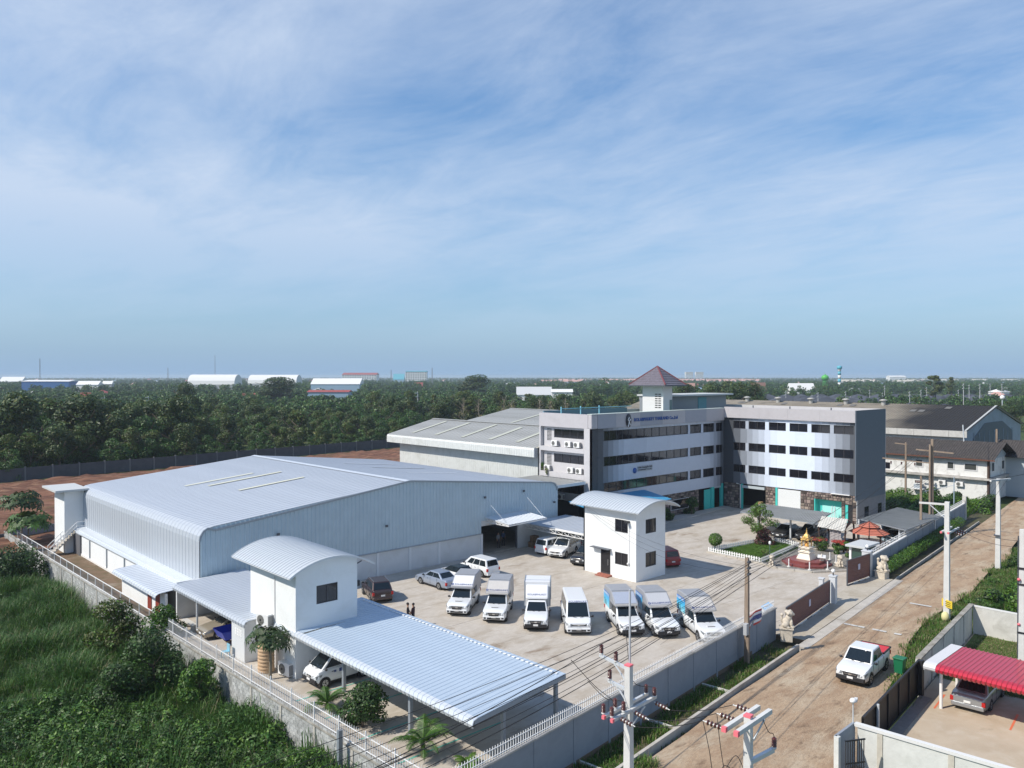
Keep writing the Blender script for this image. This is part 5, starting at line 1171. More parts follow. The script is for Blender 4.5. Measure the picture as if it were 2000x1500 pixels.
for k in range(4):
    a = R(90*k); b.add([(SX+0.40*math.cos(a)-0.3*math.sin(a),SY+0.40*math.sin(a)+0.3*math.cos(a),2.45),(SX+0.40*math.cos(a)+0.3*math.sin(a),SY+0.40*math.sin(a)-0.3*math.cos(a),2.45),(SX+0.42*math.cos(a),SY+0.42*math.sin(a),2.8)],[(0,1,2)])
b.build('roof_finials', gp, sh, fix=False)
b = MB(); b.lathe((SX,SY,1.76),[(0.2,0),(0.22,0.1),(0.15,0.14),(0.15,0.3),(0.1,0.36)],12); b.sphere((SX,SY,2.2),0.09,10,7); b.lathe((SX,SY,2.26),[(0.07,0),(0.02,0.12)],8); b.build('seated_figure', mat('figure_orange',(0.55,0.25,0.05),0.35,0.4), sh)
ta = thing('offering_table', (74.9,35.9,0), 'white pedestal offering table in front of the golden shrine', 'table')
MB().lathe((74.6,35.7,0.05),[(0.42,0),(0.42,0.12),(0.2,0.2),(0.17,0.75),(0.26,0.82)],8,0,R(22.5),False).build('table_pedestal', wp, ta); MB().rbox((74.6,35.7,0.93),(1.15,0.75,0.1),R(25)).build('table_top', M['white_paint'], ta, bevel=0.02)
b = MB()
for k in range(6): b.lathe((74.25+k*0.13,35.55+k*0.06,0.98),[(0.035,0),(0.05,0.08),(0.02,0.16)],8)
b.build('offering_cups', wp, ta)
for k,(x,y,lb) in enumerate(((72.2,39.6,'left of the shrine steps by the lawn'),(71.7,37.6,'at the left front of the shrine steps'),(71.9,35.6,'in front of the shrine steps'),(73.3,34.5,'right front of the shrine steps'),(76.6,35.2,'nearer one right of the offering table'),(77.4,36.2,'further one right of the offering table'),(76.9,39.2,'behind the shrine beside the fence'))):
    t = thing('bollard', (x,y,0), 'small white bollard post '+lb, 'bollard', 0, 'white posts round the shrine')
    MB().lathe((x,y,0.03),[(0.2,0),(0.16,0.12),(0.055,0.14)],8).build('bollard_foot', M['conc_light'], t); MB().tube([(x,y,0.15),(x,y,0.85)],0.055,8).build('bollard_shaft', M['white_paint'], t)
gl = thing('garden_lamp', (71.6,39.5,0), 'thin dark garden lamp post next to the left garden lion', 'lamp post')
MB().tube([(71.7,39.6,0),(71.7,39.6,1.9)],0.035,8).build('lamp_pole', mat('lamp_green',(0.06,0.12,0.12),0.5), gl); MB().lathe((71.7,39.6,1.9),[(0.05,0),(0.13,0.1),(0.11,0.3),(0.03,0.36)],8).build('lamp_head', M['white_paint'], gl)
gb = thing('guard_booth', (76.5,32.4,0), 'little guard booth with a flat pale roof slab behind the right gate leaf', 'guard booth')
MB().box(75.0,78.4,31.7,33.6,2.2,2.4).build('roof_slab', mat('slab_edge',(0.5,0.52,0.52)), gb, bevel=0.02)
MB().box(75.4,77.9,31.9,33.3,0,0.9).build('booth_base', M['white_paint'], gb)
b = MB()
for x,y in ((75.45,31.95),(77.85,31.95),(75.45,33.25),(77.85,33.25)): b.box(x-0.1,x+0.1,y-0.1,y+0.1,0.9,2.2)
b.build('booth_posts', M['white_paint'], gb); MB().box(75.55,77.75,31.97,32.0,0.95,2.15).build('booth_window', MATS['green_glass'], gb); MB().box(75.43,75.46,32.1,33.1,0.95,2.15).build('booth_window', MATS['green_glass'], gb)
# grey car roofs and pavilions
def carport2(name, label, c, z, lip, posts):
    t = thing(name, (sum(q[0] for q in c)/4,sum(q[1] for q in c)/4,0), label, 'carport'); c = [Vector((q[0],q[1],z)) for q in c]
    # c: near-left, far-left, far-right, near-right ; ribs run from the near to the far edge
    n_ = 34; mb = MB()
    for k in range(n_):
        a0 = c[0].lerp(c[3],k/n_); a1 = c[0].lerp(c[3],(k+0.22)/n_); a2 = c[0].lerp(c[3],(k+1)/n_); b0 = c[1].lerp(c[2],k/n_); b1 = c[1].lerp(c[2],(k+0.22)/n_); b2 = c[1].lerp(c[2],(k+1)/n_); u = Vector((0,0,0.05))
        mb.add([a0,a0+u,a1+u,a1,a2,b0,b0+u,b1+u,b1,b2],[(0,1,6,5),(1,2,7,6),(2,3,8,7),(3,4,9,8)])
    mb.build('roof_sheet', M['old_roof'], t, fix=False)
    e = MB()
    for a,b_ in zip(c,c[1:]+c[:1]): e.bar(a-Vector((0,0,0.06)),b_-Vector((0,0,0.06)),0.07,0.12)
    e.build('edge_beam', M['grey_steel'], t)
    for (x,y) in posts: MB().box(x-0.08,x+0.08,y-0.08,y+0.08,0,z-0.05).build('carport_post', M['steel'], t)
    return t
z = 2.6
carport2('carport', 'grey ribbed carport roof over two dark cars, behind the green tree', [at(1446.3,999.1,z)[:2],at(1487,983.8,z)[:2],at(1622.3,1001.7,z)[:2],at(1590.8,1020.4,z)[:2]], z, 0, [(83.9,43.8),(85.7,41.9),(84.6,48.2),(90.3,50.6),(91,43.5)])
cc = carport2('carport', 'pale grey carport roof against the road wall with white curved brackets, right of the gazebo', [at(1681,1013.6,z)[:2],at(1753.5,991.5,z)[:2],at(1838.5,1008.5,z)[:2],at(1768.8,1034.8,z)[:2]], z, 0, [(88.3,38.0),(86.6,33.0),(99.0,38.0),(97.0,33.1)])
b = MB()
for (x,y,dx,dy) in ((87.2,33.6,0,1.6),(88.3,37.8,0,-1.6),(86.8,33.2,1.6,0.2)):
    pts = [(x+dx*math.sin(a),y+dy*math.sin(a),1.2+1.3*(1-math.cos(a))) for a in np.linspace(0,math.pi/2,7)]; b.tube(pts,0.05,6)
b.build('curved_brackets', M['white_paint'], cc)
pv = thing('pavilion', (83.3,38.6,0), 'open pavilion with pale ribbed tile roof and a hanging grey sheet', 'pavilion')
R0,R1,E0,E1 = [Vector(q) for q in (at(1605.3,1008.5,3.0),at(1656.3,1014.4,3.0),at(1595.9,1028.9,2.3),at(1648.6,1038.2,2.3))]
nl = 11; wt = mat('pale_tile',(0.60,0.58,0.52),0.7,var=0.1,vscale=3,dirt=(0.42,0.40,0.35),dscale=1.5,damt=0.5)
for k in range(nl):
    a,b_ = R0.lerp(R1,k/nl),R0.lerp(R1,(k+1)/nl); c_,d_ = E0.lerp(E1,k/nl),E0.lerp(E1,(k+1)/nl); u = Vector((0,0,0.06)); m1,m2 = a.lerp(b_,0.5)+u,c_.lerp(d_,0.5)+u
    MB().add([a,m1,b_,c_,m2,d_],[(0,1,4,3),(1,2,5,4)]).build('roof_tile_row', wt, pv, fix=False)
back0, back1 = R0+(R0-E0)*Vector((1,1,0)).x*0.0, R1; off = Vector((R0.x-E0.x, R0.y-E0.y, E0.z-R0.z))
MB().add([R0,R1,R1+off,R0+off],[(0,1,2,3)]).build('rear_roof', wt, pv, fix=False)
MB().add([R1+Vector((0,-0.02,-0.05)),E1+Vector((0.1,0,0)),R1+off+Vector((0,0,-0.05))],[(0,1,2)]).build('gable_board', mat('dark_wood',(0.06,0.035,0.025),0.8), pv, fix=False)
b = MB()
for q in (E0,E1,R0+off,R1+off): b.bar((q.x+0.35,q.y+ (0.2 if q in (E1,) else -0.2),0),(q.x+0.35,q.y,2.35),0.14)
b.build('posts', MATS['dark_wood'], pv)
cl = MB()
for k in range(8):
    t0,t1 = k/8,(k+1)/8; a = E0.lerp(E1,0.42+0.4*t0)+Vector((0.4+0.06*math.sin(k*1.9),0,-0.1)); b_ = E0.lerp(E1,0.42+0.4*t1)+Vector((0.4+0.06*math.sin((k+1)*1.9),0,-0.1)); cl.quad(a,b_,b_-Vector((0.1,0,1.8)),a-Vector((0.1,0,1.8)))
cl.build('hanging_sheet', mat('grey_cloth',(0.36,0.33,0.33),0.9), pv, fix=False)
MB().box(82.9,84.2,36.4,37.2,0,1.1).build('counter', MATS['dark_wood'], pv)
gz = thing('gazebo', (86,36,0), 'octagonal gazebo with two tier salmon tile roof', 'gazebo')
GXc,GYc = 85.6,35.75; tl = mat('salmon_tile',(0.52,0.17,0.11),0.6,var=0.12,vscale=4)
def tier(z0,z1,r0,r1,nrow):
    mb = MB()
    for k in range(nrow):
        a,b_ = k/nrow,(k+1)/nrow; mb.lathe((GXc,GYc,0),[(r0+(r1-r0)*a,z0+(z1-z0)*a+0.035),(r0+(r1-r0)*b_,z0+(z1-z0)*b_)],8,0,R(22.5),False)
    mb.build('roof_tier', tl, gz)
tier(1.75,2.35,2.0,0.8,5); tier(2.42,2.95,1.05,0.05,4)
h = MB()
for k in range(8):
    a = R(22.5+45*k); h.bar((GXc+2.02*math.cos(a),GYc+2.02*math.sin(a),1.79),(GXc+0.8*math.cos(a),GYc+0.8*math.sin(a),2.40),0.07); h.bar((GXc+1.07*math.cos(a),GYc+1.07*math.sin(a),2.46),(GXc,GYc,3.0),0.06)
h.build('hip_ridges', mat('ridge_brown',(0.14,0.05,0.035),0.6), gz)
b = MB()
for k in range(8):
    a = R(22.5+45*k); b.bar((GXc+1.55*math.cos(a),GYc+1.55*math.sin(a),0),(GXc+1.55*math.cos(a),GYc+1.55*math.sin(a),1.85),0.1)
b.build('posts', MATS['dark_wood'], gz)
for k in range(8):
    if k in (2,): continue
    a = R(45*k+45); a1,a2 = a-R(20),a+R(20); MB().bar((GXc+1.5*math.cos(a1),GYc+1.5*math.sin(a1),0.75),(GXc+1.5*math.cos(a2),GYc+1.5*math.sin(a2),0.75),0.05,0.35).build('bench_back', M['white_paint'], gz)
MB().lathe((GXc,GYc,0),[(1.7,0),(1.7,0.14)],8,0,R(22.5),False).build('gazebo_floor', M['concrete'], gz)
# ================================================================== RIGHT HAND LOT
lot = struct('side_lot', MB().extrude([(39.8,16.3),(63.0,18.85),(63.0,-8),(37.0,-8)],'z',-0.3,0.01), ground_mat('lot_concrete',[(0.49,0.41,0.31),(0.39,0.31,0.22),(0.55,0.49,0.40),(0.16,0.13,0.08)],[(0.3,0.42,0.64,0.7),(1.0,0.5,0.7,0.5),(0.45,0.62,0.76,0.8)],0.15,8))
struct('lot_lawn', MB().extrude([(52.2,17.5),(62.9,18.75),(62.9,5),(52.2,5)],'z',0.0,0.03), mat('lawn_soil2',(0.085,0.125,0.03),0.95,var=0.35,vscale=1.2))
ll = MB()
for y0 in (16.45,12.75): 
    ll.quad((47.1,y0-0.45,0.016),(47.12,y0-0.35,0.016),(49.6,y0-0.05,0.016),(49.6,y0-0.17,0.016))
struct('lot_lines', ll, mat('orange_line',(0.66,0.16,0.07),0.7))
LT = lambda x: 16.44+0.108*(x-39.8)                     # wall along the road
rlw = thing('lot_wall', (55,18,0), 'grey precast wall of the right hand lot along the dirt road', 'boundary wall')
x = 48.7
while x < 63.0:
    xb = min(x+2.9,63.1); MB().extrude([(x+0.1,LT(x)),(xb-0.08,LT(xb)),(xb-0.08,LT(xb)+0.12),(x+0.1,LT(x)+0.12)],'z',-0.2,2.0).build('wall_panel', M['conc_light'], rlw)
    MB().extrude([(x-0.1,LT(x)-0.06),(x+0.1,LT(x)-0.06),(x+0.1,LT(x)+0.2),(x-0.1,LT(x)+0.2)],'z',-0.2,2.0).build('wall_post', M['conc_light'], rlw)
    MB().extrude([(x,LT(x)-0.1),(xb,LT(xb)-0.1),(xb,LT(xb)+0.22),(x,LT(x)+0.22)],'z',2.003,2.1).build('coping', mat('coping_mossy'  ,(0.3,0.285,0.25)), rlw); x = xb
ew = thing('lot_end_wall', (63,15,0), 'pale concrete panel wall closing the far side of the right hand lot lawn', 'boundary wall')
for k in range(4):
    y1 = 18.9-k*3.3; y0 = y1-3.28; MB().box(62.95,63.07,y0,y1-0.02,-0.2,1.95).build('wall_panel', M['conc_light'], ew); MB().box(62.93,63.09,y0,y1,1.953,2.05).build('coping', mat('coping_white',(0.66,0.66,0.64)), ew); MB().box(62.9,63.12,y0-0.1,y0+0.05,-0.2,1.98).build('wall_post', M['conc_light'], ew)
nw = thing('lot_front_wall', (38.5,12,0), 'pale block wall with raised posts across the bottom right corner', 'boundary wall')
q = [Vector((*at(1671,1411,2.0)[:2],0)), Vector((*at(1985,1503,2.0)[:2],0))]; d_ = (q[1]-q[0]).normalized(); n_ = Vector((d_.y,-d_.x,0))
Ln = 18
k = 0.0; k_i = 0
while k < Ln:
    e = min(k+(1.15 if k_i == 0 else 3.0),Ln); a = q[0]+d_*k; b_ = q[0]+d_*e
    MB().extrude([(a+d_*0.13).xy[:], (b_-d_*0.13).xy[:], (b_-d_*0.13+n_*0.1).xy[:], (a+d_*0.13+n_*0.1).xy[:]],'z',-0.3,1.86).build('wall_panel', mat('pale_block',(0.60,0.61,0.58),0.9,var=0.06,dirt=(0.45,0.46,0.42),dscale=0.9,damt=0.5,bump=0.15,bscale=10), nw)
    MB().extrude([(b_-d_*0.12-n_*0.04).xy[:],(b_+d_*0.12-n_*0.04).xy[:],(b_+d_*0.12+n_*0.14).xy[:],(b_-d_*0.12+n_*0.14).xy[:]],'z',-0.3,1.87).build('wall_post', mat('pale_post',(0.5,0.47,0.40),0.9,var=0.12), nw)
    MB().extrude([(a-n_*0.09).xy[:],(b_-n_*0.09).xy[:],(b_+n_*0.17).xy[:],(a+n_*0.17).xy[:]],'z',1.873,2.02).build('coping', mat('coping_white',(0.66,0.66,0.64)), nw)
    k = e; k_i += 1
bx = thing('gate_recess', (36.7,16,0), 'pale end pillar with a dark barred side gate at the bottom right of the road', 'side gate')
e0 = Vector((*at(1635,1438,2.0)[:2],0)); MB().extrude([(e0.x-0.12,e0.y-0.12),(e0.x+0.12,e0.y-0.12),(e0.x+0.12,e0.y+0.1),(e0.x-0.12,e0.y+0.1)],'z',-0.3,2.0).build('end_pillar', mat('pale_block',(0.6,0.61,0.58)), bx)
MB().extrude([(e0.x,e0.y+0.02),(q[0].x,q[0].y+0.02),(q[0].x,q[0].y+0.14),(e0.x,e0.y+0.14)],'z',-0.3,2.0).build('side_wall', mat('bluegrey_wall',(0.26,0.29,0.33)), bx)
b = MB()
for k in range(9): b.bar((e0.x+0.12+k*0.10,e0.y-0.35-k*0.06,0.05),(e0.x+0.12+k*0.10,e0.y-0.35-k*0.06,1.85),0.035)
b.bar((e0.x+0.1,e0.y-0.33,1.85),(e0.x+1.0,e0.y-0.85,1.85),0.06); b.bar((e0.x+0.1,e0.y-0.33,0.1),(e0.x+1.0,e0.y-0.85,0.1),0.06); b.bar((e0.x+0.1,e0.y-0.33,0.8),(e0.x+1.0,e0.y-0.85,0.8),0.05); b.build('gate_bars', M['black'], bx)
bg_ = thing('black_gate', (44,16.9,0), 'long black sheet sliding gate between road and right hand lot', 'gate')
MB().extrude([(38.4,LT(38.4)+0.02),(48.5,LT(48.5)+0.02),(48.5,LT(48.5)+0.08),(38.4,LT(38.4)+0.08)],'z',0.08,1.98).build('gate_sheet', mat('black_sheet',(0.006,0.006,0.008),0.5,spec=0.3), bg_)
b = MB(); b.bar((38.4,LT(38.4),2.0),(48.5,LT(48.5),2.0),0.09); b.bar((38.4,LT(38.4),0.06),(48.5,LT(48.5),0.06),0.09)
for xx in (38.5,40.5,42.5,44.5,46.5,48.4): b.bar((xx,LT(xx)-0.02,0.1),(xx,LT(xx)-0.02,2.0),0.06)
b.build('gate_frame', M['black'], bg_); MB().box(48.35,48.65,LT(48.5)-0.25,LT(48.5)+0.05,0,2.05).build('gate_stop', M['black'], bg_)
MB().bar((40.4,LT(40.4)-0.12,0.1),(40.4,LT(40.4)-0.12,2.05),0.1).build('gate_guide', M['steel'], bg_)
struct('gate_track', MB().extrude([(39.9,LT(39.9)-0.75),(48.4,LT(48.4)-0.75),(48.4,LT(48.4)-0.1),(39.9,LT(39.9)-0.1)],'z',0.0,0.05), mat('track_conc',(0.27,0.23,0.20),0.9,var=0.15))
rc_ = thing('red_carport', (49,11,0), 'carport with glossy red ribbed roof and white end cap over the silver saloon', 'carport')
CY0, CY1 = 16.35, 2.0
pth = [Vector((46.62,CY1,2.18)),Vector((46.5,CY1,2.28)),Vector((46.47,CY1,2.42)),Vector((46.6,CY1,2.54)),Vector((46.9,CY1,2.6)),Vector((50.9,CY1,2.62)),Vector((51.0,CY1,2.55))]
red_r = mat('red_roof',(0.50,0.025,0.05),0.3,0.1,var=0.05,coat=0.3)
roof_sheets(rc_, pth, (0,1,0), 13.8, 0.23, red_r, ribh=0.045, ribw=0.10)
pe = [p+Vector((0,13.8,0.03)) for p in pth]; corr(pe, normals2d(pe,(0,1,0)), (0,1,0), 0.62, 2, 0.0, 0.1).build('end_cap', M['frame_white'], rc_, fix=False)
MB().bar((46.6,CY0+0.05,2.35),(50.9,CY0+0.05,2.45),0.08,0.3).build('end_trim', M['frame_white'], rc_)
for (x,y) in ((47.4,15.8),(50.6,16.0),(50.7,11.5),(50.7,7)): MB().tube([(x,y,0),(x,y,2.5)],0.09,10).build('carport_post', M['white_paint'], rc_)
bn = thing('wheelie_bin', (51.1,19.2,0), 'green wheelie bin on the grass verge beside the black gate', 'wheelie bin')
bx_, by_ = 50.9,19.35; gm = mat('bin_green',(0.01,0.15,0.065),0.45)
tp = [(-0.27,-0.3),(0.27,-0.3),(0.27,0.3),(-0.27,0.3)]; bo = [(x*0.78,y*0.78) for x,y in tp]
MB().add([(bx_+x,by_+y,0.12) for x,y in bo]+[(bx_+x,by_+y,1.0) for x,y in tp],[(3,2,1,0),(4,5,6,7),(0,1,5,4),(1,2,6,5),(2,3,7,6),(3,0,4,7)]).build('bin_body', gm, bn, bevel=0.03)
MB().box(bx_-0.32,bx_+0.32,by_-0.35,by_+0.33,1.0,1.1).build('bin_lid', gm, bn, bevel=0.03)
for sx_ in (-1,1): MB().tube([(bx_+0.2,by_+sx_*0.25,0.12),(bx_+0.2,by_+sx_*0.31,0.12)],0.12,12).build('bin_wheel', M['tyre'], bn)
# camera mast at the bottom right
cm = thing('camera_mast', (38,17.3,0), 'thin mast with a white camera dome at the bottom right corner wall', 'camera mast')
b0 = at(1666,1411,2.0); MB().tube([(b0[0],b0[1],2.0),(b0[0],b0[1],3.1)],0.03,8).build('mast', M['steel'], cm); MB().sphere((b0[0],b0[1],3.05),0.15,10,7,0,(1.4,1,0.8)).build('camera_head', M['white_paint'], cm); MB().rbox((b0[0]+0.3,b0[1],3.0),(0.35,0.14,0.12),0.3).build('camera_arm', M['conc_pole'], cm)
# ================================================================== OLD FACTORY AND WHITE HOUSE ON THE RIGHT
fa = thing('old_factory', (155,60,0), 'large old factory with stained brown grey gable roof and roof ventilators on the right', 'factory')
FX, FY0, FY1, FXR = 140, 42.9, 118, 155.6; fze, fzr, fzf = 9.65, 13.3, 8.65
frm = ground_mat('factory_roof', [(0.22,0.195,0.155),(0.30,0.27,0.22),(0.14,0.125,0.11)], [(0.05,0.42,0.6,0.7),(0.6,0.5,0.68,0.7)], 0.1, 3, sy=0.6)
def weathered(m):                                        # weathering: the roof turns nearly black towards the near gable end
    n, l = m.node_tree.nodes, m.node_tree.links; p = n['Principled BSDF']; src = p.inputs['Base Color'].links[0].from_socket
    tcn = n.new('ShaderNodeTexCoord'); sp_ = n.new('ShaderNodeSeparateXYZ'); l.new(tcn.outputs['Object'], sp_.inputs[0]); nz = n.new('ShaderNodeTexNoise'); nz.inputs['Scale'].default_value = 0.12; nz.inputs['Detail'].default_value = 8; l.new(tcn.outputs['Object'], nz.inputs[0])
    a = n.new('ShaderNodeMath'); a.operation = 'MULTIPLY_ADD'; a.inputs[1].default_value = 16; l.new(nz.outputs[0], a.inputs[0]); l.new(sp_.outputs[1], a.inputs[2])
    r = n.new('ShaderNodeMapRange'); r.inputs['From Min'].default_value = 7.0; r.inputs['From Max'].default_value = -0.5; l.new(a.outputs[0], r.inputs[0])
    x = n.new('ShaderNodeMix'); x.data_type = 'RGBA'; l.new(r.outputs[0], x.inputs['Factor']); l.new(src, x.inputs['A']); x.inputs['B'].default_value = (0.032,0.032,0.034,1); l.new(x.outputs['Result'], p.inputs['Base Color'])
weathered(frm)
p_ = [Vector((FX-0.2,FY0,fze)),Vector((FXR,FY0,fzr))]
corr(p_, normals2d(p_,(0,1,0)), (0,1,0), FY1-FY0, 0.5, 0.05, 0.2).build('roof_slope', frm, fa, fix=False)
p2 = [Vector((2*FXR-FX+0.2,FY0,fze)),Vector((FXR,FY0,fzr))]; corr(p2, normals2d(p2,(0,1,0)), (0,1,0), FY1-FY0, 0.9, 0.09, 0.3).build('rear_slope', frm, fa, fix=False)
for k in range(28):
    y = FY0+k*2.7; MB().box(FX-0.35,FX-0.2,y+0.02,y+2.68,fzf,fze+0.02).build('fascia_panel', mat('fascia_old',(0.50,0.49,0.46),0.8,var=0.08,dirt=(0.3,0.28,0.25),dscale=0.8,damt=0.6), fa)
gbm = mat('gable_blue_grey',(0.28,0.34,0.39),0.7,var=0.08,vscale=0.6,dirt=(0.18,0.2,0.2),dscale=0.4,damt=0.6)
MB().extrude([(FX+0.2,0),(FX+0.2,fze-0.2),(FXR,fzr-0.12),(2*FXR-FX-0.2,fze-0.2),(2*FXR-FX-0.2,0)],'y',FY0+0.5,FY0+0.7).build('gable_wall', gbm, fa)
MB().extrude([(FX+4.2,6.4),(FX+4.2,8.2),(FXR-5.5,10.6),(FXR+4.0,10.6),(2*FXR-FX-5.5,8.6),(2*FXR-FX-5.5,6.8)],'y',FY0+0.42,FY0+0.5).build('gable_louvre', mat('louvre_dark',(0.10,0.125,0.14),0.7), fa)
for k in range(9): MB().bar((FX+4.4+k*2.6,FY0+0.40,6.5),(FX+4.4+k*2.6,FY0+0.40,9.2),0.1).build('louvre_post', gbm, fa)
MB().bar((FX-0.1,FY0+0.3,fze+0.03),(FXR,FY0+0.3,fzr+0.03),0.3,0.25).bar((2*FXR-FX+0.1,FY0+0.3,fze+0.03),(FXR,FY0+0.3,fzr+0.03),0.3,0.25).build('verge_trim', mat('verge_pale',(0.45,0.46,0.45),0.8), fa)
MB().box(FX+0.4,FX+0.6,FY0+0.7,FY1,0,fze-0.4).build('front_wall', M['old_clad'], fa); MB().box(FX,2*FXR-FX,FY1-0.6,FY1-0.4,0,fze).build('end_wall', gbm, fa)
for k in range(9):
    y = FY0+19+k*7.2; vv = MB(); vv.tube([(FXR-1.2,y,fzr-0.4),(FXR-1.2,y,fzr+0.55)],0.42,12); vv.lathe((FXR-1.2,y,fzr+0.55),[(0.75,0),(0.7,0.15),(0.2,0.32)],12); vv.build('roof_ventilator', mat('vent_grey',(0.42,0.41,0.38),0.6,0.3), fa)
for k in range(26):
    y = FY0+6+random.random()*62; t = random.choice((0.25,0.45,0.7,0.86)); x = FX+(FXR-FX)*t; zz = fze+(fzr-fze)*t+0.1
    MB().add([(x-0.7,y-0.5,zz-0.16),(x+0.7,y-0.5,zz+0.17),(x+0.7,y+0.5,zz+0.17),(x-0.7,y+0.5,zz-0.16)],[(0,1,2,3)]).build('skylight_panel', mat('sky_panel',(0.16,0.15,0.13) if k % 4 else (0.16,0.15,0.13),0.5), fa)
ho = thing('white_house', (131,43,0), 'long two storey white house with dark tile roof and stained walls behind the office', 'house')
HX = 130.0; hh = lambda x,y: (1680+x/6.25, 840+y/6.25)
hy0 = onX(*hh(1550,500),HX)[1]; hy1 = onX(*hh(475,340),HX)[1]+6
hw = mat('house_white',(0.70,0.70,0.68),0.85,var=0.03,dirt=(0.22,0.205,0.18),dscale=0.6,damt=0.75)
MB().box(HX,HX+10,hy0,hy1,0,3.45).build('ground_storey', hw, ho); MB().box(HX-0.02,HX+10,hy0-0.02,hy1,3.55,6.2).build('upper_storey', hw, ho); MB().box(HX-0.7,HX+10.2,hy0-0.5,hy1,3.25,3.5).build('ledge', mat('ledge_stain',(0.42,0.40,0.37),0.9,var=0.3,vscale=1.0), ho)
for a,b_ in (((685,360),(760,440)),((1070,390),(1140,470)),((1280,410),(1420,490))):
    u = onX(*hh(*a),HX); v = onX(*hh(*b_),HX); f = MB(); f.box(HX-0.1,HX-0.02,v[1]-0.12,u[1]+0.12,v[2]-0.12,v[2]); f.box(HX-0.1,HX-0.02,v[1]-0.12,u[1]+0.12,u[2],u[2]+0.12); f.box(HX-0.1,HX-0.02,v[1]-0.12,v[1],v[2],u[2]); f.box(HX-0.1,HX-0.02,u[1],u[1]+0.12,v[2],u[2]); o = f.build('window', M['frame_white'], ho); MB().box(HX-0.06,HX-0.03,v[1],u[1],v[2],u[2]).build('pane', mat('house_glass',(0.06,0.065,0.06),0.15), o)
for a,b_ in (((300,390),(365,470)),):
    u = onX(*hh(*a),HX); v = onX(*hh(*b_),HX); MB().box(HX-0.05,HX-0.01,v[1],u[1],v[2],u[2]).build('window', M['glass'], ho)
er = onX(*hh(1640,370),HX-0.8); rz_ = er[2]; rtm = mat('dark_tile_roof',(0.058,0.050,0.045),0.8,var=0.45,vscale=1.5,stretch=(1,4,1))
p_ = [Vector((HX-0.8,er[1],rz_)),Vector((HX+5,er[1],rz_+2.2))]; corr(p_, normals2d(p_,(0,1,0)), (0,1,0), hy1-er[1]+2, 0.35, 0.06, 0.14).build('roof_front', rtm, ho, fix=False)
p_ = [Vector((HX+10.8,er[1],rz_)),Vector((HX+5,er[1],rz_+2.2))]; corr(p_, normals2d(p_,(0,1,0)), (0,1,0), hy1-er[1]+2, 0.35, 0.06, 0.14).build('roof_rear', rtm, ho, fix=False)
MB().bar((HX-0.8,er[1]-0.03,rz_-0.1),(HX-0.8,hy1,rz_-0.1),0.1,0.2).build('eaves_board', mat('eaves_red',(0.13,0.05,0.03),0.7), ho)
MB().extrude([(HX,6.2),(HX+10,6.2),(HX+5,rz_+2.05)],'y',hy0,hy0+0.2).build('gable', mat('gable_shade',(0.42,0.47,0.5),0.85), ho)  # white house wall with its shade put into a blue-grey colour
for x in (HX+2.2,HX+7): MB().box(x,x+0.9,hy0-0.06,hy0-0.02,4.4,5.6).build('gable_window', M['glass'], ho)
wgx = HX+9
MB().box(wgx,wgx+9,hy0-4.0,hy0+1,0,6.3).build('side_wing', MATS['gable_shade'], ho)
p_ = [Vector((wgx-0.8,hy0-4.8,6.1)),Vector((wgx+4.5,hy0-4.8,8.4))]; corr(p_, normals2d(p_,(0,1,0)), (0,1,0), 7, 0.35, 0.06, 0.14).build('wing_roof', rtm, ho, fix=False)
p_ = [Vector((wgx+9.8,hy0-4.8,6.1)),Vector((wgx+4.5,hy0-4.8,8.4))]; corr(p_, normals2d(p_,(0,1,0)), (0,1,0), 7, 0.35, 0.06, 0.14).build('wing_roof', rtm, ho, fix=False)
MB().extrude([(wgx,6.2),(wgx+9,6.2),(wgx+4.5,8.3)],'y',hy0-4.05,hy0-3.9).build('wing_gable', MATS['gable_shade'], ho)
for (a,lb) in (((1007,640),'air conditioner on the lower white house wall, left of the thin lamp pole'),((1220,660),'air conditioner on the lower white house wall beside the wooden pole')):
    u = onX(*hh(*a),HX); aircon((HX-0.2,u[1],u[2]-0.35), 0, lb, 'air conditioners on the white house', 1.05)
u = onX(*hh(670,610),HX-0.9); v = onX(*hh(755,650),HX-0.9)
an = MB(); an.box(HX-0.95,HX-0.88,v[1],u[1],v[2],u[2]); o = an.build('name_sign', M['black'], ho)
put_text(text_mesh('ZUNI', (u[2]-v[2])*0.8, mat('sign_red_white',(0.75,0.55,0.5),0.5), 0.01), 'sign_lettering', ho, (HX-0.97,(u[1]+v[1])/2,(u[2]+v[2])/2), (0,-1,0), (0,0,1))
u = onX(*hh(655,655),HX-0.6); v = onX(*hh(755,715),HX-0.6); MB().box(HX-0.65,HX-0.05,v[1],u[1],v[2],u[2]).build('porch_window', mat('pale_blind',(0.4,0.45,0.5),0.5), ho); MB().box(HX-0.8,HX-0.02,v[1]-0.2,u[1]+0.2,v[2]-0.15,v[2]).build('porch_sill', M['white_paint'], ho)
MB().box(HX-0.12,HX+0.4,hy0-0.3,hy0-0.03,0,6.1).build('brown_pilaster', mat('dark_wood',(0.06,0.035,0.025)), ho)
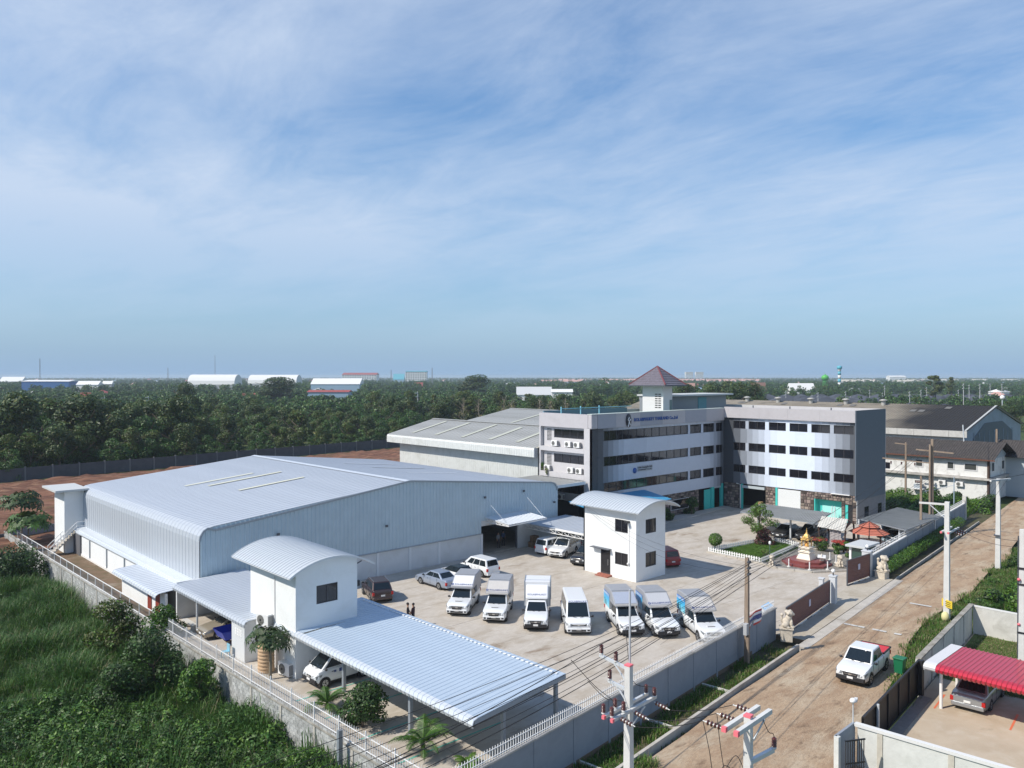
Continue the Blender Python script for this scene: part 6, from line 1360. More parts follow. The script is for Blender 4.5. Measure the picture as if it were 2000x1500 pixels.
# ================================================================== VEHICLES
def paint(n, c, r=0.28): return mat('paint_'+n, c, r, coat=0.6)
P_WHITE = paint('white',(0.74,0.76,0.77)); P_SILVER = mat('paint_silver',(0.36,0.42,0.52),0.3,0.45,coat=0.5); P_BROWN = mat('paint_brown',(0.05,0.03,0.03),0.3,0.3,coat=0.6)
P_DARK = paint('dark',(0.018,0.019,0.022)); P_RED = paint('red',(0.28,0.01,0.015)); P_GOLD = mat('paint_gold',(0.42,0.37,0.28),0.3,0.45,coat=0.5); P_GREY = mat('paint_grey',(0.34,0.36,0.38),0.28,0.5,coat=0.5); P_BLUE = mat('paint_pale_blue',(0.22,0.33,0.40),0.3,0.3,coat=0.5)
CANV_W = mat('canopy_white',(0.70,0.71,0.72),0.4); CANV_G = mat('canopy_grey',(0.30,0.31,0.33),0.4,var=0.05); CANV_B = mat('canopy_lit_bluegrey',(0.36,0.40,0.48),0.4,var=0.04); CANV_S = mat('canopy_sand',(0.52,0.50,0.47),0.45,var=0.04)
def cyan_mat():
    if 'cyan_print' in MATS: return MATS['cyan_print']
    m, t, n, l, p = newmat('cyan_print'); p.inputs['Roughness'].default_value = 0.35
    tcn = n.new('ShaderNodeTexCoord'); s = n.new('ShaderNodeSeparateXYZ'); l.new(tcn.outputs['Generated'], s.inputs[0]); r = n.new('ShaderNodeValToRGB')
    r.color_ramp.elements[0].color = (0.35,0.75,0.85,1); r.color_ramp.elements[1].color = (0.02,0.13,0.5,1); e = r.color_ramp.elements.new(0.45); e.color = (0.06,0.50,0.78,1); e = r.color_ramp.elements.new(0.8); e.color = (0.03,0.36,0.75,1)
    l.new(s.outputs[2], r.inputs[0]); l.new(r.outputs[0], p.inputs['Base Color']); MATS['cyan_print'] = m; return m
LETTER = text_mesh('ROLABPHUKET', 0.21, M['navy'], 0.003)
LETTER_W = text_mesh('ROLABPHUKET', 0.24, M['white_paint'], 0.003)
def bil(f, u, v): return Vector(f[0]).lerp(Vector(f[1]),u).lerp(Vector(f[3]).lerp(Vector(f[2]),u), v)
def glassq(mb, f, u0, u1, v0, v1, off=0.008, u0t=None, u1t=None):
    n_ = (Vector(f[1])-Vector(f[0])).cross(Vector(f[3])-Vector(f[0])).normalized()
    a,b_,c,d = bil(f,u0,v0),bil(f,u1,v0),bil(f,u1 if u1t is None else u1t,v1),bil(f,u0 if u0t is None else u0t,v1)
    cx = (a+b_+c+d)/4
    if n_.dot(Vector((cx.x*0.15,cx.y,cx.z-0.9)) if abs(n_.y) > 0.5 else Vector((cx.x-0.0,0,0.2))) < 0: n_ = -n_
    mb.add([a+n_*off,b_+n_*off,c+n_*off,d+n_*off,a-n_*0.02,b_-n_*0.02,c-n_*0.02,d-n_*0.02],[(0,1,2,3),(0,1,5,4),(1,2,6,5),(2,3,7,6),(3,0,4,7)])
def vehicle(name, label, cat, loc, hdg, L, W, H, top, cab, belt, body, wb, fo, Rt=0.33, zb=0.24, nside=2, group=None, bumper=None, grille='wide', win_rear=True, wr=0.76, roofm=None, light='head', rail=False, glass_side=True, ez=0.0):
    t = thing(name, (loc[0],loc[1],ez), label, cat, R(hdg), group)
    hw = W/2; xF, xR = L/2, -L/2; stn = sorted(set([xF,xF-0.06,xF-0.2,xF-0.5,xR,xR+0.06,xR+0.2,xR+0.5]+[q[0] for q in top]+list(np.linspace(xR+0.7,xF-0.7,5))))
    tx = [q[0] for q in top][::-1]; tz = [q[1] for q in top][::-1]
    if tx[0] > tx[-1]: tx, tz = tx[::-1], tz[::-1]
    mb = MB(); vs = []; npt = 0
    for x in stn:
        e = min(xF-x, x-xR); w_ = hw*(0.86+0.14*min(1,e/0.45)**0.5); z1 = float(np.interp(x,tx,tz)); z0 = zb+(0.10*(1-min(1,e/0.3)))
        half = [(w_*0.90,z0),(w_*0.985,z0+0.10),(w_,z0+(z1-z0)*0.5),(w_*0.985,z1-0.14),(w_*0.93,z1-0.02),(w_*0.5,z1+0.015)]
        ring = [(x,a,b_) for a,b_ in half]+[(x,-a,b_) for a,b_ in half[::-1]]; npt = len(ring); vs += ring
    fs = []
    for i in range(len(stn)-1):
        for k in range(npt):
            k2 = (k+1) % npt; fs.append((i*npt+k,i*npt+k2,(i+1)*npt+k2,(i+1)*npt+k))
    fs += [tuple(range(npt))[::-1], tuple(range((len(stn)-1)*npt,len(stn)*npt))]; mb.add(vs,fs,0,True)
    o = mb.build('body', body, t, local=True, bevel=0.02); o.data.set_sharp_from_angle(angle=R(38))
    # cabin
    xa,xb,xc,xd = cab; wbt = hw*0.92; wrf = hw*wr; zr = H; sk_ = MB(); sk_.box(xR+0.35,xF-0.3,-hw*0.94,hw*0.94,zb-0.07,zb+0.05); sk_.build('underbody', M['black'], t, local=True)
    B = [(xa,wbt,belt),(xd,wbt,belt),(xd,-wbt,belt),(xa,-wbt,belt)]; T = [(xb,wrf,zr-0.03),(xc,wrf,zr-0.03),(xc,-wrf,zr-0.03),(xb,-wrf,zr-0.03)]
    mid = [((xb+xc)/2,wrf*0.9,zr+0.02),((xb+xc)/2,-wrf*0.9,zr+0.02)]
    cm = MB(); cm.add(B+T,[(0,1,5,4),(1,2,6,5),(2,3,7,6),(3,0,4,7),(4,5,6,7),(3,2,1,0)])
    co_ = cm.build('cabin', roofm or body, t, local=True, bevel=0.07, seg=3)
    g1 = MB(); glassq(g1,(B[3],B[0],T[0],T[3]),0.06,0.94,0.06,0.90); g1.build('windscreen', M['glass_car'], t, local=True)
    if win_rear:
        g2 = MB(); glassq(g2,(B[1],B[2],T[2],T[1]),0.08,0.92,0.12,0.86); g2.build('rear_window', M['glass_car'], t, local=True)
    if glass_side:
        for s in (1,-1):
            f = [(xa,s*wbt,belt),(xd,s*wbt,belt),(xc,s*wrf,zr-0.03),(xb,s*wrf,zr-0.03)]
            ed = np.linspace(0.07,0.95,nside+1)
            for k in range(nside):
                g3 = MB(); glassq(g3,f,ed[k]+(0.05 if k == 0 else 0.012),ed[k+1]-0.012,0.10,0.84); g3.build('side_window', M['glass_car'], t, local=True)
    # wheels
    for x in (xF-fo, xF-fo-wb):
        ar = MB()
        for s in (1,-1): ar.tube([(x,s*(hw-0.25),Rt),(x,s*(hw+0.004),Rt)],Rt*1.17,18)
        ar.build('wheel_arches', M['black'], t, local=True)
        for s in (1,-1):
            w_ = MB(); w_.tube([(x,s*(hw-0.21),Rt),(x,s*(hw-0.02),Rt),(x,s*(hw+0.012),Rt)],[Rt,Rt,Rt*0.95],18); wo = w_.build('wheel', M['tyre'], t, local=True)
            r_ = MB(); r_.tube([(x,s*(hw-0.02),Rt),(x,s*(hw+0.020),Rt)],Rt*0.62,14); r_.build('rim', M['rim'], wo, local=True)
            hb = MB(); hb.tube([(x,s*(hw-0.02),Rt),(x,s*(hw+0.028),Rt)],Rt*0.18,8)
            for k in range(5):
                a = 2*math.pi*k/5; hb.bar((x+0.28*Rt*math.cos(a),s*(hw+0.022),Rt+0.28*Rt*math.sin(a)),(x+0.56*Rt*math.cos(a+0.3),s*(hw+0.022),Rt+0.56*Rt*math.sin(a+0.3)),0.02,0.12*Rt)
            hb.build('spokes', M['black'], wo, local=True)
    zf = float(np.interp(xF-0.05,tx,tz))
    for s in (1,-1):
        h = MB(); h.add([(xF+0.012,s*hw*0.50,zf-0.25),(xF+0.012,s*hw*0.50,zf-0.07),(xF-0.02,s*hw*0.90,zf-0.04),(xF-0.03,s*hw*0.90,zf-0.22),(xF-0.42,s*(hw*0.985+0.01),zf+0.02),(xF-0.36,s*(hw*0.985+0.01),zf-0.10),(xF-0.14,s*hw*0.60,zf-0.20),(xF-0.14,s*hw*0.60,zf-0.08)],[(0,1,2,3),(3,2,4,5),(1,0,6,7),(2,4,7,1),(3,5,6,0)]); ho_l = h.build('headlight', mat('lamp_smoked',(0.30,0.33,0.36),0.08,0.3,spec=0.8), t, local=True)
        h = MB(); h.sphere((xF-0.0,s*hw*0.68,zf-0.15),0.065,8,6); h.build('lamp_reflector', M['lamp'], ho_l, local=True)
        zl = float(np.interp(xR+0.05,tx,tz)); h = MB(); h.box(xR-0.012,xR+0.12,min(s*(hw*0.99-0.02),s*(hw*0.99-0.20)),max(s*(hw*0.99-0.02),s*(hw*0.99-0.20)),zl-0.38,zl-0.12); h.build('tail_light', M['red_lens'], t, local=True, bevel=0.02)
        m_ = MB(); m_.sphere((xa-0.22,s*(hw+0.10),belt+0.06),0.10,8,6,0,(0.7,1.1,0.85)); m_.bar((xa-0.25,s*(hw-0.06),belt),(xa-0.22,s*(hw+0.05),belt+0.04),0.04); m_.build('door_mirror', body if rail is None else M['black'], t, local=True)
        d_ = MB()
        nd = max(1,nside-1)
        for k in range(nd): 
            xx = xa-0.75-k*0.95; d_.box(xx-0.09,xx+0.09,min(s*(hw*0.985),s*(hw*0.985+0.02)),max(s*(hw*0.985),s*(hw*0.985+0.02)),belt-0.20,belt-0.16)
        d_.build('door_handles', M['black'], t, local=True)
    bm_ = bumper or body
    b_ = MB(); b_.box(xF-0.16,xF+0.045,-hw*0.90,hw*0.90,zb+0.02,zb+0.30); b_.build('front_bumper', bm_, t, local=True, bevel=0.05, seg=3)
    b_ = MB(); b_.box(xR-0.045,xR+0.16,-hw*0.90,hw*0.90,zb+0.04,zb+0.27); b_.build('rear_bumper', bm_ if bumper else body, t, local=True, bevel=0.05, seg=3)
    g_ = MB()
    if grille == 'wide': g_.add([(xF+0.025,-hw*0.50,zf-0.07),(xF+0.025,hw*0.50,zf-0.07),(xF+0.035,hw*0.40,zf-0.30),(xF+0.035,-hw*0.40,zf-0.30),(xF-0.1,-hw*0.50,zf-0.07),(xF-0.1,hw*0.50,zf-0.07),(xF-0.1,hw*0.40,zf-0.30),(xF-0.1,-hw*0.40,zf-0.30)],[(0,1,2,3),(0,1,5,4),(1,2,6,5),(2,3,7,6),(3,0,4,7)])
    elif grille == 'van': g_.box(xF-0.05,xF+0.025,-hw*0.55,hw*0.55,zf-0.22,zf-0.14)
    else: g_.box(xF-0.05,xF+0.02,-hw*0.32,hw*0.32,zf-0.22,zf-0.10)
    go = g_.build('grille', M['black'], t, local=True, bevel=0.012); cb = MB(); cb.box(xF+0.03,xF+0.04,-hw*0.40,hw*0.40,zf-0.175,zf-0.155); cb.box(xF+0.032,xF+0.045,-0.09,0.09,zf-0.2,zf-0.12); cb.build('grille_bar', M['chrome'], go, local=True)
    lo = MB(); lo.box(xF+0.03,xF+0.052,-hw*0.55,hw*0.55,zb+0.06,zb+0.19); lo.build('lower_intake', M['black'], t, local=True)
    for s in (1,-1):
        f_ = MB(); f_.box(xF-0.02,xF+0.05,s*hw*0.74-0.09,s*hw*0.74+0.09,zb+0.09,zb+0.20); f_.build('fog_recess', M['black'], t, local=True)
    p_ = MB(); p_.box(xF+0.05,xF+0.065,-0.17,0.17,zb+0.17,zb+0.30); p_.build('number_plate', M['plate'], t, local=True)
    p_ = MB(); p_.box(xR-0.06,xR-0.045,-0.17,0.17,zb+0.33,zb+0.46); p_.build('number_plate', M['plate'], t, local=True)
    wl = MB()
    for s in (1,-1): wl.bar((xa+0.06,s*0.12,belt+0.03),(xa-0.10,s*0.55,belt+0.10),0.02)
    wl.build('wipers', M['black'], t, local=True)
    return t
def seam(t, hw, xs, z0, z1):
    s_ = MB()
    for x in xs:
        for s in (1,-1): s_.box(x-0.008,x+0.008,min(s*hw*0.985,s*(hw*1.0+0.004)),max(s*hw*0.985,s*(hw+0.004)),z0,z1)
    s_.build('door_seams', M['black'], t, local=True)
def canopy(t, m, xr, xf, xo, z0, z1, zc, hw, print_=False, letter=None, lowm=None, front=None):
    """fibreglass cargo box that leans out over the cab roof"""
    poly = [(xr,z0),(xr,z1-0.06),(xr+0.15,z1),(xf-0.05,z1+0.03),(xf+0.03,z1-0.02),(xo,zc+0.17),(xo,zc),(-0.77,zc),(-0.77,z0)]
    mb = MB()
    n_ = len(poly); vs = []
    for s in (1,-1):
        for x,z in poly: vs.append((x, s*hw*(1.0 if z < z1-0.3 else 0.95), z))
    fs = [tuple(range(n_)),tuple(range(2*n_-1,n_-1,-1))]+[(i,i+n_,(i+1)%n_+n_,(i+1)%n_) for i in range(n_)]
    mb.add(vs,fs); mb.build('cargo_canopy', m, t, local=True, bevel=0.07, seg=3)
    MB().box(xo-0.05,xo+0.012,-hw*0.93,hw*0.93,zc+0.005,zc+0.15).build('canopy_brow', lowm or m, t, local=True, bevel=0.02)
    sm = MB(); sm.box(xf-0.03,xf+0.0,-hw*0.93,hw*0.93,z1+0.022,z1+0.034); sm.build('canopy_seam', M['grey_steel'], t, local=True)
    if front:  # lighter panel on the canopy slope: sunlight put into its colour
        d = Vector((xo-xf-0.03,0,zc+0.19-z1)); n_ = Vector((-d.z,0,d.x)).normalized(); a = Vector((xf+0.03,0,z1-0.02))+n_*0.012+d*0.05; b_ = a+d*0.90; e = hw*0.88
        MB().add([(a.x,-e,a.z),(a.x,e,a.z),(b_.x,e,b_.z),(b_.x,-e,b_.z),(a.x-0.06,-e,a.z-0.06),(a.x-0.06,e,a.z-0.06),(b_.x-0.06,e,b_.z-0.06),(b_.x-0.06,-e,b_.z-0.06)],[(0,1,2,3),(0,1,5,4),(1,2,6,5),(2,3,7,6),(3,0,4,7)]).build('canopy_front_lit', front, t, local=True, bevel=0.01)
    if print_:
        for s in (1,-1):
            q = MB(); y = s*(hw+0.006); q.add([(xr+0.12,y,z0+0.05),(-0.80,y,z0+0.05),(-0.80,y,z1-0.32),(xr+0.12,y,z1-0.32)],[(0,1,2,3)]); go = q.build('side_print', cyan_mat(), t, local=True)
            o = bpy.data.objects.new('print_lettering', LETTER_W); COL.objects.link(o); o.parent = go; o.rotation_euler = (R(90),0,R(180) if s > 0 else 0); o.location = ((xr-0.8)/2, y+s*0.006, z1-0.48)
            f_ = MB(); yy = y+s*0.004
            for (cx,cz,sc) in ((xr+0.5,z0+0.3,1),(xr+0.85,z0+0.26,0.8)): f_.tube([(cx,yy,cz+0.22*sc),(cx+0.001,yy+s*0.004,cz+0.22*sc)],0.07*sc,8); f_.add([(cx-0.12*sc,yy,cz-0.2*sc),(cx+0.12*sc,yy,cz-0.2*sc),(cx+0.08*sc,yy,cz+0.16*sc),(cx-0.08*sc,yy,cz+0.16*sc)],[(0,1,2,3)])
            f_.build('print_figures', mat('print_teal',(0.01,0.13,0.17),0.5), go, local=True, fix=False)
    if letter:
        d = Vector((xo-xf,0,zc+0.17-z1)).normalized(); c = Vector((xo,0,zc+0.17))-d*0.20; up_ = -d; nrm = Vector((-d.z,0,d.x)); nrm = nrm if nrm.x > 0 else -nrm
        o = put_text(LETTER, 'front_lettering', t, c+nrm*0.03+Vector((0,0.10,0)), (0,1,0), up_, True)
        rg = MB()
        for k in range(10):
            a,b_ = 2*math.pi*k/10,2*math.pi*(k+1)/10; y0 = -0.78; pt_ = lambda an,rr: c+nrm*0.03+Vector((0,y0+rr*math.cos(an),0))+up_*rr*math.sin(an); rg.quad(pt_(a,0.10),pt_(b_,0.10),pt_(b_,0.045),pt_(a,0.045))
        rg.build('front_emblem', M['navy'], t, local=True, fix=False)
def pickup(label, loc, hdg, canv, bumper=None, print_=False, scoop=True, boxtruck=False, letter=True, low=None, front=None):
    L, W, H = 5.2, 1.80, 1.70
    top = [(2.6,0.88),(2.35,0.98),(1.1,1.08),(0.9,1.08),(-0.75,1.06),(-0.8,1.10),(-2.6,1.10)]
    t = vehicle('pickup_truck', label, 'pickup truck', loc, hdg, L, W, H, top, (1.12,0.42,-0.55,-0.72), 1.06, P_WHITE, 3.08, 0.95, 0.35, 0.30, 1, 'delivery vehicles parked in a fan in the yard', bumper, 'wide')
    seam(t, 0.9, (1.05,-0.12), 0.42, 1.04)
    if scoop:
        MB().box(1.75,1.95,-0.30,0.30,1.035,1.075).build('bonnet_scoop', P_WHITE, t, local=True, bevel=0.015); MB().box(1.94,1.96,-0.26,0.26,1.035,1.068).build('scoop_slot', M['black'], t, local=True)
    if not boxtruck:
        canopy(t, canv, -2.62, -0.45, 0.70, 1.08, 2.52, 1.70, 0.91, print_, letter, low, front)
    else:
        MB().box(-2.72,-0.76,-0.98,0.98,0.95,2.80).build('cargo_box', CANV_W, t, local=True, bevel=0.02)
        fr = MB()
        for x in (-2.72,-0.76):
            for y in (-0.98,0.98): fr.box(x-0.03,x+0.03,y-0.03,y+0.03,0.95,2.83)
        for y in (-0.98,0.98): fr.box(-2.72,-0.76,y-0.03,y+0.03,2.78,2.83)
        fr.box(-1.3,-1.26,-0.98,0.98,2.80,2.815); fr.build('box_frame', M['grey_steel'], t, local=True)
        mb = MB(); poly = [(-0.73,2.62),(-0.55,2.62),(0.25,1.95),(0.3,1.74),(-0.73,1.74)]; mb.extrude(poly,'y',-0.84,0.84); mb.build('wind_deflector', CANV_W, t, local=True, bevel=0.10, seg=3)
        d = Vector((0.8,0,-0.67)).normalized(); c = Vector((0.25,0,1.95))-d*0.16; put_text(LETTER,'front_lettering',t,c+Vector((0.67,0,0.8)).normalized()*0.01,(0,1,0),-d,True)
    return t
DK = M['black']
def ctr(front, hdg, L): a = R(hdg); return (front[0]-math.cos(a)*L/2, front[1]-math.sin(a)*L/2)
pickup('white pickup with grey canopy, front painted sunlit white, first from left in the fan', ctr((38.2,47.2),-142,5.2), -142, CANV_G, low=CANV_G, front=CANV_W)
pickup('white pickup with grey canopy, front painted sunlit sand, second from left in the fan', ctr((39.15,44.0),-140,5.2), -140, CANV_G, low=CANV_S, front=CANV_S)
pickup('white box body pickup with dark bumper and roof deflector, third in the fan', ctr((40.1,40.5),-137,5.2), -137, None, DK, False, False, True)
pickup('white pickup with plain canopy front painted sunlit blue grey, cyan side print, next to the minibus', ctr((44.3,34.9),-126,5.2), -126, CANV_G, DK, True, False, False, False, CANV_S, CANV_B)
pickup('white pickup with lettered grey canopy, dark bumper and cyan print, second from right in fan', ctr((45.9,33.0),-125,5.2), -125, CANV_G, DK, True, False, False, True, CANV_S, mat('canopy_lit_pale',(0.47,0.48,0.50),0.4))
pickup('white pickup with white bumper half hidden by the picket wall, last on the right', ctr((47.3,30.2),-125,5.2), -125, CANV_G, None, True, True, False, True, CANV_S, CANV_S)
# minibus
vn = vehicle('minibus', 'white high roof minibus between the box body pickup and the cyan sided pickups', 'minibus', ctr((41.75,37.8),-132,5.3), -132, 5.3, 1.88, 2.22, [(2.65,0.90),(2.45,1.10),(2.2,1.22),(-2.6,1.18),(-2.65,1.1)], (2.28,1.45,-2.4,-2.58), 1.20, P_WHITE, 3.1, 0.85, 0.34, 0.28, 4, 'delivery vehicles parked in a fan in the yard', None, 'van', wr=0.80)
rb = MB()
for k in range(9): rb.box(-2.2,1.1,-0.58+k*0.145-0.02,-0.58+k*0.145+0.02,2.19,2.215)
rb.build('roof_ribs', P_WHITE, vn, local=True)
put_text(LETTER,'front_lettering',vn,Vector((1.50,0.08,2.145)),(0,1,0),(-0.75,0,0.66),True)
# cars by the warehouse wall
def saloon(label, loc, hdg, body, roofm=None, group=None, L=4.5, W=1.70, H=1.40, ez=0.0):
    t = vehicle('saloon_car', label, 'car', loc, hdg, L, W, H, [(L/2,0.62),(L/2-0.25,0.74),(0.95,0.92),(0.7,0.93),(-1.2,0.94),(-L/2+0.1,0.92),(-L/2,0.80)], (1.05,0.25,-0.95,-1.62), 0.91, body, 2.62, 0.9, 0.30, 0.20, 2, group, None, 'small', roofm=roofm, wr=0.72, ez=ez)
    seam(t, W/2, (0.95,-0.05,-1.0), 0.32, 0.90); return t
def mpv(label, loc, hdg, body, L=4.15, W=1.66, H=1.68, nside=3, roofm=None):
    t = vehicle('minivan', label, 'car', loc, hdg, L, W, H, [(L/2,0.66),(L/2-0.25,0.80),(1.15,1.0),(0.9,1.0),(-L/2+0.06,1.02),(-L/2,0.9)], (1.28,0.45,-1.78,-L/2+0.05), 0.99, body, 2.65, 0.75, 0.31, 0.22, nside, None, None, 'small', roofm=roofm, wr=0.80)
    seam(t, W/2, (1.0,0.05,-0.85), 0.34, 0.98); return t
saloon('silver blue saloon parked nose to the warehouse wall, left of the white cars', (42.85,55.65), 90, P_SILVER)
saloon('white saloon with a black roof between the silver saloon and the white minivan', (45.3,55.9), 90, P_WHITE, M['glass_car'])
mpv('white minivan parked nose to the wall beside the warehouse doorway', (48.25,56.3), 90, P_WHITE)
def suv(label, loc, hdg, body, L=4.35, W=1.80, H=1.68, rails=True):
    t = vehicle('suv_car', label, 'car', loc, hdg, L, W, H, [(L/2,0.76),(L/2-0.25,0.90),(1.0,1.06),(0.75,1.06),(-L/2+0.06,1.08),(-L/2,0.95)], (1.08,0.30,-1.55,-L/2+0.12), 1.05, body, 2.62, 0.85, 0.35, 0.27, 3, None, None, 'wide', wr=0.76)
    if rails:
        for s in (1,-1): MB().tube([(0.2,s*0.62,H+0.03),(-1.5,s*0.62,H+0.03)],0.025,6).build('roof_rail', M['chrome'], t, local=True)
    seam(t, W/2, (0.9,-0.05,-0.95), 0.4, 1.03); return t
suv('dark brown SUV seen from behind, right of the annex with the curved roof', (36.85,56.15), 70, P_BROWN)
mpv('white minivan seen from behind under the low canopy beside the crates', (59.85,57.9), 6, P_WHITE)
t = suv('white pickup like SUV with silver grille facing out under the low canopy', (60.4,56.6-0.0), -160, P_WHITE, 5.0, 1.82, 1.75, False); t.location = (60.1,56.55-0.15,0)
suv('black car with bright headlamps half hidden by the white tower', (59.2,52.4), -164, P_DARK, 4.6, 1.8, 1.7, False)
mpv('red car peeping out behind the right edge of the white tower', (64.3,46.9), 62, P_RED)
saloon('dark saloon under the grey carport roof, left one of the two', (85.75,45.2), 181, P_DARK)
suv('dark SUV under the grey carport roof behind the golden shrine', (86.3,42.5), 180, P_DARK, 4.6, 1.8, 1.7, False)
saloon('pale blue car under the pale carport roof beside the road wall', (91.5,35.3), 184, P_BLUE)
saloon('dark car in the shade under the pale carport roof', (94.5,37.2), 184, P_DARK)
saloon('gold saloon parked in the open bay under the annex roof', (24.1,55.6), 180, P_GOLD, ez=0.0)
saloon('silver saloon seen from behind under the red carport roof', (50.25,14.75), 3, P_GREY, None, None, 4.7, 1.8, 1.46)
# road pickup
rp = vehicle('double_cab_pickup', 'white double cab pickup with red bed cover driving on the dirt road', 'pickup truck', (49.45,20.95), -173.5, 5.2, 1.85, 1.78, [(2.6,0.86),(2.35,0.98),(1.25,1.10),(1.0,1.10),(-1.0,1.10),(-1.05,1.14),(-2.6,1.14)], (1.28,0.55,-0.75,-1.05), 1.09, P_WHITE, 3.2, 0.95, 0.37, 0.30, 2, None, M['black'], 'wide')
seam(rp, 0.925, (1.2,0.15,-0.95), 0.45, 1.07)
MB().box(-2.56,-1.08,-0.84,0.84,1.12,1.19).build('bed_cover', mat('bed_red',(0.62,0.02,0.02),0.35), rp, local=True, bevel=0.02)
b = MB()
for s in (1,-1): b.box(-2.6,-1.05,min(s*0.84,s*0.92),max(s*0.84,s*0.92),1.13,1.22)
b.box(-2.64,-2.56,-0.9,0.9,1.12,1.22); b.build('bed_rails', M['black'], rp, local=True, bevel=0.015)
MB().tube([(0.75,0.35,1.72),(0.76,0.35,1.73)],0.05,8).build('windscreen_sticker', M['white_paint'], rp, local=True)
# mini truck
mt = vehicle('mini_truck', 'small white cab forward truck under the near edge of the big carport', 'mini truck', (25.25,42.55), 180.5, 4.2, 1.68, 1.78, [(2.1,0.80),(1.9,1.0),(1.55,1.12),(0.0,1.08),(-0.05,1.0),(-2.1,1.0)], (1.72,0.95,0.1,-0.05), 1.08, P_WHITE, 2.62, 0.6, 0.32, 0.30, 1, None, M['black'], 'small')
canopy(mt, CANV_W, -2.1, 0.25, 0.95, 1.0, 2.28, 1.79, 0.84, False, False)
for s in (1,-1):
    q = MB(); q.add([(-1.9,s*0.846,1.15),(-0.4,s*0.846,1.15),(-0.4,s*0.846,2.0),(-1.9,s*0.846,2.0)],[(0,1,2,3)]); q.build('side_print', mat('print_cyan2',(0.06,0.42,0.5),0.4), mt, local=True, fix=False)
    q = MB(); q.box(0.35,0.55,min(s*0.835,s*0.846),max(s*0.835,s*0.846),0.78,0.98); q.box(0.75,0.9,min(s*0.835,s*0.846),max(s*0.835,s*0.846),0.82,0.94); q.build('door_print', M['navy'], mt, local=True)
# trailer, tank, chairs by the bay
tr = thing('tipper_trailer', (22.9,53.0,0), 'small blue and orange tipper trailer next to the gold saloon', 'trailer')
b = MB(); b.add([(22.3,52.4,0.55),(24.0,52.4,0.55),(24.0,53.8,0.55),(22.3,53.8,0.55),(22.0,52.3,1.15),(24.2,52.3,1.15),(24.2,53.9,1.15),(22.0,53.9,1.15)],[(3,2,1,0),(0,1,5,4),(1,2,6,5),(2,3,7,6),(3,0,4,7)]); b.build('tipper_tub', mat('tub_blue',(0.02,0.05,0.42),0.45), tr, fix=False)
MB().box(23.2,24.6,52.5,53.7,0.35,0.55).build('trailer_frame', mat('frame_orange',(0.62,0.13,0.03),0.5), tr); MB().box(24.0,24.5,52.8,53.5,0.55,1.25).build('engine_hood', MATS['frame_orange'], tr, bevel=0.05)
for s in (52.35,53.85): MB().tube([(23.0,s-0.09,0.28),(23.0,s+0.09,0.28)],0.28,14).build('trailer_wheel', M['tyre'], tr)
wt_ = thing('water_tank', (23.0,47.2,0), 'ribbed beige water tank behind the papaya tree', 'water tank'); pf_ = []
z = 0.0
while z < 1.75: pf_ += [(0.52,z),(0.52,z+0.12),(0.49,z+0.15),(0.49,z+0.19)]; z += 0.22
pf_ += [(0.50,1.8),(0.38,1.98),(0.2,2.06),(0.2,2.12)]
tc_ = at(520,1312,0.0); MB().lathe((tc_[0],tc_[1],0.05),pf_,20).build('tank_shell', mat('tank_tan',(0.52,0.36,0.22),0.6), wt_); MB().lathe((tc_[0],tc_[1],2.17),[(0.22,0),(0.2,0.06)],14).build('tank_lid', M['black'], wt_); MB().lathe((tc_[0],tc_[1],0.0),[(0.6,0),(0.6,0.05)],16).build('tank_base', M['concrete'], wt_)
p = at(553,1322,0.0); aircon((p[0]+0.2,p[1],0.05), R(10), 'air conditioner on the ground beside the beige water tank', 'air conditioners of the annex', 1.15)
p = onX(524,1206,23.0); aircon((22.75,p[1],p[2]-0.5), R(15), 'air conditioner on the annex roof edge above the papaya tree', 'air conditioners of the annex', 1.15)
ch = thing('plastic_chair', (21.6,50.6,0), 'pale blue plastic garden chair at the corner of the annex bay', 'chair'); cx,cy = 21.55,50.7; pb = mat('chair_blue',(0.25,0.50,0.62),0.4)
MB().box(cx-0.22,cx+0.22,cy-0.22,cy+0.22,0.42,0.46).build('seat', pb, ch, bevel=0.01); MB().box(cx+0.18,cx+0.23,cy-0.22,cy+0.22,0.46,0.9).build('backrest', pb, ch, bevel=0.01)
for sx_ in (-1,1):
    for sy_ in (-1,1): MB().bar((cx+sx_*0.22,cy+sy_*0.22,0),(cx+sx_*0.18,cy+sy_*0.18,0.42),0.04).build('leg', pb, ch)
bn_ = thing('bench', (22.2,59.4,0), 'pale concrete bench slab behind the gold saloon', 'bench'); MB().box(21.9,22.3,57.3,59.3,0.45,0.55).build('bench_top', M['conc_light'], bn_); MB().box(21.95,22.25,57.5,57.7,0,0.45).box(21.95,22.25,58.9,59.1,0,0.45).build('bench_feet', M['conc_light'], bn_)
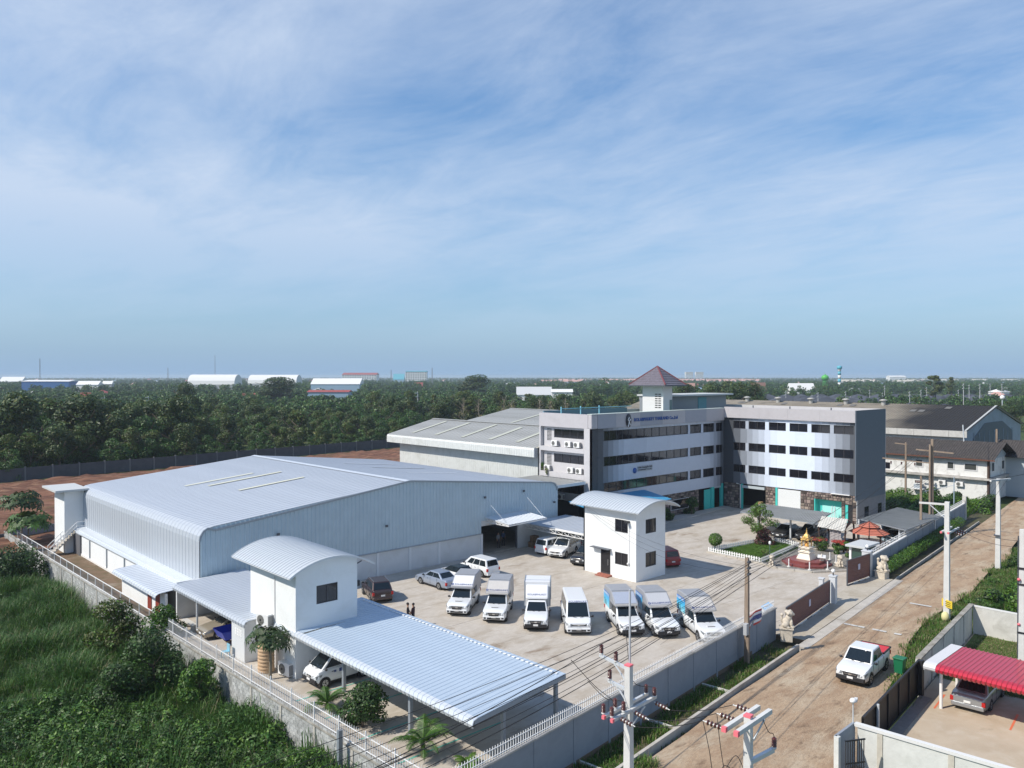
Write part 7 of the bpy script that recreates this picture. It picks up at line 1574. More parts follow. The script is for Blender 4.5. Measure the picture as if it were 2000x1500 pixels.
# ================================================================== PEOPLE
def person(label, loc, rz, shirt, pants, hair=(0.012,0.01,0.01), arm=0.0, group=None, h=1.68, stride=0.06):
    t = thing('person', (loc[0],loc[1],0), label, 'person', rz, group); k = h/1.68
    V_ = [(0,0,0.92),(0,0,1.12),(0,0,1.34),(0,0,1.47),(0.01,0,1.58), (0.02,0.10,0.86),(0.03+stride,0.10,0.48),(stride,0.10,0.08),(stride+0.15,0.11,0.04), (0.02,-0.10,0.86),(0.03-stride,-0.10,0.48),(-stride,-0.10,0.08),(-stride+0.15,-0.11,0.04),
          (0,0.19,1.37),(0.0+arm*0.1,0.25,1.10),(0.08+arm*0.2,0.22-arm*0.1,0.88+arm*0.1),(0,-0.19,1.37),(0.0+arm*0.1,-0.25,1.10),(0.08+arm*0.2,-0.22+arm*0.1,0.88+arm*0.1),(0.12+arm*0.2,0.21-arm*0.1,0.79+arm*0.1),(0.12+arm*0.2,-0.21+arm*0.1,0.79+arm*0.1),(0.01,0,1.63)]
    E_ = [(0,1),(1,2),(2,3),(3,4),(0,5),(5,6),(6,7),(7,8),(0,9),(9,10),(10,11),(11,12),(2,13),(13,14),(14,15),(2,16),(16,17),(17,18),(15,19),(18,20),(4,21)]
    Rr = [0.15,0.14,0.155,0.055,0.095,0.085,0.062,0.045,0.035,0.085,0.062,0.045,0.035,0.06,0.045,0.034,0.06,0.045,0.034,0.03,0.03,0.085]
    me = bpy.data.meshes.new('tmpm'); me.from_pydata([(x*k,y*k,z*k) for x,y,z in V_],E_,[]); o = bpy.data.objects.new('tmpo',me); COL.objects.link(o); sk = o.modifiers.new('s','SKIN'); o.modifiers.new('d','SUBSURF').levels = 1
    for i,v in enumerate(me.skin_vertices[0].data): v.radius = (Rr[i]*k*(0.8 if i in (0,1,2) else 1),Rr[i]*k*(1.12 if i in (0,1,2) else 1)); v.use_root = (i == 0)
    bm_ = evaluated(o,'person_body'); bpy.data.objects.remove(o); bm_.materials.clear()
    for m_ in (shirt,pants,M['skin'],M['black']): bm_.materials.append(m_)
    for p in bm_.polygons:
        c = p.center/k; p.use_smooth = True
        p.material_index = 3 if c.z < 0.09 else (1 if c.z < 0.95 and abs(c.y) < 0.205 and c.x < 0.2 and not (abs(c.y) > 0.165 and c.z > 0.6) else (2 if (c.z > 1.43 or (abs(c.y) > 0.17 and c.z < 1.08)) else 0))
    inst(bm_,'body',t)
    hm = MB(); hm.sphere((-0.005*k,0,1.665*k),0.10*k,12,8,0,(1.05,0.95,0.98)); hm.build('hair', mat('hair_black',hair,0.6), t, local=True)
    fm = MB(); fm.sphere((0.10*k,0,1.60*k),0.02*k,6,5); fm.build('face', M['skin'], t, local=True)
NV = mat('cloth_navy',(0.012,0.013,0.022),0.9); GC = mat('cloth_dark',(0.02,0.018,0.02),0.9); RDC = mat('cloth_maroon',(0.045,0.018,0.025),0.9)
person('person in dark clothes standing left of a companion just past the blue carport roof', (34.2,48.0), R(-40), NV, GC, arm=0.6, group='two people by the carport')
person('person in dark maroon top standing right of a companion just past the blue carport roof', (34.45,47.65), R(120), RDC, GC, arm=0.6, group='two people by the carport')
person('person in the shade under the carport roof, nearest the mini truck', (28.4,40.6), R(170), NV, GC)
person('person in the shade under the carport roof, right of the mini truck', (27.7,37.6), R(200), GC, NV)
person('person in the shade under the carport beside the middle post', (27.9,36.6), R(20), RDC, NV)
person('person in a light shirt inside the dark warehouse doorway', (56.9,63.2), R(-90), mat('cloth_grey',(0.2,0.22,0.25),0.9), NV)
person('person in blue inside the dark warehouse doorway, further right', (58.0,63.6), R(-100), mat('cloth_blue',(0.04,0.07,0.16),0.9), NV)
# ================================================================== POLES AND WIRES
def insulator(t, p, h=0.36, r=0.10, up=Vector((0,0,1))):
    mb = MB(); prof = []
    for k in range(6): prof += [(r*0.62,h*k/6),(r,h*(k+0.45)/6),(r*0.95,h*(k+0.55)/6)]
    prof += [(r*0.6,h),(r*0.45,h*1.06)]
    mb.lathe(p,prof,10); mb.build('post_insulator', M['insul'], t); MB().lathe((p[0],p[1],p[2]-0.10),[(0.05,0),(0.085,0.05),(0.085,0.1)],8).build('insulator_foot', M['conc_pole'], t)
    return Vector((p[0],p[1],p[2]+h*1.06))
def string_ins(t, a, d, n=4):
    d = Vector(d).normalized(); mb = MB(); a = Vector(a)
    for k in range(n): q = a+d*(0.12+0.15*k); mb.tube([q-d*0.02,q,q+d*0.025,q+d*0.05],[0.05,0.10,0.10,0.03],10)
    mb.build('disc_insulator', M['insul'], t); c = MB(); c.tube([a,a+d*(0.15*n+0.2)],0.02,6)
    for k in range(n): q = a+d*(0.12+0.15*k); c.tube([q+d*0.045,q+d*0.10],0.042,8)
    c.build('insulator_caps', M['conc_pole'], t); return a+d*(0.15*n+0.2)
def pole(label, base, h, w0, w1, m, group=None, name='utility_pole'):
    t = thing(name, base, label, 'utility pole', 0, group); x,y,z = base
    mb = MB(); a = ra
    lo = [(x+w0/2*(math.cos(a)*i-math.sin(a)*j), y+w0/2*(math.sin(a)*i+math.cos(a)*j), z) for i,j in ((-1,-1),(1,-1),(1,1),(-1,1))]; hi = [(x+w1/2*(math.cos(a)*i-math.sin(a)*j), y+w1/2*(math.sin(a)*i+math.cos(a)*j), z+h) for i,j in ((-1,-1),(1,-1),(1,1),(-1,1))]
    mb.add(lo+hi,[(3,2,1,0),(4,5,6,7),(0,1,5,4),(1,2,6,5),(2,3,7,6),(3,0,4,7)]); mb.build('pole_shaft', m, t, bevel=0.015); return t
def arm(t, a, b, w=0.11, m=None, caps=True, name='crossarm'):
    MB().bar(a,b,w,w*1.05).build(name, m or M['conc_pole'], t)
    if caps:
        a = Vector(a); b = Vector(b); d = (b-a).normalized(); MB().bar(a-d*0.03,a+d*0.10,w+0.012,w*1.05+0.012).build('painted_end', M['pink'], t)
WG = 'overhead wires along the dirt road'
WN = [0]
def wire(p, q, sag=0.5, r=0.013, lab='dark overhead wire strung between the poles along the dirt road', n=14, name='power_line'):
    p = Vector(p); q = Vector(q); pts = [p.lerp(q,k/n)-Vector((0,0,4*sag*(k/n)*(1-k/n))) for k in range(n+1)]
    o = MB().tube(pts,r,5,0,True).build(name, M['wire']); tag(o, lab, 'wire', WG); return o
def loop(t, pts, r=0.014):
    # smooth cable through control points
    P = [Vector(q) for q in pts]; out_ = []
    for i in range(len(P)-1):
        p0,p1,p2,p3 = P[max(i-1,0)],P[i],P[i+1],P[min(i+2,len(P)-1)]
        for k in range(6):
            u = k/6; out_.append(0.5*((2*p1)+(p2-p0)*u+(2*p0-5*p1+4*p2-p3)*u*u+(3*p1-p0-3*p2+p3)*u**3))
    out_.append(P[-1]); MB().tube(out_,r,5).build('jumper_cable', M['wire'], t)
# near pole with the brown insulators
N1 = (25.84,20.61,-0.3); n1 = pole('nearest concrete pole with brown insulators on stacked crossarms, bottom centre', N1, 6.8, 0.36, 0.26, M['conc_pole'])
MB().rbox((N1[0],N1[1],6.53),(0.28,0.28,0.06),ra).build('painted_top', M['pink'], n1)
x,y = N1[0],N1[1]
arm(n1,(x+0.05,y-0.1,6.32),(x+0.45,y+1.95,6.32),0.11,M['steel'],False); arm(n1,(x-0.0,y-0.1,5.45),(x+0.25,y+1.3,5.45),0.11,M['steel'],False)
i1 = insulator(n1,(x+0.43,y+1.85,6.45)); i2 = insulator(n1,(x+0.20,y+0.85,6.45)); i3 = insulator(n1,(x+0.22,y+1.2,5.58))
br = MB(); br.bar((x+0.02,y+0.1,5.75),(x+0.25,y+1.0,6.28),0.05); br.bar((x,y+0.1,4.95),(x+0.18,y+0.8,5.40),0.05); br.build('arm_brace', M['steel'], n1)
for dy in (-0.22,0.22): arm(n1,(x-1.5,y-0.12+dy,4.75),(x+1.75,y+0.15+dy,4.75),0.12,M['conc_pole'] if dy < 0 else M['steel'])
ii = []
for dx in (-1.38,-0.62,1.5):
    for dy in (-0.22,0.22):
        if dx > 1 and dy < 0: pass
        ii.append(insulator(n1,(x+dx,y+0.02*dx+dy,4.9),0.34))
br = MB(); br.bar((x,y-0.2,4.1),(x-0.7,y-0.35,4.70),0.05); br.bar((x,y-0.2,4.1),(x+0.7,y-0.3,4.70),0.05); br.build('arm_brace', M['steel'], n1)
MB().tube([(x+0.22,y+0.12,4.2),(x+0.22,y+0.12,9.6)],0.045,8).build('steel_mast', mat('mast_pale',(0.6,0.62,0.66),0.4,0.3), n1)
N2 = (25.5,14.9,-0.2); n2 = pole('second near concrete pole with a twin crossarm and pink painted ends', N2, 6.5, 0.32, 0.25, M['conc_pole'])
MB().rbox((N2[0],N2[1],6.32),(0.27,0.27,0.08),ra).build('painted_top', M['pink'], n2); u,v = N2[0],N2[1]
for dy in (-0.24,0.24): arm(n2,(u-1.3,v-0.05+dy,6.15),(u+1.3,v+0.1+dy,6.15),0.16)
se = []
for dx in (-1.15,-0.25,0.85):
    a = string_ins(n1,(x+dx*1.0-0.05+ (0.2 if dx<0 else 0.5),y-0.33,4.72),(0.0,-1,-0.12)); b_ = string_ins(n2,(u+dx,v+0.34,6.1),(0.0,1,0.02)); se.append((a,b_))
    wire(a,b_,0.12,0.014)
loop(n2,[se[0][1],(u-1.2,v+0.85,5.2),(u-1.0,v+0.8,4.2),(u-0.9,v+0.5,3.2),(u-0.8,v+0.3,2.0)]); loop(n2,[se[1][1],(u-0.35,v+0.95,5.2),(u-0.3,v+0.8,4.2),(u-0.3,v+0.5,3.0),(u-0.3,v+0.4,2.0)])
loop(n2,[(u-0.95,v+0.7,4.0),(u-0.6,v+0.6,4.5),(u-0.2,v+0.4,4.1),(u,v+0.2,3.4)]); loop(n2,[(u-0.3,v+0.7,4.3),(u+0.0,v+0.5,4.7),(u+0.2,v+0.3,4.2),(u+0.2,v+0.1,3.6)])
arm(n2,(u-0.1,v-0.1,4.7),(u+1.3,v-0.25,4.75),0.15,M['steel'],False); insulator(n2,(u+1.35,v-0.27,4.85),0.34); loop(n2,[(u+0.5,v-0.3,6.1),(u+0.8,v-0.35,5.6),(u+1.2,v-0.3,5.4),(u+1.35,v-0.27,5.2)])
arm(n2,(u-0.1,v+0.1,3.7),(u-1.0,v+0.25,3.7),0.14,M['steel'],False); br = MB(); br.bar((u,v-0.2,5.5),(u+0.6,v-0.3,6.1),0.05); br.bar((u,v-0.2,5.5),(u-0.6,v-0.3,6.05),0.05); br.build('arm_brace', M['steel'], n2)
MB().tube([(u-1.0,v+0.25,3.75),(u-1.0,v+0.25,4.2)],0.06,8).build('fuse_tube', M['conc_pole'], n2)
# wooden pole at the boundary wall with meter box
WB = (46.4,ROAD(46.4)-0.45,-0.3); wpole = pole('weathered wooden pole with a grey meter box in front of the boundary wall, next to the flag', WB, 6.95, 0.30, 0.22, M['wood_pole'])
bxm = MB(); bxm.rbox((WB[0]-0.28,WB[1]-0.1,2.05),(0.35,0.25,0.75),ra); bxm.build('meter_box', mat('meter_grey',(0.4,0.41,0.42),0.6), wpole, bevel=0.02)
MB().tube([(WB[0]+0.2,WB[1],0.2),(WB[0]+0.2,WB[1],6.0)],0.03,6).build('conduit', M['conc_pole'], wpole)
MB().tube([(WB[0]-0.2,WB[1]-0.2,-0.3),(WB[0]-0.2,WB[1]-0.2,1.6)],0.12,8).build('stub_post', M['wood_pole'], wpole)
b = MB()
for zz in (6.4,6.0,5.6): b.rbox((WB[0],WB[1]-0.15,zz),(0.34,0.14,0.12),ra)
b.build('brackets', M['dark_steel'], wpole)
# poles up the road
def road_pole(px,py,ptop,label,w0,w1,m=None,z=0.0):
    b0 = at(px,py,z); lo,hi = 0,20
    for _ in range(50):
        mid = (lo+hi)/2; d = np.array([b0[0],b0[1],mid])-CAM; yy = 750-F*(d@upv)/(d@fw)
        if yy > ptop: lo = mid
        else: hi = mid
    return pole(label,(b0[0],b0[1],z-0.2),lo+0.2-z,w0,w1,m or M['conc_pole']), b0, lo
pA, bA, hA = road_pole(1849,1212,980,'white concrete pole with a yellow notice on the verge beside the dirt road',0.42,0.32)
a_ = at(1855,990,0); arm(pA,(bA[0]-0.3,bA[1]+1.9,hA-0.25),(bA[0],bA[1]-0.1,hA-0.2),0.13,None,False)
MB().bar((bA[0],bA[1]+0.1,hA-1.3),(bA[0]-0.2,bA[1]+1.2,hA-0.3),0.06).build('arm_brace', M['steel'], pA)
for dy in (-0.25,0.25): arm(pA,(bA[0]-0.7,bA[1]-0.05+dy,hA-2.25),(bA[0]+2.2,bA[1]+0.15+dy,hA-2.25),0.12)
for dx in (0.8,1.4,2.0): 
    b_ = MB(); 
    for q in range(3): b_.sphere((bA[0]+dx,bA[1]-0.3-q*0.16,hA-2.4-q*0.05),0.09,8,6)
    b_.build('disc_insulator', M['insul'], pA)
    b_ = MB()
    for q in range(3): b_.sphere((bA[0]+dx,bA[1]-0.38-q*0.16,hA-2.42-q*0.05),0.05,6,5)
    b_.build('insulator_caps', M['white_paint'], pA)
MB().rbox((bA[0]-0.24,bA[1]-0.1,1.35),(0.05,1.0,0.55),R(-30)).build('yellow_notice', mat('notice_yellow',(0.75,0.55,0.04),0.6), pA)
b_ = MB()
for k in range(3): b_.rbox((bA[0]-0.268,bA[1]-0.115,1.2+k*0.14),(0.05,0.7,0.04),R(-30))
b_.build('notice_lines', M['black'], pA)
MB().sphere((bA[0]-0.3,bA[1]+0.0,0.35),0.3,8,6,0,(1,1,1.3)).build('yellow_wrap', mat('wrap_pale_yellow',(0.65,0.6,0.3),0.7), pA)
pB, bB, hB = road_pole(1949,1112,935,'tall concrete pole with a single crossarm among the roadside scrub on the right',0.45,0.32)
arm(pB,(bB[0]-1.5,bB[1]+0.25,hB-0.1),(bB[0]+1.5,bB[1]-0.6,hB-0.1),0.16,None,False)
bx_2 = MB(); bx_2.rbox((bB[0]-0.2,bB[1]+0.05,hB-5.4),(0.46,0.46,0.1),ra); bx_2.build('band', M['dark_steel'], pB)
hpt = lambda X,Y: (1680+X/6.25, 840+Y/6.25)
wA, bwA, hwA = road_pole(*hpt(740,1380),hpt(0,560)[1],'slim wooden pole at the road wall in front of the pale carport',0.26,0.2,M['wood_pole'])
wB, bwB, hwB = road_pole(*hpt(875,1300),hpt(0,110)[1],'tall twin wooden pole with wide crossbar at the road wall',0.34,0.26,M['wood_pole'])
MB().tube([(bwB[0]-0.4,bwB[1]+0.1,0),(bwB[0]-0.4,bwB[1]+0.1,hwB-0.6)],0.13,8).build('twin_shaft', M['wood_pole'], wB)
MB().bar((bwB[0]-0.2,bwB[1]+1.7,hwB-1.3),(bwB[0]+0.2,bwB[1]-2.2,hwB-1.5),0.16).build('crossbar', M['wood_pole'], wB); MB().bar((bwB[0],bwB[1]+5.6,hwB-2.6),(bwB[0],bwB[1],hwB-2.8),0.12).build('side_bar', M['wood_pole'], wB)
for q in (4.6,3.4,1.9): insulator(wB,(bwB[0],bwB[1]+q,hwB-3.2),0.3)
wC, bwC, hwC = road_pole(*hpt(555,850),hpt(0,150)[1],'wooden pole standing in the shrubs in front of the dark tile roof',0.28,0.22,M['wood_pole'])
MB().bar((bwC[0],bwC[1]+1.6,hwC-0.2),(bwC[0],bwC[1]-0.2,hwC-0.3),0.14).build('crossbar', M['wood_pole'], wC)
wD, bwD, hwD = road_pole(*hpt(1268,800),hpt(0,220)[1],'creeper covered wooden pole left of the white pillar by the white house',0.34,0.26,M['wood_pole'])
MB().bar((bwD[0],bwD[1]+1.4,hwD-1.3),(bwD[0],bwD[1]-0.6,hwD-1.2),0.14).build('crossbar', M['wood_pole'], wD); MB().tube([(bwD[0],bwD[1],hwD),(bwD[0]-0.05,bwD[1]+0.2,hwD+3.6)],0.10,8).build('pole_extension', M['steel'], wD)
MB().bar((bwD[0],bwD[1]-0.1,hwD-1.6),(bwD[0],bwD[1]-3.8,hwD+0.6),0.10).build('stay_bar', M['steel'], wD)
wE, bwE, hwE = road_pole(1946,962,838,'brown wooden pole in front of the shaded house gable',0.32,0.26,M['wood_pole'],0.0)
sl_, bsl, hsl = road_pole(1863,1000,932,'thin blue grey lamp pole beside the scrub and the white house',0.14,0.10,mat('lamp_blue',(0.30,0.38,0.46),0.5))
MB().bar((bsl[0],bsl[1],hsl-1.1),(bsl[0]-1,bsl[1]+3.4,hsl-2.2),0.09).build('lamp_arm', M['steel'], sl_)
s2, bs2, hs2 = road_pole(1959,950,897,'grey street lamp bracket against the shaded house wall on the right',0.14,0.11,mat('lamp_blue',(0.3,0.38,0.46)))
MB().bar((bs2[0],bs2[1],hs2-0.05),(bs2[0],bs2[1]-3.2,hs2-0.0),0.09).build('lamp_arm', M['steel'], s2)
# pole at the right picture edge
pE = (56.6,14.25,0.0); pe_ = pole('concrete pole with cable bundle at the right picture edge inside the lot', pE, 9.0, 0.36, 0.26, M['conc_pole'])
MB().tube([(pE[0]-0.18,pE[1]+0.16,1.0),(pE[0]-0.18,pE[1]+0.16,8.6)],0.035,6).build('conduit', M['dark_steel'], pe_)
b = MB()
for zz in (2.6,5.6,6.6): b.rbox((pE[0],pE[1],zz),(0.42,0.42,0.1),ra)
b.build('bands', M['black'], pe_); b = MB(); b.sphere((pE[0]-0.25,pE[1]+0.1,5.9),0.1,8,6); b.sphere((pE[0]-0.2,pE[1]+0.1,3.1),0.09,8,6); b.build('markers', M['pink'], pe_)
sE = (68,15.6); st2 = thing('utility_pole', (sE[0],sE[1],0), 'short crossarm with pink caps on a slim pole in the scrub at the right edge', 'utility pole')
MB().tube([(sE[0],sE[1],0),(sE[0],sE[1],6.2)],0.13,8).build('pole_shaft', M['conc_pole'], st2)
for dz in (0,-1.9): arm(st2,(sE[0]-0.6,sE[1]+0.9,5.9+dz),(sE[0]+0.4,sE[1]-0.6,6.1+dz),0.12)
# wires
top = Vector((WB[0],WB[1]-0.15,6.45))
for k in range(6):
    a = Vector((WB[0],WB[1]-0.2,6.45-0.17*k)); wire(a,(8,22.2-0.25*k,7.0-0.24*k),0.75+0.05*k,0.012)
wire((WB[0],WB[1]-0.2,5.3),(6,24.5,5.0),0.2,0.008); wire((WB[0],WB[1]+0.1,5.0),(44.3,32.6,0.1),0.02,0.007)
for k in range(4):
    wire((WB[0],WB[1]-0.2,6.3-0.17*k),(bwA[0],bwA[1],6.9-0.25*k),0.55+0.06*k,0.012)
    wire((bwA[0],bwA[1],6.9-0.25*k),(bwB[0],bwB[1],7.4-0.25*k),0.1,0.012)
wire((WB[0],WB[1],6.1),(56.3,50.3,6.3),0.9,0.008); wire((WB[0],WB[1],5.9),(56.3,50.3,6.2),1.2,0.008); wire((WB[0],WB[1],5.7),(56.3,50.3,6.1),1.5,0.008)
HB = (14,21.5)
for (p,(dx,dz)) in zip((i1,i2,i3),((0,0),(0.3,-0.1),(0.1,-0.6))):
    wire(p,(8.5+dx,18.9+dx,7.2+dz),0.25,0.016); wire(p,(bwB[0],bwB[1]+1.5-dx*3,hwB-1.3+dz*0.3),0.85,0.016)
loop(n1,[tuple(Vector(i1).lerp(Vector((8.5,18.9,7.2)),0.14)),(x-0.9,y+1.1,5.6),(x-0.2,y+0.7,4.9),tuple(ii[0])]); loop(n1,[tuple(Vector(i3).lerp(Vector((8.5,18.9,6.6)),0.10)),(x-0.6,y+0.8,5.1),(x-0.3,y+0.5,5.0),tuple(ii[2])])
loop(n1,[tuple(Vector(i1).lerp(Vector((bwB[0],bwB[1]+1.5,hwB-1.3)),0.03)),(x+1.2,y+0.9,5.9),(x+1.1,y+0.5,5.3),tuple(ii[4])])
for k in range(3): wire((bA[0]+0.8+0.6*k,bA[1]-0.3,hA-2.3),(bB[0]-1.3+1.2*k,bB[1]+0.1-0.3*k,hB-0.05),0.4,0.013)
for k in range(3): wire((bB[0]-1.3+1.2*k,bB[1],hB-0.05),(150+k,28-k,8.5),0.8,0.013)
for k in range(3): wire((bwB[0],bwB[1]-0.3*k,hwB-1.6-0.3*k),(bwE[0],bwE[1],hwE-1.5-0.3*k),0.6,0.013)
for k in range(2): wire((pE[0],pE[1],8.3-0.4*k),(bA[0]+0.1,bA[1],hA-1.0-0.5*k),0.5,0.012)
# ================================================================== FOLIAGE
def unit(v): return v/np.maximum(np.linalg.norm(v,axis=-1,keepdims=True),1e-9)
def leaf_mesh(name, c, nrm, size, mats, mi=None, asp=0.5, fold=0.25):
    """diamond leaves at c facing nrm; size per leaf"""
    n = len(c); r = unit(rng.normal(size=(n,3))); u = unit(np.cross(nrm,r)); v = np.cross(nrm,u); s = size[:,None]
    P = np.stack([c-u*s, c+v*s*asp-nrm*s*fold*0.3, c+u*s*1.0, c-v*s*asp-nrm*s*fold*0.3],1).reshape(-1,3)
    me = bpy.data.meshes.new(name); me.vertices.add(4*n); me.vertices.foreach_set('co',P.astype(np.float32).ravel()); me.loops.add(4*n); me.loops.foreach_set('vertex_index',np.arange(4*n,dtype=np.int32))
    me.polygons.add(n); me.polygons.foreach_set('loop_start',np.arange(0,4*n,4,dtype=np.int32)); me.polygons.foreach_set('loop_total',np.full(n,4,dtype=np.int32))
    for m_ in (mats if isinstance(mats,(list,tuple)) else [mats]): me.materials.append(m_)
    if mi is not None: me.polygons.foreach_set('material_index',mi.astype(np.int32))
    me.update(calc_edges=True); me.validate(); return me
def crown_pts(lobes, n, shell=0.72, up=0.25):
    """lobes: (centre, radius3). points near the lobes' skins, with outward normals"""
    w_ = np.array([l[1][0]*l[1][1]+l[1][0]*l[1][2] for l in lobes]); pick = rng.choice(len(lobes),n,p=w_/w_.sum())
    d = unit(rng.normal(size=(n,3))); C_ = np.array([l[0] for l in lobes])[pick]; Rr = np.array([l[1] for l in lobes])[pick]
    k = shell+(1.06-shell)*rng.random(n)**0.6; p = C_+d*Rr*k[:,None]
    nn = unit(d/Rr*Rr.mean()+rng.normal(size=(n,3))*0.55+np.array([0,0,up])); return p, nn
def rand_lobes(R_, H0, H1, n, rl=(0.32,0.5), top=1.0):
    L_ = []
    for k in range(n):
        z = random.uniform(0.05,1.0); rad = R_*math.sqrt(max(0.05,1-(2*z-0.85)**2*0.8))*0.72*math.sqrt(random.random()); a = random.random()*6.283; r = R_*random.uniform(*rl)
        L_.append(((rad*math.cos(a),rad*math.sin(a),H0+(H1-H0)*z),(r,r,r*random.uniform(0.65,0.95))))
    return L_
def trunk_mesh(name, h, r, lean=0.06, limbs=4, spread=0.5, m=None):
    mb = MB(); pts = [Vector((lean*h*math.sin(k*0.9)*k/5*0.5,lean*h*math.cos(k*1.3)*k/5*0.5,h*k/5)) for k in range(6)]; mb.tube(pts,[r*(1-0.13*k) for k in range(6)],7)
    for k in range(limbs):
        a = random.random()*6.283; s = pts[random.choice((2,3,4))]; e = s+Vector((math.cos(a)*h*spread,math.sin(a)*h*spread,h*random.uniform(0.25,0.5))); mb.tube([s,s.lerp(e,0.5)+Vector((0,0,-0.03*h)),e],[r*0.5,r*0.36,r*0.18],5)
    return mb.mesh(name,m or M['bark'])
def tree_kind(name, H, R_, lobes, nleaf, ls, lm, tr, h0=0.25, rl=(0.32,0.5), mats2=None, frac=0.0):
    L_ = rand_lobes(R_,H*h0,H*0.93,lobes,rl); p,nn = crown_pts(L_,nleaf); sz = ls*rng.uniform(0.6,1.3,nleaf); mi = None; mm = [lm]
    if mats2 is not None: mm = [lm,mats2]; mi = (rng.random(nleaf) < frac).astype(int)
    return leaf_mesh('crown',p,nn,sz,mm,mi), trunk_mesh('trunk',H*0.72,tr,limbs=5)
KINDS = {
 'belt_dark': [tree_kind('t',10,3.6,14,4200,0.23,LEAF['dark'],0.22,0.12,mats2=LEAF['olive'],frac=0.3) for _ in range(3)],
 'belt_olive': [tree_kind('t',10,3.3,13,3800,0.22,LEAF['olive'],0.20,0.15,mats2=LEAF['mid'],frac=0.3) for _ in range(3)],
 'belt_mid': [tree_kind('t',8,3.4,13,3800,0.21,LEAF['mid'],0.2,0.08,mats2=LEAF['dark'],frac=0.25) for _ in range(3)],
 'slim': [tree_kind('t',12,2.0,10,1800,0.26,LEAF['olive'],0.16,0.3,(0.3,0.45)) for _ in range(2)],
}
def dup_tree(kind, loc, h, label, group, name='tree', wide=1.0, cat='tree'):
    cm, tm = random.choice(KINDS[kind]); base = {'belt_mid':8,'slim':12}.get(kind,10); s = h/base
    t = thing(name, loc, label, cat, random.random()*6.283, group); inst(cm,'crown',t,(0,0,0),0,(s*wide,s*wide,s)); inst(tm,'trunk',t,(0,0,0),0,(s*wide,s*wide,s)); return t
GB = 'trees of the belt beyond the dark construction fence'
BL = {'belt_dark':'dense dark green tree in the belt beyond the dark construction fence','belt_olive':'olive green tree in the belt beyond the dark construction fence','belt_mid':'low mid green tree in the belt beyond the dark construction fence','slim':'slim tall tree in the belt beyond the dark construction fence'}
def fdepth(px): return float(np.interp(px,[-150,0,306,560,760,1100,1300],[128,139,160,183,206,250,280]))
nb = 0
def belt(px0, px1, d0, d1, step, h0, h1, kinds, jit=0.5):
    global nb
    d = d0
    while d < d1:
        px = px0+random.uniform(0,1)*step*F/ (fdepth(px0)+d)
        while px < px1:
            dep = fdepth(px)+d+random.uniform(-jit,jit)*6; x,y,_ = far(px,dep); k = random.choice(kinds); h = random.uniform(h0,h1)*(0.8 if k == 'belt_mid' else 1.0)
            hole = mnoise.noise((x*0.013,y*0.013,3.3))
            if hole > -0.38: dup_tree(k,(x,y,-0.4),h,BL[k],GB,wide=random.uniform(0.9,1.25)); nb += 1
            px += step*random.uniform(0.75,1.3)*F/dep
        d += step*random.uniform(0.95,1.3)
belt(-60,380,4,12,4.6,6.5,9.5,['belt_dark','belt_mid','belt_mid','belt_olive'])
belt(-60,390,14,42,6.6,11.0,15.5,['belt_dark','belt_dark','belt_olive','belt_mid'])
belt(380,780,4,12,4.6,4.0,7.5,['belt_mid','belt_mid','belt_olive'])
belt(370,800,18,55,8.0,7.5,11.0,['belt_dark','belt_mid','belt_olive','belt_mid'])
belt(-60,560,60,125,12.0,8.5,12.5,['belt_dark','belt_olive','belt_mid'])
belt(760,1250,40,70,9.5,9.5,12.5,['belt_olive','belt_mid','slim','belt_dark'])
belt(690,1240,85,140,14,9.5,13.5,['belt_dark','belt_mid','belt_olive','slim'])
belt(1325,1500,50,90,10,14,17,['belt_olive','belt_mid','belt_dark'])
belt(1935,2080,-60,60,13,7,10,['belt_mid','belt_dark'])
nfar = nb
# dry bare trees in the belt
for k,px in enumerate((905,935,985,1000,1055,1075,1105)):
    mb = MB(); hh_ = random.uniform(9,12)
    pts = [Vector((0.15*math.sin(q),0.15*math.cos(q*1.7),hh_*q/5)) for q in range(6)]; mb.tube(pts,[0.14*(1-0.15*q) for q in range(6)],5)
    for q in range(26):
        s = pts[random.randint(1,4)].lerp(pts[5],random.random()*0.6); a = random.random()*6.28; e = s+Vector((math.cos(a)*1.3,math.sin(a)*1.3,random.uniform(1.0,2.4))); mb.tube([s,e],[0.05,0.02],4)
    x,y,_ = far(px,fdepth(px)+22+random.random()*10); t = thing('bare_tree',(x,y,-0.4),'dry leafless grey brown tree at the edge of the belt behind the sheds','tree',0,'dry trees in the belt'); mb.build('branches',mat('dry_branch',(0.30,0.25,0.20),0.9),t,local=True)
    p,nn = crown_pts(rand_lobes(1.5,4,hh_,5),160); lm = leaf_mesh('dry_leaves',p,nn,0.22*rng.uniform(0.6,1.2,160),LEAF['straw']); inst(lm,'dry_leaves',t)
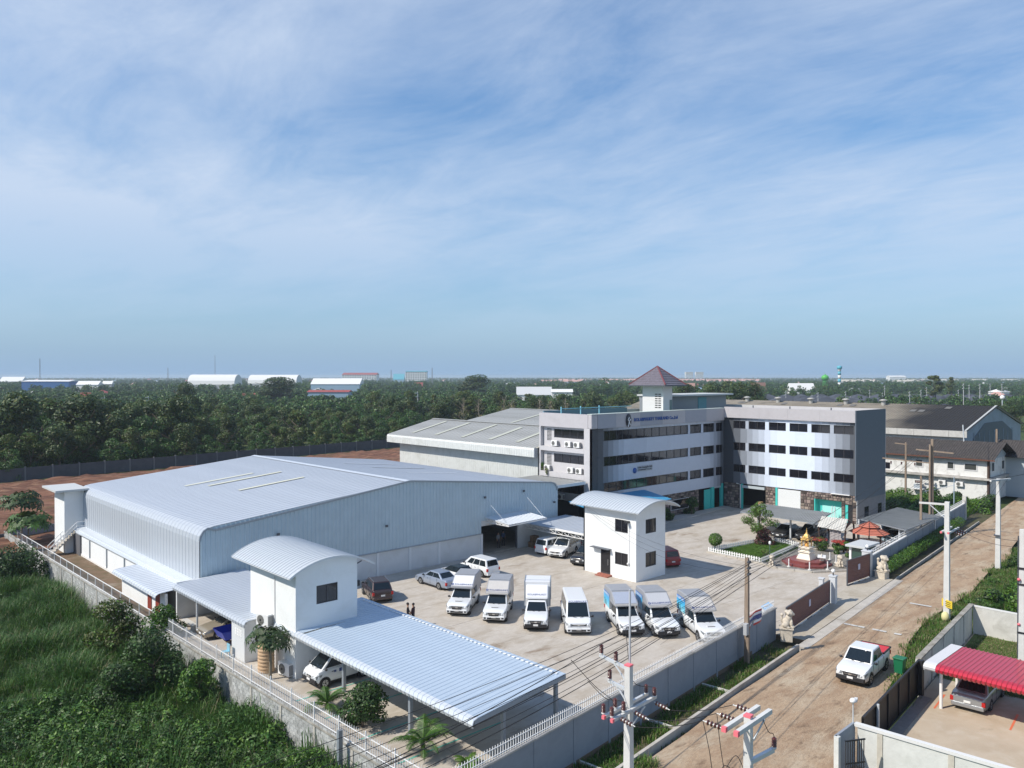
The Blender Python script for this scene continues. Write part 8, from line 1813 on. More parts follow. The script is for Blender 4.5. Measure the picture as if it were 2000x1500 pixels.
# ------------------------------------------------------------------ scattering for what nobody could count
def scatter(name, pts, scl, rot, sources, kind='stuff', idx=None):
    n = len(pts); me = bpy.data.meshes.new(name); me.vertices.add(n); me.vertices.foreach_set('co',np.asarray(pts,dtype=np.float32).ravel())
    for nm,arr,ty in (('scl',scl,'FLOAT'),('rot',rot,'FLOAT')):
        a = me.attributes.new(nm,ty,'POINT'); a.data.foreach_set('value',np.asarray(arr,dtype=np.float32))
    a = me.attributes.new('pick','INT','POINT'); a.data.foreach_set('value',np.asarray(rng.integers(0,len(sources),n) if idx is None else idx,dtype=np.int32)); me.update()
    o = bpy.data.objects.new(name,me); COL.objects.link(o); o['kind'] = kind
    src = bpy.data.collections.new(name+'_sources')
    for i,s in enumerate(sources):
        so_ = bpy.data.objects.new('%s_clump_%03d' % (name,i),s); src.objects.link(so_)
    ng = bpy.data.node_groups.new(name+'_nodes','GeometryNodeTree'); ng.interface.new_socket('Geometry',in_out='INPUT',socket_type='NodeSocketGeometry'); ng.interface.new_socket('Geometry',in_out='OUTPUT',socket_type='NodeSocketGeometry')
    n_ = ng.nodes; l = ng.links; gi = n_.new('NodeGroupInput'); go = n_.new('NodeGroupOutput'); ip = n_.new('GeometryNodeInstanceOnPoints'); ci = n_.new('GeometryNodeCollectionInfo'); ci.inputs['Collection'].default_value = src; ci.inputs['Separate Children'].default_value = True; ci.inputs['Reset Children'].default_value = True
    def attr(nm,ty):
        q = n_.new('GeometryNodeInputNamedAttribute'); q.data_type = ty; q.inputs['Name'].default_value = nm; return q.outputs['Attribute']
    ip.inputs['Pick Instance'].default_value = True; l.new(gi.outputs[0],ip.inputs['Points']); l.new(ci.outputs[0],ip.inputs['Instance']); l.new(attr('pick','INT'),ip.inputs['Instance Index']); l.new(attr('scl','FLOAT'),ip.inputs['Scale'])
    cx = n_.new('ShaderNodeCombineXYZ'); l.new(attr('rot','FLOAT'),cx.inputs[2]); l.new(cx.outputs[0],ip.inputs['Rotation']); l.new(ip.outputs[0],go.inputs[0])
    md = o.modifiers.new('scatter','NODES'); md.node_group = ng; return o
def blades(n, h, rad, wd, mats, bend=0.5, dry=0.08):
    """a clump of grass blades, each two quads and a tip"""
    vs = []; fs = []; mi = []
    for k in range(n):
        a = random.random()*6.283; r = rad*math.sqrt(random.random()); b = Vector((r*math.cos(a),r*math.sin(a),0)); d = a+random.uniform(-0.9,0.9); hh_ = h*random.uniform(0.55,1.1); out_ = Vector((math.cos(d),math.sin(d),0))*hh_*bend*random.uniform(0.2,1.1); sd = Vector((-math.sin(d),math.cos(d),0))*wd*random.uniform(0.7,1.3)
        q = len(vs); m1 = b+out_*0.25+Vector((0,0,hh_*0.5)); m2 = b+out_*0.65+Vector((0,0,hh_*0.85)); tip = b+out_*1.15+Vector((0,0,hh_*(0.95 if random.random() < 0.6 else 0.8)))
        vs += [b-sd,b+sd,m1+sd*0.9,m1-sd*0.9,m2+sd*0.6,m2-sd*0.6,tip]; fs += [(q,q+1,q+2,q+3),(q+3,q+2,q+4,q+5),(q+5,q+4,q+6)]; mm = 1 if random.random() < dry else 0; mi += [mm]*3
    me = bpy.data.meshes.new('grass_clump'); me.from_pydata(vs,[],fs)
    for m_ in mats: me.materials.append(m_)
    me.polygons.foreach_set('material_index',mi); me.update(); return me
def bushclump(r, h, n, ls, m, m2=None, frac=0.2):
    p,nn = crown_pts(rand_lobes(r,h*0.15,h*0.85,6,(0.35,0.55)),n); p[:,2] = np.maximum(p[:,2],0.03); mi = (rng.random(n) < frac).astype(int) if m2 else None
    return leaf_mesh('bush_clump',p,nn,ls*rng.uniform(0.6,1.3,n),[m,m2] if m2 else [m],mi)
# tall grass of the left field
g_src = [blades(34,1.7,0.55,0.020,[LEAF['grass'],LEAF['straw']],0.55) for _ in range(5)]+[blades(26,2.1,0.45,0.024,[LEAF['mid'],LEAF['straw']],0.7) for _ in range(3)]
b_src = [bushclump(1.1,1.3,520,0.10,LEAF['mid'],LEAF['bright'],0.25) for _ in range(3)]+[bushclump(1.2,1.1,520,0.085,LEAF['dark'],LEAF['mid'],0.4) for _ in range(3)]
P_ = []; Sg = []; Pb = []; Sb = []
def bushy(x,y): return mnoise.noise((x*0.10,y*0.10,1.7))
for _ in range(15000):
    x = random.uniform(-6,19.0); y = random.uniform(26,108)
    if x < -1 and y < 60: continue
    ex = bushy(x,y); near = (52-y)/26
    if y < 66 and ex+near*0.6 > 0.30 and random.random() < 0.80: continue
    hs_ = 0.62+0.5*mnoise.noise((x*0.25,y*0.25,9))+0.3*mnoise.noise((x*0.9,y*0.9,2))
    if hs_ < 0.25: continue
    P_.append((x,y,-2.1)); Sg.append(max(0.35,min(1.35,hs_+0.15)))
scatter('tall_grass',P_,Sg,rng.random(len(P_))*6.283,g_src)
for _ in range(2600):
    x = random.uniform(-4,19.3); y = random.uniform(24,70); ex = bushy(x,y); near = (52-y)/26
    if ex+near*0.6 < 0.12: continue
    Pb.append((x,y,-2.1+0.4*mnoise.noise((x*0.3,y*0.3,5)))); Sb.append(random.uniform(0.5,1.05)+0.25*ex)
for _ in range(160):
    y = random.uniform(58,106); x = random.uniform(10,19)
    if bushy(x,y) > 0.25: Pb.append((x,y,-2.1)); Sb.append(random.uniform(0.5,1.2))
scatter('undergrowth',Pb,Sb,rng.random(len(Pb))*6.283,b_src)
# vines and weeds at the foot of the block wall
Pv = []; Sv = []
for _ in range(420):
    y = random.uniform(28,62); x = LW(y)-random.uniform(0.3,1.5)
    if mnoise.noise((y*0.25,1,1)) > -0.15: Pv.append((x,y,-2.1)); Sv.append(random.uniform(0.6,1.3))
scatter('wall_weeds',Pv,Sv,rng.random(len(Pv))*6.283,[b_src[0],b_src[1],g_src[6],g_src[7]])
# verges, drain and lot lawns
sg = [blades(30,0.22,0.5,0.014,[LEAF['grass'],LEAF['straw']],0.6,0.2) for _ in range(3)]; lg = [blades(40,0.09,0.4,0.012,[LEAF['bright'],LEAF['grass']],0.5,0.3) for _ in range(3)]; cg = [blades(40,0.075,0.4,0.012,[LEAF['grass'],LEAF['straw']],0.5,0.35) for _ in range(2)]
Pq = []
for _ in range(4200):
    s = random.uniform(-4,78); off = random.uniform(3.9,7.6); x,y,_z = roadpt(s,off)
    if y < LT(x)+0.25 and x < 63.2 and x > 37: continue
    if x < 44 and y < 17.6: continue
    lim = float(np.interp(s,[16,19,25,34,43],[9.5,8.0,6.7,5.4,4.7]))+max(0,min(0.9,(s-43)*0.08))
    e = off-lim+0.55*mnoise.noise((s*0.35,1,1))
    if e < 0.15 or random.random() > 0.35+0.5*min(1,e): continue
    Pq.append((x,y,-0.03))
for _ in range(1500):
    x = random.uniform(18,50); d_ = random.uniform(0.1,2.05); 
    if mnoise.noise((x*0.4,d_,3)) > -0.02: Pq.append(wallpt(x,d_,-0.3))
for _ in range(650):
    x = random.uniform(20,30); Pq.append(wallpt(x,random.uniform(2.4,3.3)-(x-20)*0.03,-0.02))
scatter('verge_grass',Pq,rng.uniform(0.5,1.5,len(Pq)),rng.random(len(Pq))*6.283,sg)
Pl = []
for _ in range(1500):
    u,v_ = random.random(),random.random(); a = Vector((71.7,46.4)).lerp(Vector((71.35,40.3)),v_); b_ = Vector((81.5,45.1)).lerp(Vector((80.8,41.4)),v_); p = a.lerp(b_,u); Pl.append((p.x,p.y,0.05))
scatter('lawn_grass',Pl,rng.uniform(0.8,1.4,len(Pl)),rng.random(len(Pl))*6.283,lg)
Pl = [(random.uniform(52.3,62.8),random.uniform(6,18),0.025) for _ in range(2600)]; Pl = [p for p in Pl if p[1] < LT(p[0])-0.1]
scatter('lot_grass',Pl,rng.uniform(0.7,1.4,len(Pl)),rng.random(len(Pl))*6.283,cg)
# ------------------------------------------------------------------ single shrubs and trees near the camera
def shrub(label, loc, r, h, n, ls, m, m2=None, frac=0.25, name='shrub', cat='shrub', group=None, nl=9, rl=(0.3,0.5), stem=True, low=0.1):
    t = thing(name, loc, label, cat, 0, group); p,nn = crown_pts(rand_lobes(r,h*low,h*0.9,nl,rl),n); p[:,2] = np.maximum(p[:,2],0.02); mi = (rng.random(n) < frac).astype(int) if m2 else None
    inst(leaf_mesh('foliage',p,nn,ls*rng.uniform(0.6,1.35,n),[m,m2] if m2 else [m],mi),'foliage',t)
    if stem: inst(trunk_mesh('stems',h*0.7,0.05+0.02*r,limbs=6,spread=0.45),'stems',t)
    return t
def P3(px,py,z=-2.1): q = at(px,py,z); return (float(q[0]),float(q[1]),z)
shrub('tall loose leafed tree with pale twigs leaning over the block wall by the lean-to roof', P3(225,1300), 2.0, 4.7, 4200, 0.11, LEAF['olive'], LEAF['bright'], 0.25, 'young_tree','tree', nl=14, low=0.3)
shrub('feathery green tree against the wall in front of the brown doors', P3(318,1300), 1.6, 4.2, 3600, 0.10, LEAF['mid'], LEAF['bright'], 0.3, 'young_tree','tree', nl=12, low=0.25)
shrub('big dark shrub in the middle of the overgrown field next to the wall bend', P3(300,1375), 2.6, 4.2, 6500, 0.105, LEAF['dark'], LEAF['mid'], 0.35, nl=14)
shrub('dark green shrub left of the big one in the overgrown field', P3(225,1400), 1.9, 3.2, 4200, 0.10, LEAF['dark'], LEAF['mid'], 0.4, nl=11)
shrub('broad shrub with brighter leaves right against the fence corner', P3(390,1395), 1.5, 3.3, 4200, 0.09, LEAF['mid'], LEAF['bright'], 0.35, nl=10)
shrub('dark scrub patch at the left picture edge below the papaya trees', P3(25,1150), 3.6, 3.4, 4600, 0.16, LEAF['dark'], LEAF['mid'], 0.3, nl=14)
shrub('vine covered shrub climbing at the block wall near the bottom edge', (LW(35)-1.2,35.5,-2.1), 1.35, 2.1, 4200, 0.07, LEAF['bright'], LEAF['mid'], 0.5, nl=10)
shrub('leafy mound of vines at the bottom edge under the dark steel post', (LW(31.5)-1.9,32.5,-2.1), 1.6, 1.9, 4200, 0.07, LEAF['bright'], LEAF['mid'], 0.5, nl=10)
def palmate(label, loc, htrunk, nleaf, R_, m, name='papaya_tree'):
    t = thing(name, loc, label, 'tree'); mb = MB(); mb.tube([(0,0,0),(0.05,0.03,htrunk*0.5),(0,0,htrunk)],[0.11,0.09,0.06],8); mb.build('trunk',mat('papaya_bark',(0.22,0.19,0.14),0.9),t,local=True)
    lf = MB(); st = MB()
    for k in range(nleaf):
        a = k*2.399; e = random.uniform(-0.35,0.9); L_ = R_*random.uniform(0.55,1.0); tip = Vector((math.cos(a)*math.cos(e)*L_,math.sin(a)*math.cos(e)*L_,htrunk+0.1+math.sin(e)*L_*0.7)); b_ = Vector((0,0,htrunk*random.uniform(0.88,1.0))); st.tube([b_,b_.lerp(tip,0.6)+Vector((0,0,0.08)),tip],0.012,4)
        out_ = Vector((math.cos(a),math.sin(a),0)); n_ = (Vector((0,0,1))+out_*0.9).normalized(); u = n_.cross(Vector((-out_.y,out_.x,0))).normalized(); v_ = n_.cross(u); s = R_*random.uniform(0.26,0.4)
        for q in range(7):
            an = -2.2+4.4*q/6; d = (u*math.cos(an)+v_*math.sin(an)); d = d if u.dot(out_) > 0 else -d; w_ = d.cross(n_)*s*0.16; lf.add([tip,tip+d*s*0.5+w_,tip+d*s-n_*s*0.35,tip+d*s*0.5-w_],[(0,1,2,3)])
    lf.build('leaves',m,t,local=True,fix=False); st.build('leaf_stalks',LEAF['bright'],t,local=True); return t
tb = at(532,1326,0.0); palmate('papaya tree with a dark umbrella crown in front of the beige tank', (tb[0]-0.15,tb[1],-0.3), 2.75, 64, 1.35, LEAF['dark'])
q = onX(40,1060,20.3); palmate('upper papaya tree with drooping dark leaves at the far left wall corner', (20.6,104.6,-0.6), 4.6, 46, 2.3, LEAF['dark']); palmate('lower bushy papaya tree at the far left wall corner', (20.5,100.8,-0.6), 2.7, 60, 2.4, LEAF['mid'])
def frond_plant(label, loc, nf, L_, m, trunk=0.0, name='palm', droop=1.0, up=(0.25,1.25)):
    t = thing(name, loc, label, 'palm'); lf = MB(); rb = MB()
    if trunk: MB().tube([(0,0,0),(0,0,trunk)],[0.12,0.09],8).build('trunk',M['bark'],t,local=True)
    for k in range(nf):
        a = k*2.399+random.uniform(-0.2,0.2); e = random.uniform(*up); ln = L_*random.uniform(0.7,1.0); pts = []
        for q in range(8):
            s = q/7; el = e-droop*1.5*s*s; 
            p = pts[-1]+Vector((math.cos(a)*math.cos(el),math.sin(a)*math.cos(el),math.sin(el)))*ln/7 if pts else Vector((0,0,trunk)); pts.append(p)
        rb.tube(pts,[0.02*(1-0.1*q) for q in range(8)],4)
        for q in range(26):
            s = 0.12+0.86*q/25; i = min(6,int(s*7)); p = pts[i].lerp(pts[i+1],s*7-i); d = (pts[i+1]-pts[i]).normalized(); sd = d.cross(Vector((0,0,1))).normalized(); w_ = ln*0.30*math.sin(math.pi*min(1,s*0.9+0.12))
            for sg_ in (-1,1): tip = p+(sd*sg_*0.8+d*0.5+Vector((0,0,-0.35))).normalized()*w_; lf.add([p-d*0.02,p+d*0.035,tip],[(0,1,2)])
    lf.build('fronds',m,t,local=True,fix=False); rb.build('frond_ribs',LEAF['bright'],t,local=True); return t
z_ = 0.0
q = at(638,1385,z_); frond_plant('small palm behind the picket fence below the mini truck', (q[0],q[1],0), 15, 1.7, LEAF['mid'], 0.3)
q = at(826,1478,z_); frond_plant('palm with arching fronds at the bottom edge below the big carport', (q[0],q[1],0), 22, 2.0, LEAF['mid'], 0.7)
q = at(915,1496,z_); frond_plant('very small palm at the bottom edge in the corner of the picket fences', (q[0],q[1],0), 11, 1.0, LEAF['grass'], 0.1)
q = at(708,1420,z_); shrub('round glossy dark green bush tree behind the picket fence by the carport post', (q[0],q[1],0), 1.35, 2.5, 5200, 0.085, LEAF['dark'], LEAF['mid'], 0.35, 'bush_tree','tree', nl=13, rl=(0.35,0.55))
for k in range(6): pass
# garden
shrub('clipped round green bush at the left corner of the lawn fence', (72.55,46.4,0), 0.72, 1.5, 2200, 0.07, LEAF['bright'], LEAF['mid'], 0.3, 'round_bush', nl=1, rl=(0.98,1.0))
t = shrub('low dark red leaved shrub mound under the pompon tree on the lawn', (78.9,44.3,0), 1.35, 1.5, 3200, 0.085, LEAF['purple'], LEAF['dark'], 0.2, nl=10, rl=(0.4,0.55))
shrub('small yellow green round bush near the fence corner of the lawn', (74.3,41.7,0), 0.45, 0.95, 900, 0.06, LEAF['bright'], LEAF['straw'], 0.2, nl=3, rl=(0.6,0.8))
gt_ = thing('garden_tree', (79.3,45.0,0), 'garden tree with clipped leaf clouds rising out of the red shrub on the lawn', 'tree'); lob = []; mb = MB(); mb.tube([(0,0,0),(0.05,0.1,1.6),(0.0,0.0,4.2)],[0.13,0.1,0.05],8)
for (a,r,z,s) in ((0.3,1.3,2.6,0.55),(1.4,1.4,2.3,0.6),(2.4,1.5,2.7,0.6),(3.4,1.4,2.2,0.65),(4.4,1.2,2.6,0.6),(5.4,1.5,2.4,0.6),(0.9,0.9,3.4,0.6),(2.9,1.0,3.5,0.65),(5.0,0.9,3.4,0.6),(0,0.1,4.2,0.65),(1.7,0.5,3.9,0.6),(4.0,0.5,3.8,0.55),(0,0.1,1.65,0.65),(2.0,0.4,1.6,0.6)):
    c = (r*math.cos(a),r*math.sin(a),z); lob.append((c,(s,s,s*0.75))); mb.tube([(0,0,max(0.8,z-0.9)),(c[0]*0.6,c[1]*0.6,z-0.35),c],[0.05,0.035,0.02],5)
mb.build('trunk',M['bark'],gt_,local=True); p,nn = crown_pts(lob,4200,0.6); inst(leaf_mesh('crown',p,nn,0.085*rng.uniform(0.6,1.3,4200),[LEAF['bright'],LEAF['olive']],(rng.random(4200) < 0.4).astype(int)),'crown',gt_)
for k,(x,y,r,h,lb) in enumerate(((80.6,39.0,1.05,1.5,'wide shrub with red flowering tops behind the shrine'),(81.0,37.0,0.75,1.5,'shrub with red flowering tops in front of the pavilion'),(79.9,35.6,0.7,1.6,'shrub with red flowering tops left of the guard booth'))):
    t = shrub(lb,(x,y,0),r,h,1700,0.08,LEAF['mid'],LEAF['bright'],0.3,nl=7,group='red flowering shrubs'); p,nn = crown_pts([((0,0,h*0.86),(r*0.95,r*0.95,0.16))],700,0.3); inst(leaf_mesh('red_blossom',p,nn,0.06*rng.uniform(0.7,1.3,700),[LEAF['red']]),'red_blossom',t)
for k,(x,y,r,h,lb) in enumerate(((77.6,60.3,1.0,1.3,'dim green bush nearest the glazed porch in the office shade'),(83.5,60.6,1.3,1.6,'wide dark bush under the white framed office window'),(89.5,60.8,1.2,2.2,'tall dark bush right of the white framed office window'))): shrub(lb,(x,y,0),r,h,1800,0.10,LEAF['mid'],LEAF['dark'],0.4,nl=8)
shrub('leafy pot plant at the left end of the lower office bay', (OX0+0.1,69.7,6.75),0.5,0.95,420,0.07,LEAF['mid'],LEAF['bright'],0.3,'pot_plant','plant',nl=4); shrub('trailing plant hanging in front of the lone air conditioner', (OX0-0.15,68.75,6.3),0.35,0.85,260,0.06,LEAF['bright'],LEAF['straw'],0.4,'pot_plant','plant',nl=4)
hd = thing('hedge', (88,30.5,0), 'green hedge running along the outside of the right boundary wall', 'hedge'); lob = []
x = 75.2
while x < 108: p = wallpt(x,0.75+0.15*mnoise.noise((x,0,0)),0); hh_ = 0.95+0.25*mnoise.noise((x*0.7,1,0)); lob.append(((p[0]-88,p[1]-30.5,hh_*0.55),(0.75,0.62,hh_*0.6))); x += 0.62
p,nn = crown_pts(lob,15000,0.75); p[:,2] = np.maximum(p[:,2],-0.2); inst(leaf_mesh('hedge_leaves',p,nn,0.075*rng.uniform(0.6,1.4,15000),[LEAF['bright'],LEAF['mid']],(rng.random(15000) < 0.45).astype(int)),'hedge_leaves',hd)
stm = MB()
for q in range(34): p0 = wallpt(75.5+q*0.95,0.75,-0.3); stm.tube([p0,(p0[0],p0[1],0.5)],0.04,5)
stm.build('hedge_stems',M['bark'],hd)
SG = 'scrub between the office and the white house'
for k in range(26):
    px = random.uniform(1735,1945); x = random.uniform(108.5,128); a = onX(px,900,x); y = a[1]
    if y < ROAD(x)+0.5 and x < 115: continue
    shrub('rank green shrub in the scrub between the office end and the white house',(x,float(y),-0.35),random.uniform(1.3,2.4),random.uniform(1.2,2.4),1300,0.14,random.choice((LEAF['mid'],LEAF['mid'],LEAF['dark'],LEAF['bright'])),LEAF['mid'],0.3,group=SG,nl=8)
SG2 = 'scrub beside the far end of the dirt road'
for k in range(64):
    s = random.uniform(47,112); lim = 4.6+max(0,min(1.2,(s-34)*0.08))-max(0,min(2.2,(s-75)*0.05)); off = lim+random.uniform(0.9,13); x,y,_ = roadpt(s,off)
    if x < 64 and y < 19.5: continue
    shrub('green roadside shrub in the scrub to the right of the dirt road',(x,y,-0.3),random.uniform(0.9,1.9),random.uniform(0.9,1.9)+(0.8 if off-lim > 4 else 0),1000,0.13,random.choice((LEAF['mid'],LEAF['dark'],LEAF['grass'],LEAF['mid'])),LEAF['bright'],0.25,group=SG2,nl=7)
Pq = []; 
for _ in range(5200):
    s = random.uniform(44,125); lim = 4.6+max(0,min(1.2,(s-34)*0.08))-max(0,min(2.2,(s-75)*0.05)); off = lim+0.4+random.random()**0.7*16; x,y,_ = roadpt(s,off)
    if x < 63.3 and y < 19.2: continue
    Pq.append((x,y,-0.34))
for _ in range(1500): Pq.append((random.uniform(108,129),random.uniform(36,62),-0.34))
scatter('roadside_grass',Pq,rng.uniform(0.25,0.7,len(Pq)),rng.random(len(Pq))*6.283,g_src[:5]+[b_src[0],b_src[3]])
for k,(px,py,x) in enumerate(((1769,985,110),(1808,990,112),(1852,985,116))): a = onX(px,py,x); frond_plant(['broad leaved young plant behind the pale carport, left one','broad leaved young plant behind the pale carport, beside the twin wooden pole','broad leaved young plant behind the end of the boundary wall'][k],(x,float(a[1]),-0.3),9,2.4,LEAF['bright'],0.4,'banana_plant',0.6)
# ================================================================== FAR LAND
def hip_house(label, loc, w_, d_, h, rh, rz, wm_, rm_, group, name='house', ov=0.7):
    key = (round(w_,1),round(d_,1),round(h,1),round(rh,1),wm_.name,rm_.name)
    if key not in HMESH:
        W2,D2 = w_/2,d_/2; wb = MB(); wb.box(-W2,W2,-D2,D2,0,h); r = MB(); a,b_ = W2+ov,D2+ov; k = max(0,a-b_); r.add([(-a,-b_,h),(a,-b_,h),(a,b_,h),(-a,b_,h),(-k,0,h+rh),(k,0,h+rh)],[(0,1,5,4),(1,2,5),(2,3,4,5),(3,0,4),(3,2,1,0)])
        wn = MB()
        for q in (-0.25,0.25):
            wn.box(-W2-0.03,-W2,q*d_-0.6,q*d_+0.6,1.0,2.2); wn.box(q*w_-0.6,q*w_+0.6,-D2-0.03,-D2,1.0,2.2)
        HMESH[key] = (wb.mesh('walls',wm_),r.mesh('roof',rm_),wn.mesh('windows',M['glass']))
    t = thing(name,loc,label,'house',rz,group)
    for nm,me in zip(('walls','roof','windows'),HMESH[key]): inst(me,nm,t)
    return t
HMESH = {}
est_r = mat('estate_roof',(0.055,0.058,0.068),0.6,objrand=0.2); est_w = mat('estate_wall',(0.45,0.44,0.42),0.8)
nh = 0
for row in range(10):
    dep = 318+row*29+ (row%2)*6; px = 1395+row*8
    while px < (1850 if row < 6 else 1990):
        x,y,_ = far(px,dep+random.uniform(-4,4)); wd = random.choice((11,12.5,14)); hip_house('dark grey hip roof house in the estate beyond the factory',(x,y,-0.35),wd,9.5,3.1,2.6,R(47)-math.pi/2+random.choice((0,0,math.pi/2))+R(8),est_w,est_r,'dark roofed houses of the estate'); nh += 1
        px += wd*1.04*F/dep
def far_box(name, label, cat, px0, px1, ytop, dist, roof=None, wall=None, arch=False, depth=None, base=-0.35, rise=0.25, group=None, windows=0):
    x0,y0,_ = far(px0,dist); x1,y1,_ = far(px1,dist); h = HC-(ytop-735)*dist/F; L_ = math.hypot(x1-x0,y1-y0); depth = depth or L_*0.5; t = thing(name,((x0+x1)/2,(y0+y1)/2,base),label,cat,math.atan2(y1-y0,x1-x0),group); hb = h-base; hr = hb*(1-rise)
    MB().box(-L_/2,L_/2,0,depth,0,hr).build('walls',wall,t,local=True); r = MB()
    if arch: pts = [(-L_/2*1.02,hr)]+[(-L_/2*1.02+L_*1.02*0,hr)]*0
    if arch:
        pl = [(depth/2-depth/2*math.cos(a),hr+(hb-hr)*math.sin(a)) for a in np.linspace(0,math.pi,9)]; r.extrude(pl,'x',-L_/2-0.3,L_/2+0.3)
    else: r.add([(-L_/2-0.5,-0.5,hr),(L_/2+0.5,-0.5,hr),(L_/2+0.5,depth+0.5,hr),(-L_/2-0.5,depth+0.5,hr),(-L_/2-0.5,depth/2,hb),(L_/2+0.5,depth/2,hb)],[(0,1,5,4),(2,3,4,5),(1,2,5),(3,0,4),(3,2,1,0)])
    r.build('roof',roof,t,local=True)
    if windows:
        wn = MB(); nfl = max(1,int(hr/4))
        for fl in range(nfl):
            for k in range(windows): xx = -L_/2+L_*(k+0.5)/windows; wn.box(xx-L_/windows*0.28,xx+L_/windows*0.28,-0.15,-0.02,hr*(fl+0.3)/nfl,hr*(fl+0.75)/nfl)
        wn.build('windows',mat('far_window',(0.06,0.08,0.10),0.3),t,local=True)
    return t
fw_ = mat('far_white',(0.72,0.72,0.70),0.7); fb = mat('far_blue',(0.03,0.12,0.33),0.6); fg_ = mat('far_grey',(0.36,0.37,0.38),0.7); frd = mat('far_red',(0.32,0.07,0.06),0.7); fpk = mat('far_pink',(0.55,0.33,0.28),0.8); fbl = mat('far_paleblue',(0.28,0.40,0.52),0.6); ftq = mat('far_turq',(0.1,0.4,0.5),0.6)
far_box('warehouse','far blue warehouse with a white roof edge on the left horizon','warehouse',42,134,742,900,fw_,fb,rise=0.12)
far_box('hangar','far white arched hangar, left one of the pair','hangar',366,457,731.5,1000,fw_,fg_,True,30,rise=0.6,group='white hangars on the horizon'); far_box('hangar','far white arched hangar, right one of the pair','hangar',484,578,732,1150,fw_,fg_,True,34,rise=0.6,group='white hangars on the horizon')
far_box('shed','far long white low roofed building right of the hangars','building',607,702,739,900,fw_,fbl,rise=0.4); far_box('factory_hall','far pale blue hall with a brown red roof edge above the tree belt','building',600,680,762,560,frd,fbl,rise=0.15)
far_box('barn','far low red roof left of the pale blue hall','building',470,526,768,580,frd,fw_,rise=0.6); far_box('shed','far small white gabled building left of the hangars','building',149,191,744,850,fw_,fw_,rise=0.3); far_box('shed','far tiny white roof between white gabled building and hangars','building',200,218,744,860,fw_,fg_)
far_box('house','far small maroon roof in the left tree belt','house',156,174,767,480,frd,fw_,rise=0.7); far_box('pavilion','far small golden yellow roof above the tree belt','pavilion',404,414,772,470,mat('far_gold',(0.65,0.38,0.04),0.6),fw_,rise=0.7)
far_box('house','far house with a steep dark blue roof among the left trees','house',374,393,787,400,mat('far_navy',(0.035,0.05,0.09),0.6),fw_,rise=0.75); far_box('hospital','far long white block with red roof on the horizon left of centre','building',668,735,728,2300,frd,fw_,rise=0.2,windows=14)
far_box('hospital','far white and blue block standing highest on the horizon','building',792,833,724.5,2000,ftq,fw_,rise=0.05,windows=9); far_box('hall','far bright blue roof left of the white and blue block','building',768,789,730,2100,ftq,fbl,rise=0.6); far_box('house','far red roofed house right of centre before the big round tree','house',810,825,747,1000,frd,fw_,rise=0.7)
far_box('hall','far pale grey roof beyond the tree belt behind the sheds','building',1010,1077,755.5,560,mat('far_palegrey',(0.55,0.56,0.56),0.6),fw_,rise=0.5); far_box('hall','far white hall end right of the pale grey roof','building',1078,1118,760,540,fw_,fw_,rise=0.2)
far_box('apartment_block','far pale apartment slab, left one of two right of the roof tower','building',1339,1354,726.5,4600,fw_,fw_,rise=0.02,windows=8); far_box('apartment_block','far pale apartment slab, right one of two right of the roof tower','building',1359,1374,726.5,4600,fw_,fw_,rise=0.02,windows=8)
far_box('hall','far white roof shed among trees behind the office wing','building',1545,1592,748.5,760,fw_,fw_,rise=0.6); far_box('house','far house with a brown roof among trees right of the penthouse','house',1469,1496,747,760,mat('far_brown',(0.22,0.12,0.09),0.7),fw_,rise=0.6); far_box('house','far salmon roofed house right beside the roof tower','house',1335,1357,748,420,fpk,fw_,rise=0.6)
far_box('factory','far long white factory on the right horizon','building',1738,1770,733.5,2600,fw_,fw_,rise=0.2); far_box('hangar','far white roof at the extreme left horizon','building',-2,42,736,1500,fw_,fg_,rise=0.5)
FGp = 'far small houses under the horizon'
for k in range(120):
    px = random.uniform(-20,2020); dist = random.uniform(620,3600); x,y,_ = far(px,dist); s = random.uniform(0.8,1.3)+dist/3000
    hip_house('small far house with a coloured roof under the horizon',(x,y,-0.35),round(10*s),round(8*s),3.6,round(2.2*s,1),random.random()*3.14,fw_,random.choice((frd,fpk,fw_,ftq,fg_,fpk,fw_,fbl)),FGp)
RG = 'far terrace roofs along the horizon'
for k in range(56):
    px = random.choice((random.uniform(1320,1475),random.uniform(1060,1250),random.uniform(1640,1990))); dist = random.uniform(1900,2900); x,y,_ = far(px,dist)
    hip_house('long far terrace with red or pale roof on the right horizon',(x,y,-0.35),55,14,6.0,4.0,R(-43)+random.uniform(-0.2,0.2),fw_,fpk if px < 1600 else mat('far_sand',(0.5,0.46,0.38),0.8),RG)
# towers and masts
wtw = thing('water_tower',(*far(1611.5,900)[:2],-0.35),'far bright green ball water tower above the estate','water tower'); gn = mat('tower_green',(0.08,0.42,0.07),0.5); hT = HC-(732-735)*900/F
b = MB()
for k in range(4): a = k*math.pi/2+0.4; b.tube([(2.6*math.cos(a),2.6*math.sin(a),0),(1.9*math.cos(a),1.9*math.sin(a),hT-5)],0.3,6)
for z in (4,8.5,12.5): b.lathe((0,0,z),[(2.35,0),(2.35,0.4)],8)
b.build('tower_legs',gn,wtw,local=True); MB().sphere((0,0,hT-3),4.2,14,9,0,(1,1,0.8)).build('tank_ball',gn,wtw,local=True); MB().tube([(0,0,hT-0.5),(0,0,hT+1.5)],0.5,8).build('tank_vent',gn,wtw,local=True)
ct = thing('radio_tower',(*far(1639.5,1100)[:2],-0.35),'far blue and white banded water tower with aerials on the right horizon','tower'); hT = HC-(718-735)*1100/F
for k in range(6): MB().lathe((0,0,hT*k/6),[(2.1,0),(2.1,hT/6)],10).build('tower_band',fw_ if k % 2 else ftq,ct,local=True)
MB().lathe((0,0,hT*0.93),[(2.2,0),(3.4,1),(3.4,4),(2,5)],10).build('tower_head',ftq,ct,local=True)
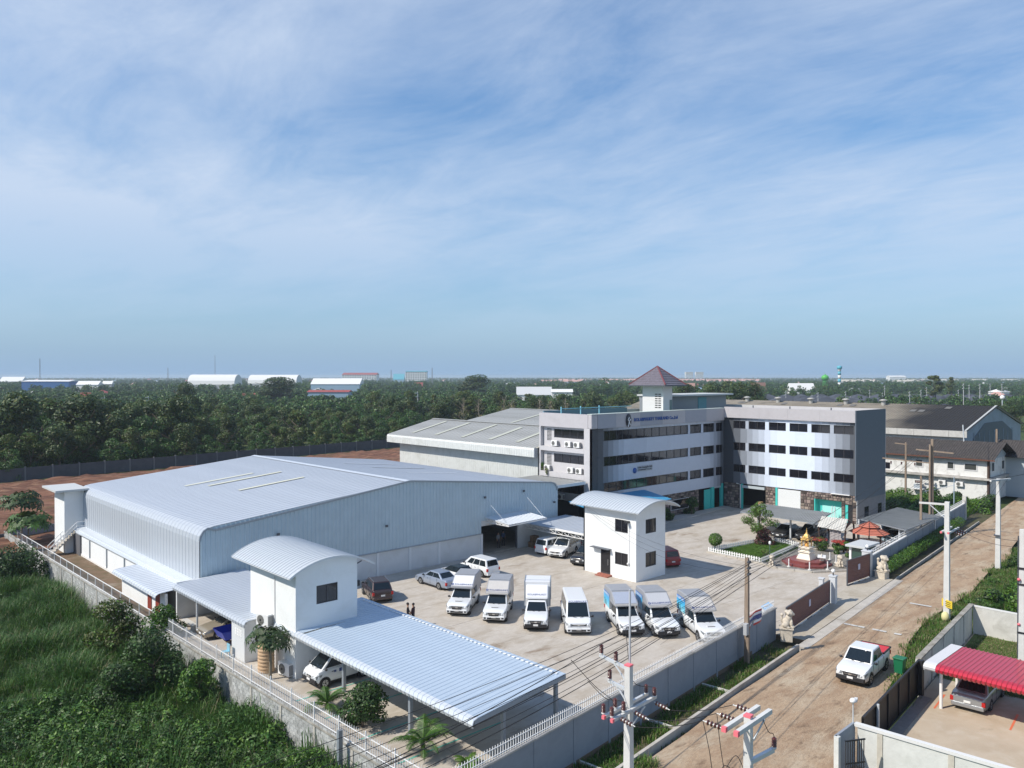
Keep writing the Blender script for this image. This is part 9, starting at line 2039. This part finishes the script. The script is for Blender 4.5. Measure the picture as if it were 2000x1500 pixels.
for k,(px,yt,d,lb) in enumerate(((78,700,1600,'far lattice mast tallest on the left horizon'),(328,718,1800,'far red and white mast left of the hangars'),(420,693,2200,'far hair thin mast above the left hangar'),(764,722,1500,'far thin mast left of the white and blue block'),(844,718,1500,'far thin mast right of the white and blue block'))):
    t = thing('radio_mast',(*far(px,d)[:2],-0.35),lb,'mast'); hT = HC-(yt-735)*d/F; w_ = 0.7 if k != 2 else 0.35; lt = MB()
    for q in range(3): a = q*2.094; lt.bar((w_*2*math.cos(a),w_*2*math.sin(a),0),(w_*0.5*math.cos(a),w_*0.5*math.sin(a),hT),0.35)
    lt.build('mast_legs',mat('mast_steel',(0.25,0.26,0.28),0.6),t,local=True); br = MB()
    for q in range(10): z = hT*q/10; f = 2-1.5*q/10; br.bar((w_*f,0,z),(-w_*f*0.5,w_*f*0.85,z+hT/10),0.25)
    br.build('mast_bracing',frd if k == 1 else MATS['mast_steel'],t,local=True)
PG = 'pale poles among the far roofs'
for k,(px,yt,yb) in enumerate(((1461,765,789),(1535,763,785),(1598,765,788),(1586,770,786),(1652,763,776),(1661,773,789),(1699,760,772),(1728,752,768),(1724,766,784),(1777,763,779),(1799,760,776),(1810,755,766),(1872,760,775),(1882,748,770),(1893,750,765),(1914,748,764),(1934,748,762),(1957,748,760),(816,763,790),(798,765,800),(204,773,785),(31,775,785),(290,772,785),(710,785,800))):
    d = random.uniform(380,560) if px > 1400 else random.uniform(330,420); hT = HC-(yt-735)*d/F
    t = thing('utility_pole',(*far(px,d)[:2],-0.35),'pale utility pole rising out of the far roofs and trees','utility pole',0,PG); MB().box(-0.14,0.14,-0.14,0.14,0,hT).build('pole_shaft',mat('far_pole',(0.4,0.41,0.42),0.8),t,local=True)
    MB().box(-1.6,0.2,-0.12,0.12,hT-0.9,hT-0.6).box(-1.4,0.2,-0.12,0.12,hT-2.6,hT-2.3).build('crossarms',M['conc_pole'],t,local=True)
gl_ = thing('globe_lamp',(*far(1958,330)[:2],-0.35),'tall pole with a white ball on top beyond the factory gable','lamp post'); hT = HC-(778-735)*330/F; MB().tube([(-0.5,0,0),(-0.2,0,hT)],0.15,6).tube([(0.5,0,0),(0.2,0,hT)],0.15,6).build('pole_pair',M['steel'],gl_,local=True); MB().sphere((0,0,hT+0.7),0.95,12,8).build('white_ball',M['white_paint'],gl_,local=True)
# single far trees that stand out
for (px,yt,d,kind,wd,lb) in ((548,736,520,'belt_dark',2.3,'big dark round tree in front of the right hangar'),(928,733,620,'belt_dark',2.0,'big dark round tree right of the red roofed house'),(1172,739,640,'belt_mid',1.3,'bright round tree left of the roof tower'),(1826,727,470,'slim',1.5,'tall conical tree on the right horizon'),(360,748,330,'belt_dark',0.9,'tall narrow dark tree in front of the left hangar'),(1858,736,520,'slim',1.0,'slender tree right of the tall conical tree')):
    h = HC-(yt-735)*d/F; dup_tree(kind,(*far(px,d)[:2],-0.4),h*1.05,lb,None,wide=wd)
# far fields
def field(pts, m, z): struct('field', MB().add([(*far(px,d)[:2],z) for px,d in pts],[tuple(range(len(pts)))]), m, fix=False)
fgm = mat('field_green',(0.12,0.21,0.04),0.95,var=0.3,vscale=0.05); fym = mat('field_yellow',(0.34,0.33,0.10),0.95,var=0.25,vscale=0.05); fbm = mat('field_brown',(0.17,0.14,0.10),0.95,var=0.3,vscale=0.03)
field([(560,255),(700,265),(700,300),(540,290)],fym,-0.33); field([(700,255),(790,270),(790,330),(690,320)],fgm,-0.33); field([(80,560),(520,600),(620,760),(30,720)],fbm,-0.33); field([(560,720),(1000,760),(1000,900),(560,860)],fgm,-0.32); field([(700,640),(980,680),(980,730),(700,700)],fbm,-0.31); field([(1630,1400),(2050,1400),(2050,1900),(1630,1900)],mat('field_pale',(0.42,0.38,0.28),0.95),-0.3)
# far woods: one mass
low = [tree_kind('f',10,4.6,9,420,0.72,LEAF['dark'],0.3,0.05,mats2=LEAF['mid'],frac=0.4)[0] for _ in range(3)]+[tree_kind('f',10,4.4,8,380,0.75,LEAF['mid'],0.3,0.05,mats2=LEAF['olive'],frac=0.4)[0] for _ in range(2)]
Pw = []; Sw = []
clear = [(366,580,620,1200),(600,705,430,900),(35,225,600,900),(1440,1840,250,620),(1690,2010,250,640),(600,690,330,560),(1005,1120,330,560)]
tries = 0
while len(Pw) < 15000 and tries < 160000:
    tries += 1
    px = random.uniform(-120,2120); u = random.random(); dist = 300*(6500/300)**(u**0.85); x,y,_ = far(px,dist)
    nz = mnoise.noise((x*0.0042,y*0.0042,6.1))+0.5*mnoise.noise((x*0.014,y*0.014,2.2))
    if nz < -0.02: continue
    if dist < fdepth(min(px,1300))+120 and px < 1330: continue
    if any(a < px < b_ and c+(d_-c)*0.55 < dist < d_ for a,b_,c,d_ in clear): continue
    if dist < 330 and px > 1440: continue
    if px > 1500 and dist < 700 and random.random() < 0.4: continue
    Pw.append((x,y,-0.6)); Sw.append(random.uniform(0.55,1.15)*(0.78 if dist < 700 else 1.0))
scatter('far_woods',Pw,Sw,rng.random(len(Pw))*6.283,low)
Pn = []; Sn = []
for _ in range(2600):
    px = random.choice((random.uniform(-60,1250),random.uniform(-60,1250),random.uniform(1325,1500))); dist = fdepth(min(px,1300))+random.uniform(3,170); x,y,_ = far(px,dist)
    if mnoise.noise((x*0.02,y*0.02,8)) > -0.1: Pn.append((x,y,-0.5)); Sn.append(random.uniform(0.18,0.42))
scatter('belt_undergrowth',Pn,Sn,rng.random(len(Pn))*6.283,low)
# dark construction fence beyond the red soil
ff = thing('construction_fence',(75,168,0),'long dark grey panel fence with posts between red soil and tree belt','fence'); fpm = mat('fence_dark',(0.075,0.08,0.09),0.85,var=0.12,vscale=1.0,dirt=(0.045,0.045,0.05),dscale=0.4,damt=0.6)
pxs = list(np.arange(-120,800,1)); pos = [Vector((*far(px,fdepth(px))[:2],0)) for px in pxs]; acc = 0; last = pos[0]; cur = pos[0]
for p in pos[1:]:
    if (p-last).length >= 4.6:
        MB().bar(last+Vector((0,0,0.9)),p+Vector((0,0,0.9)),0.1,2.3).build('fence_panel',fpm,ff); MB().box(last.x-0.12,last.x+0.12,last.y-0.12,last.y+0.12,-0.3,2.25).build('fence_post',mat('fence_post_grey',(0.16,0.165,0.17),0.85),ff); last = p
# ------------------------------------------------------------------ haze
hz = MB().box(-7200,7200,-7200,7200,-3.3,26.0).build('haze',[],None); hz['kind'] = 'stuff'
hm = bpy.data.materials.new('haze'); hm.use_nodes = True; hn = hm.node_tree.nodes; hn.clear(); ho_ = hn.new('ShaderNodeOutputMaterial'); pvn = hn.new('ShaderNodeVolumePrincipled'); pvn.inputs['Color'].default_value = (0.72,0.83,0.97,1); pvn.inputs['Density'].default_value = 0.00016; pvn.inputs['Anisotropy'].default_value = 0.15
hm.node_tree.links.new(pvn.outputs[0],ho_.inputs['Volume']); hz.data.materials.append(hm); hz.visible_shadow = True
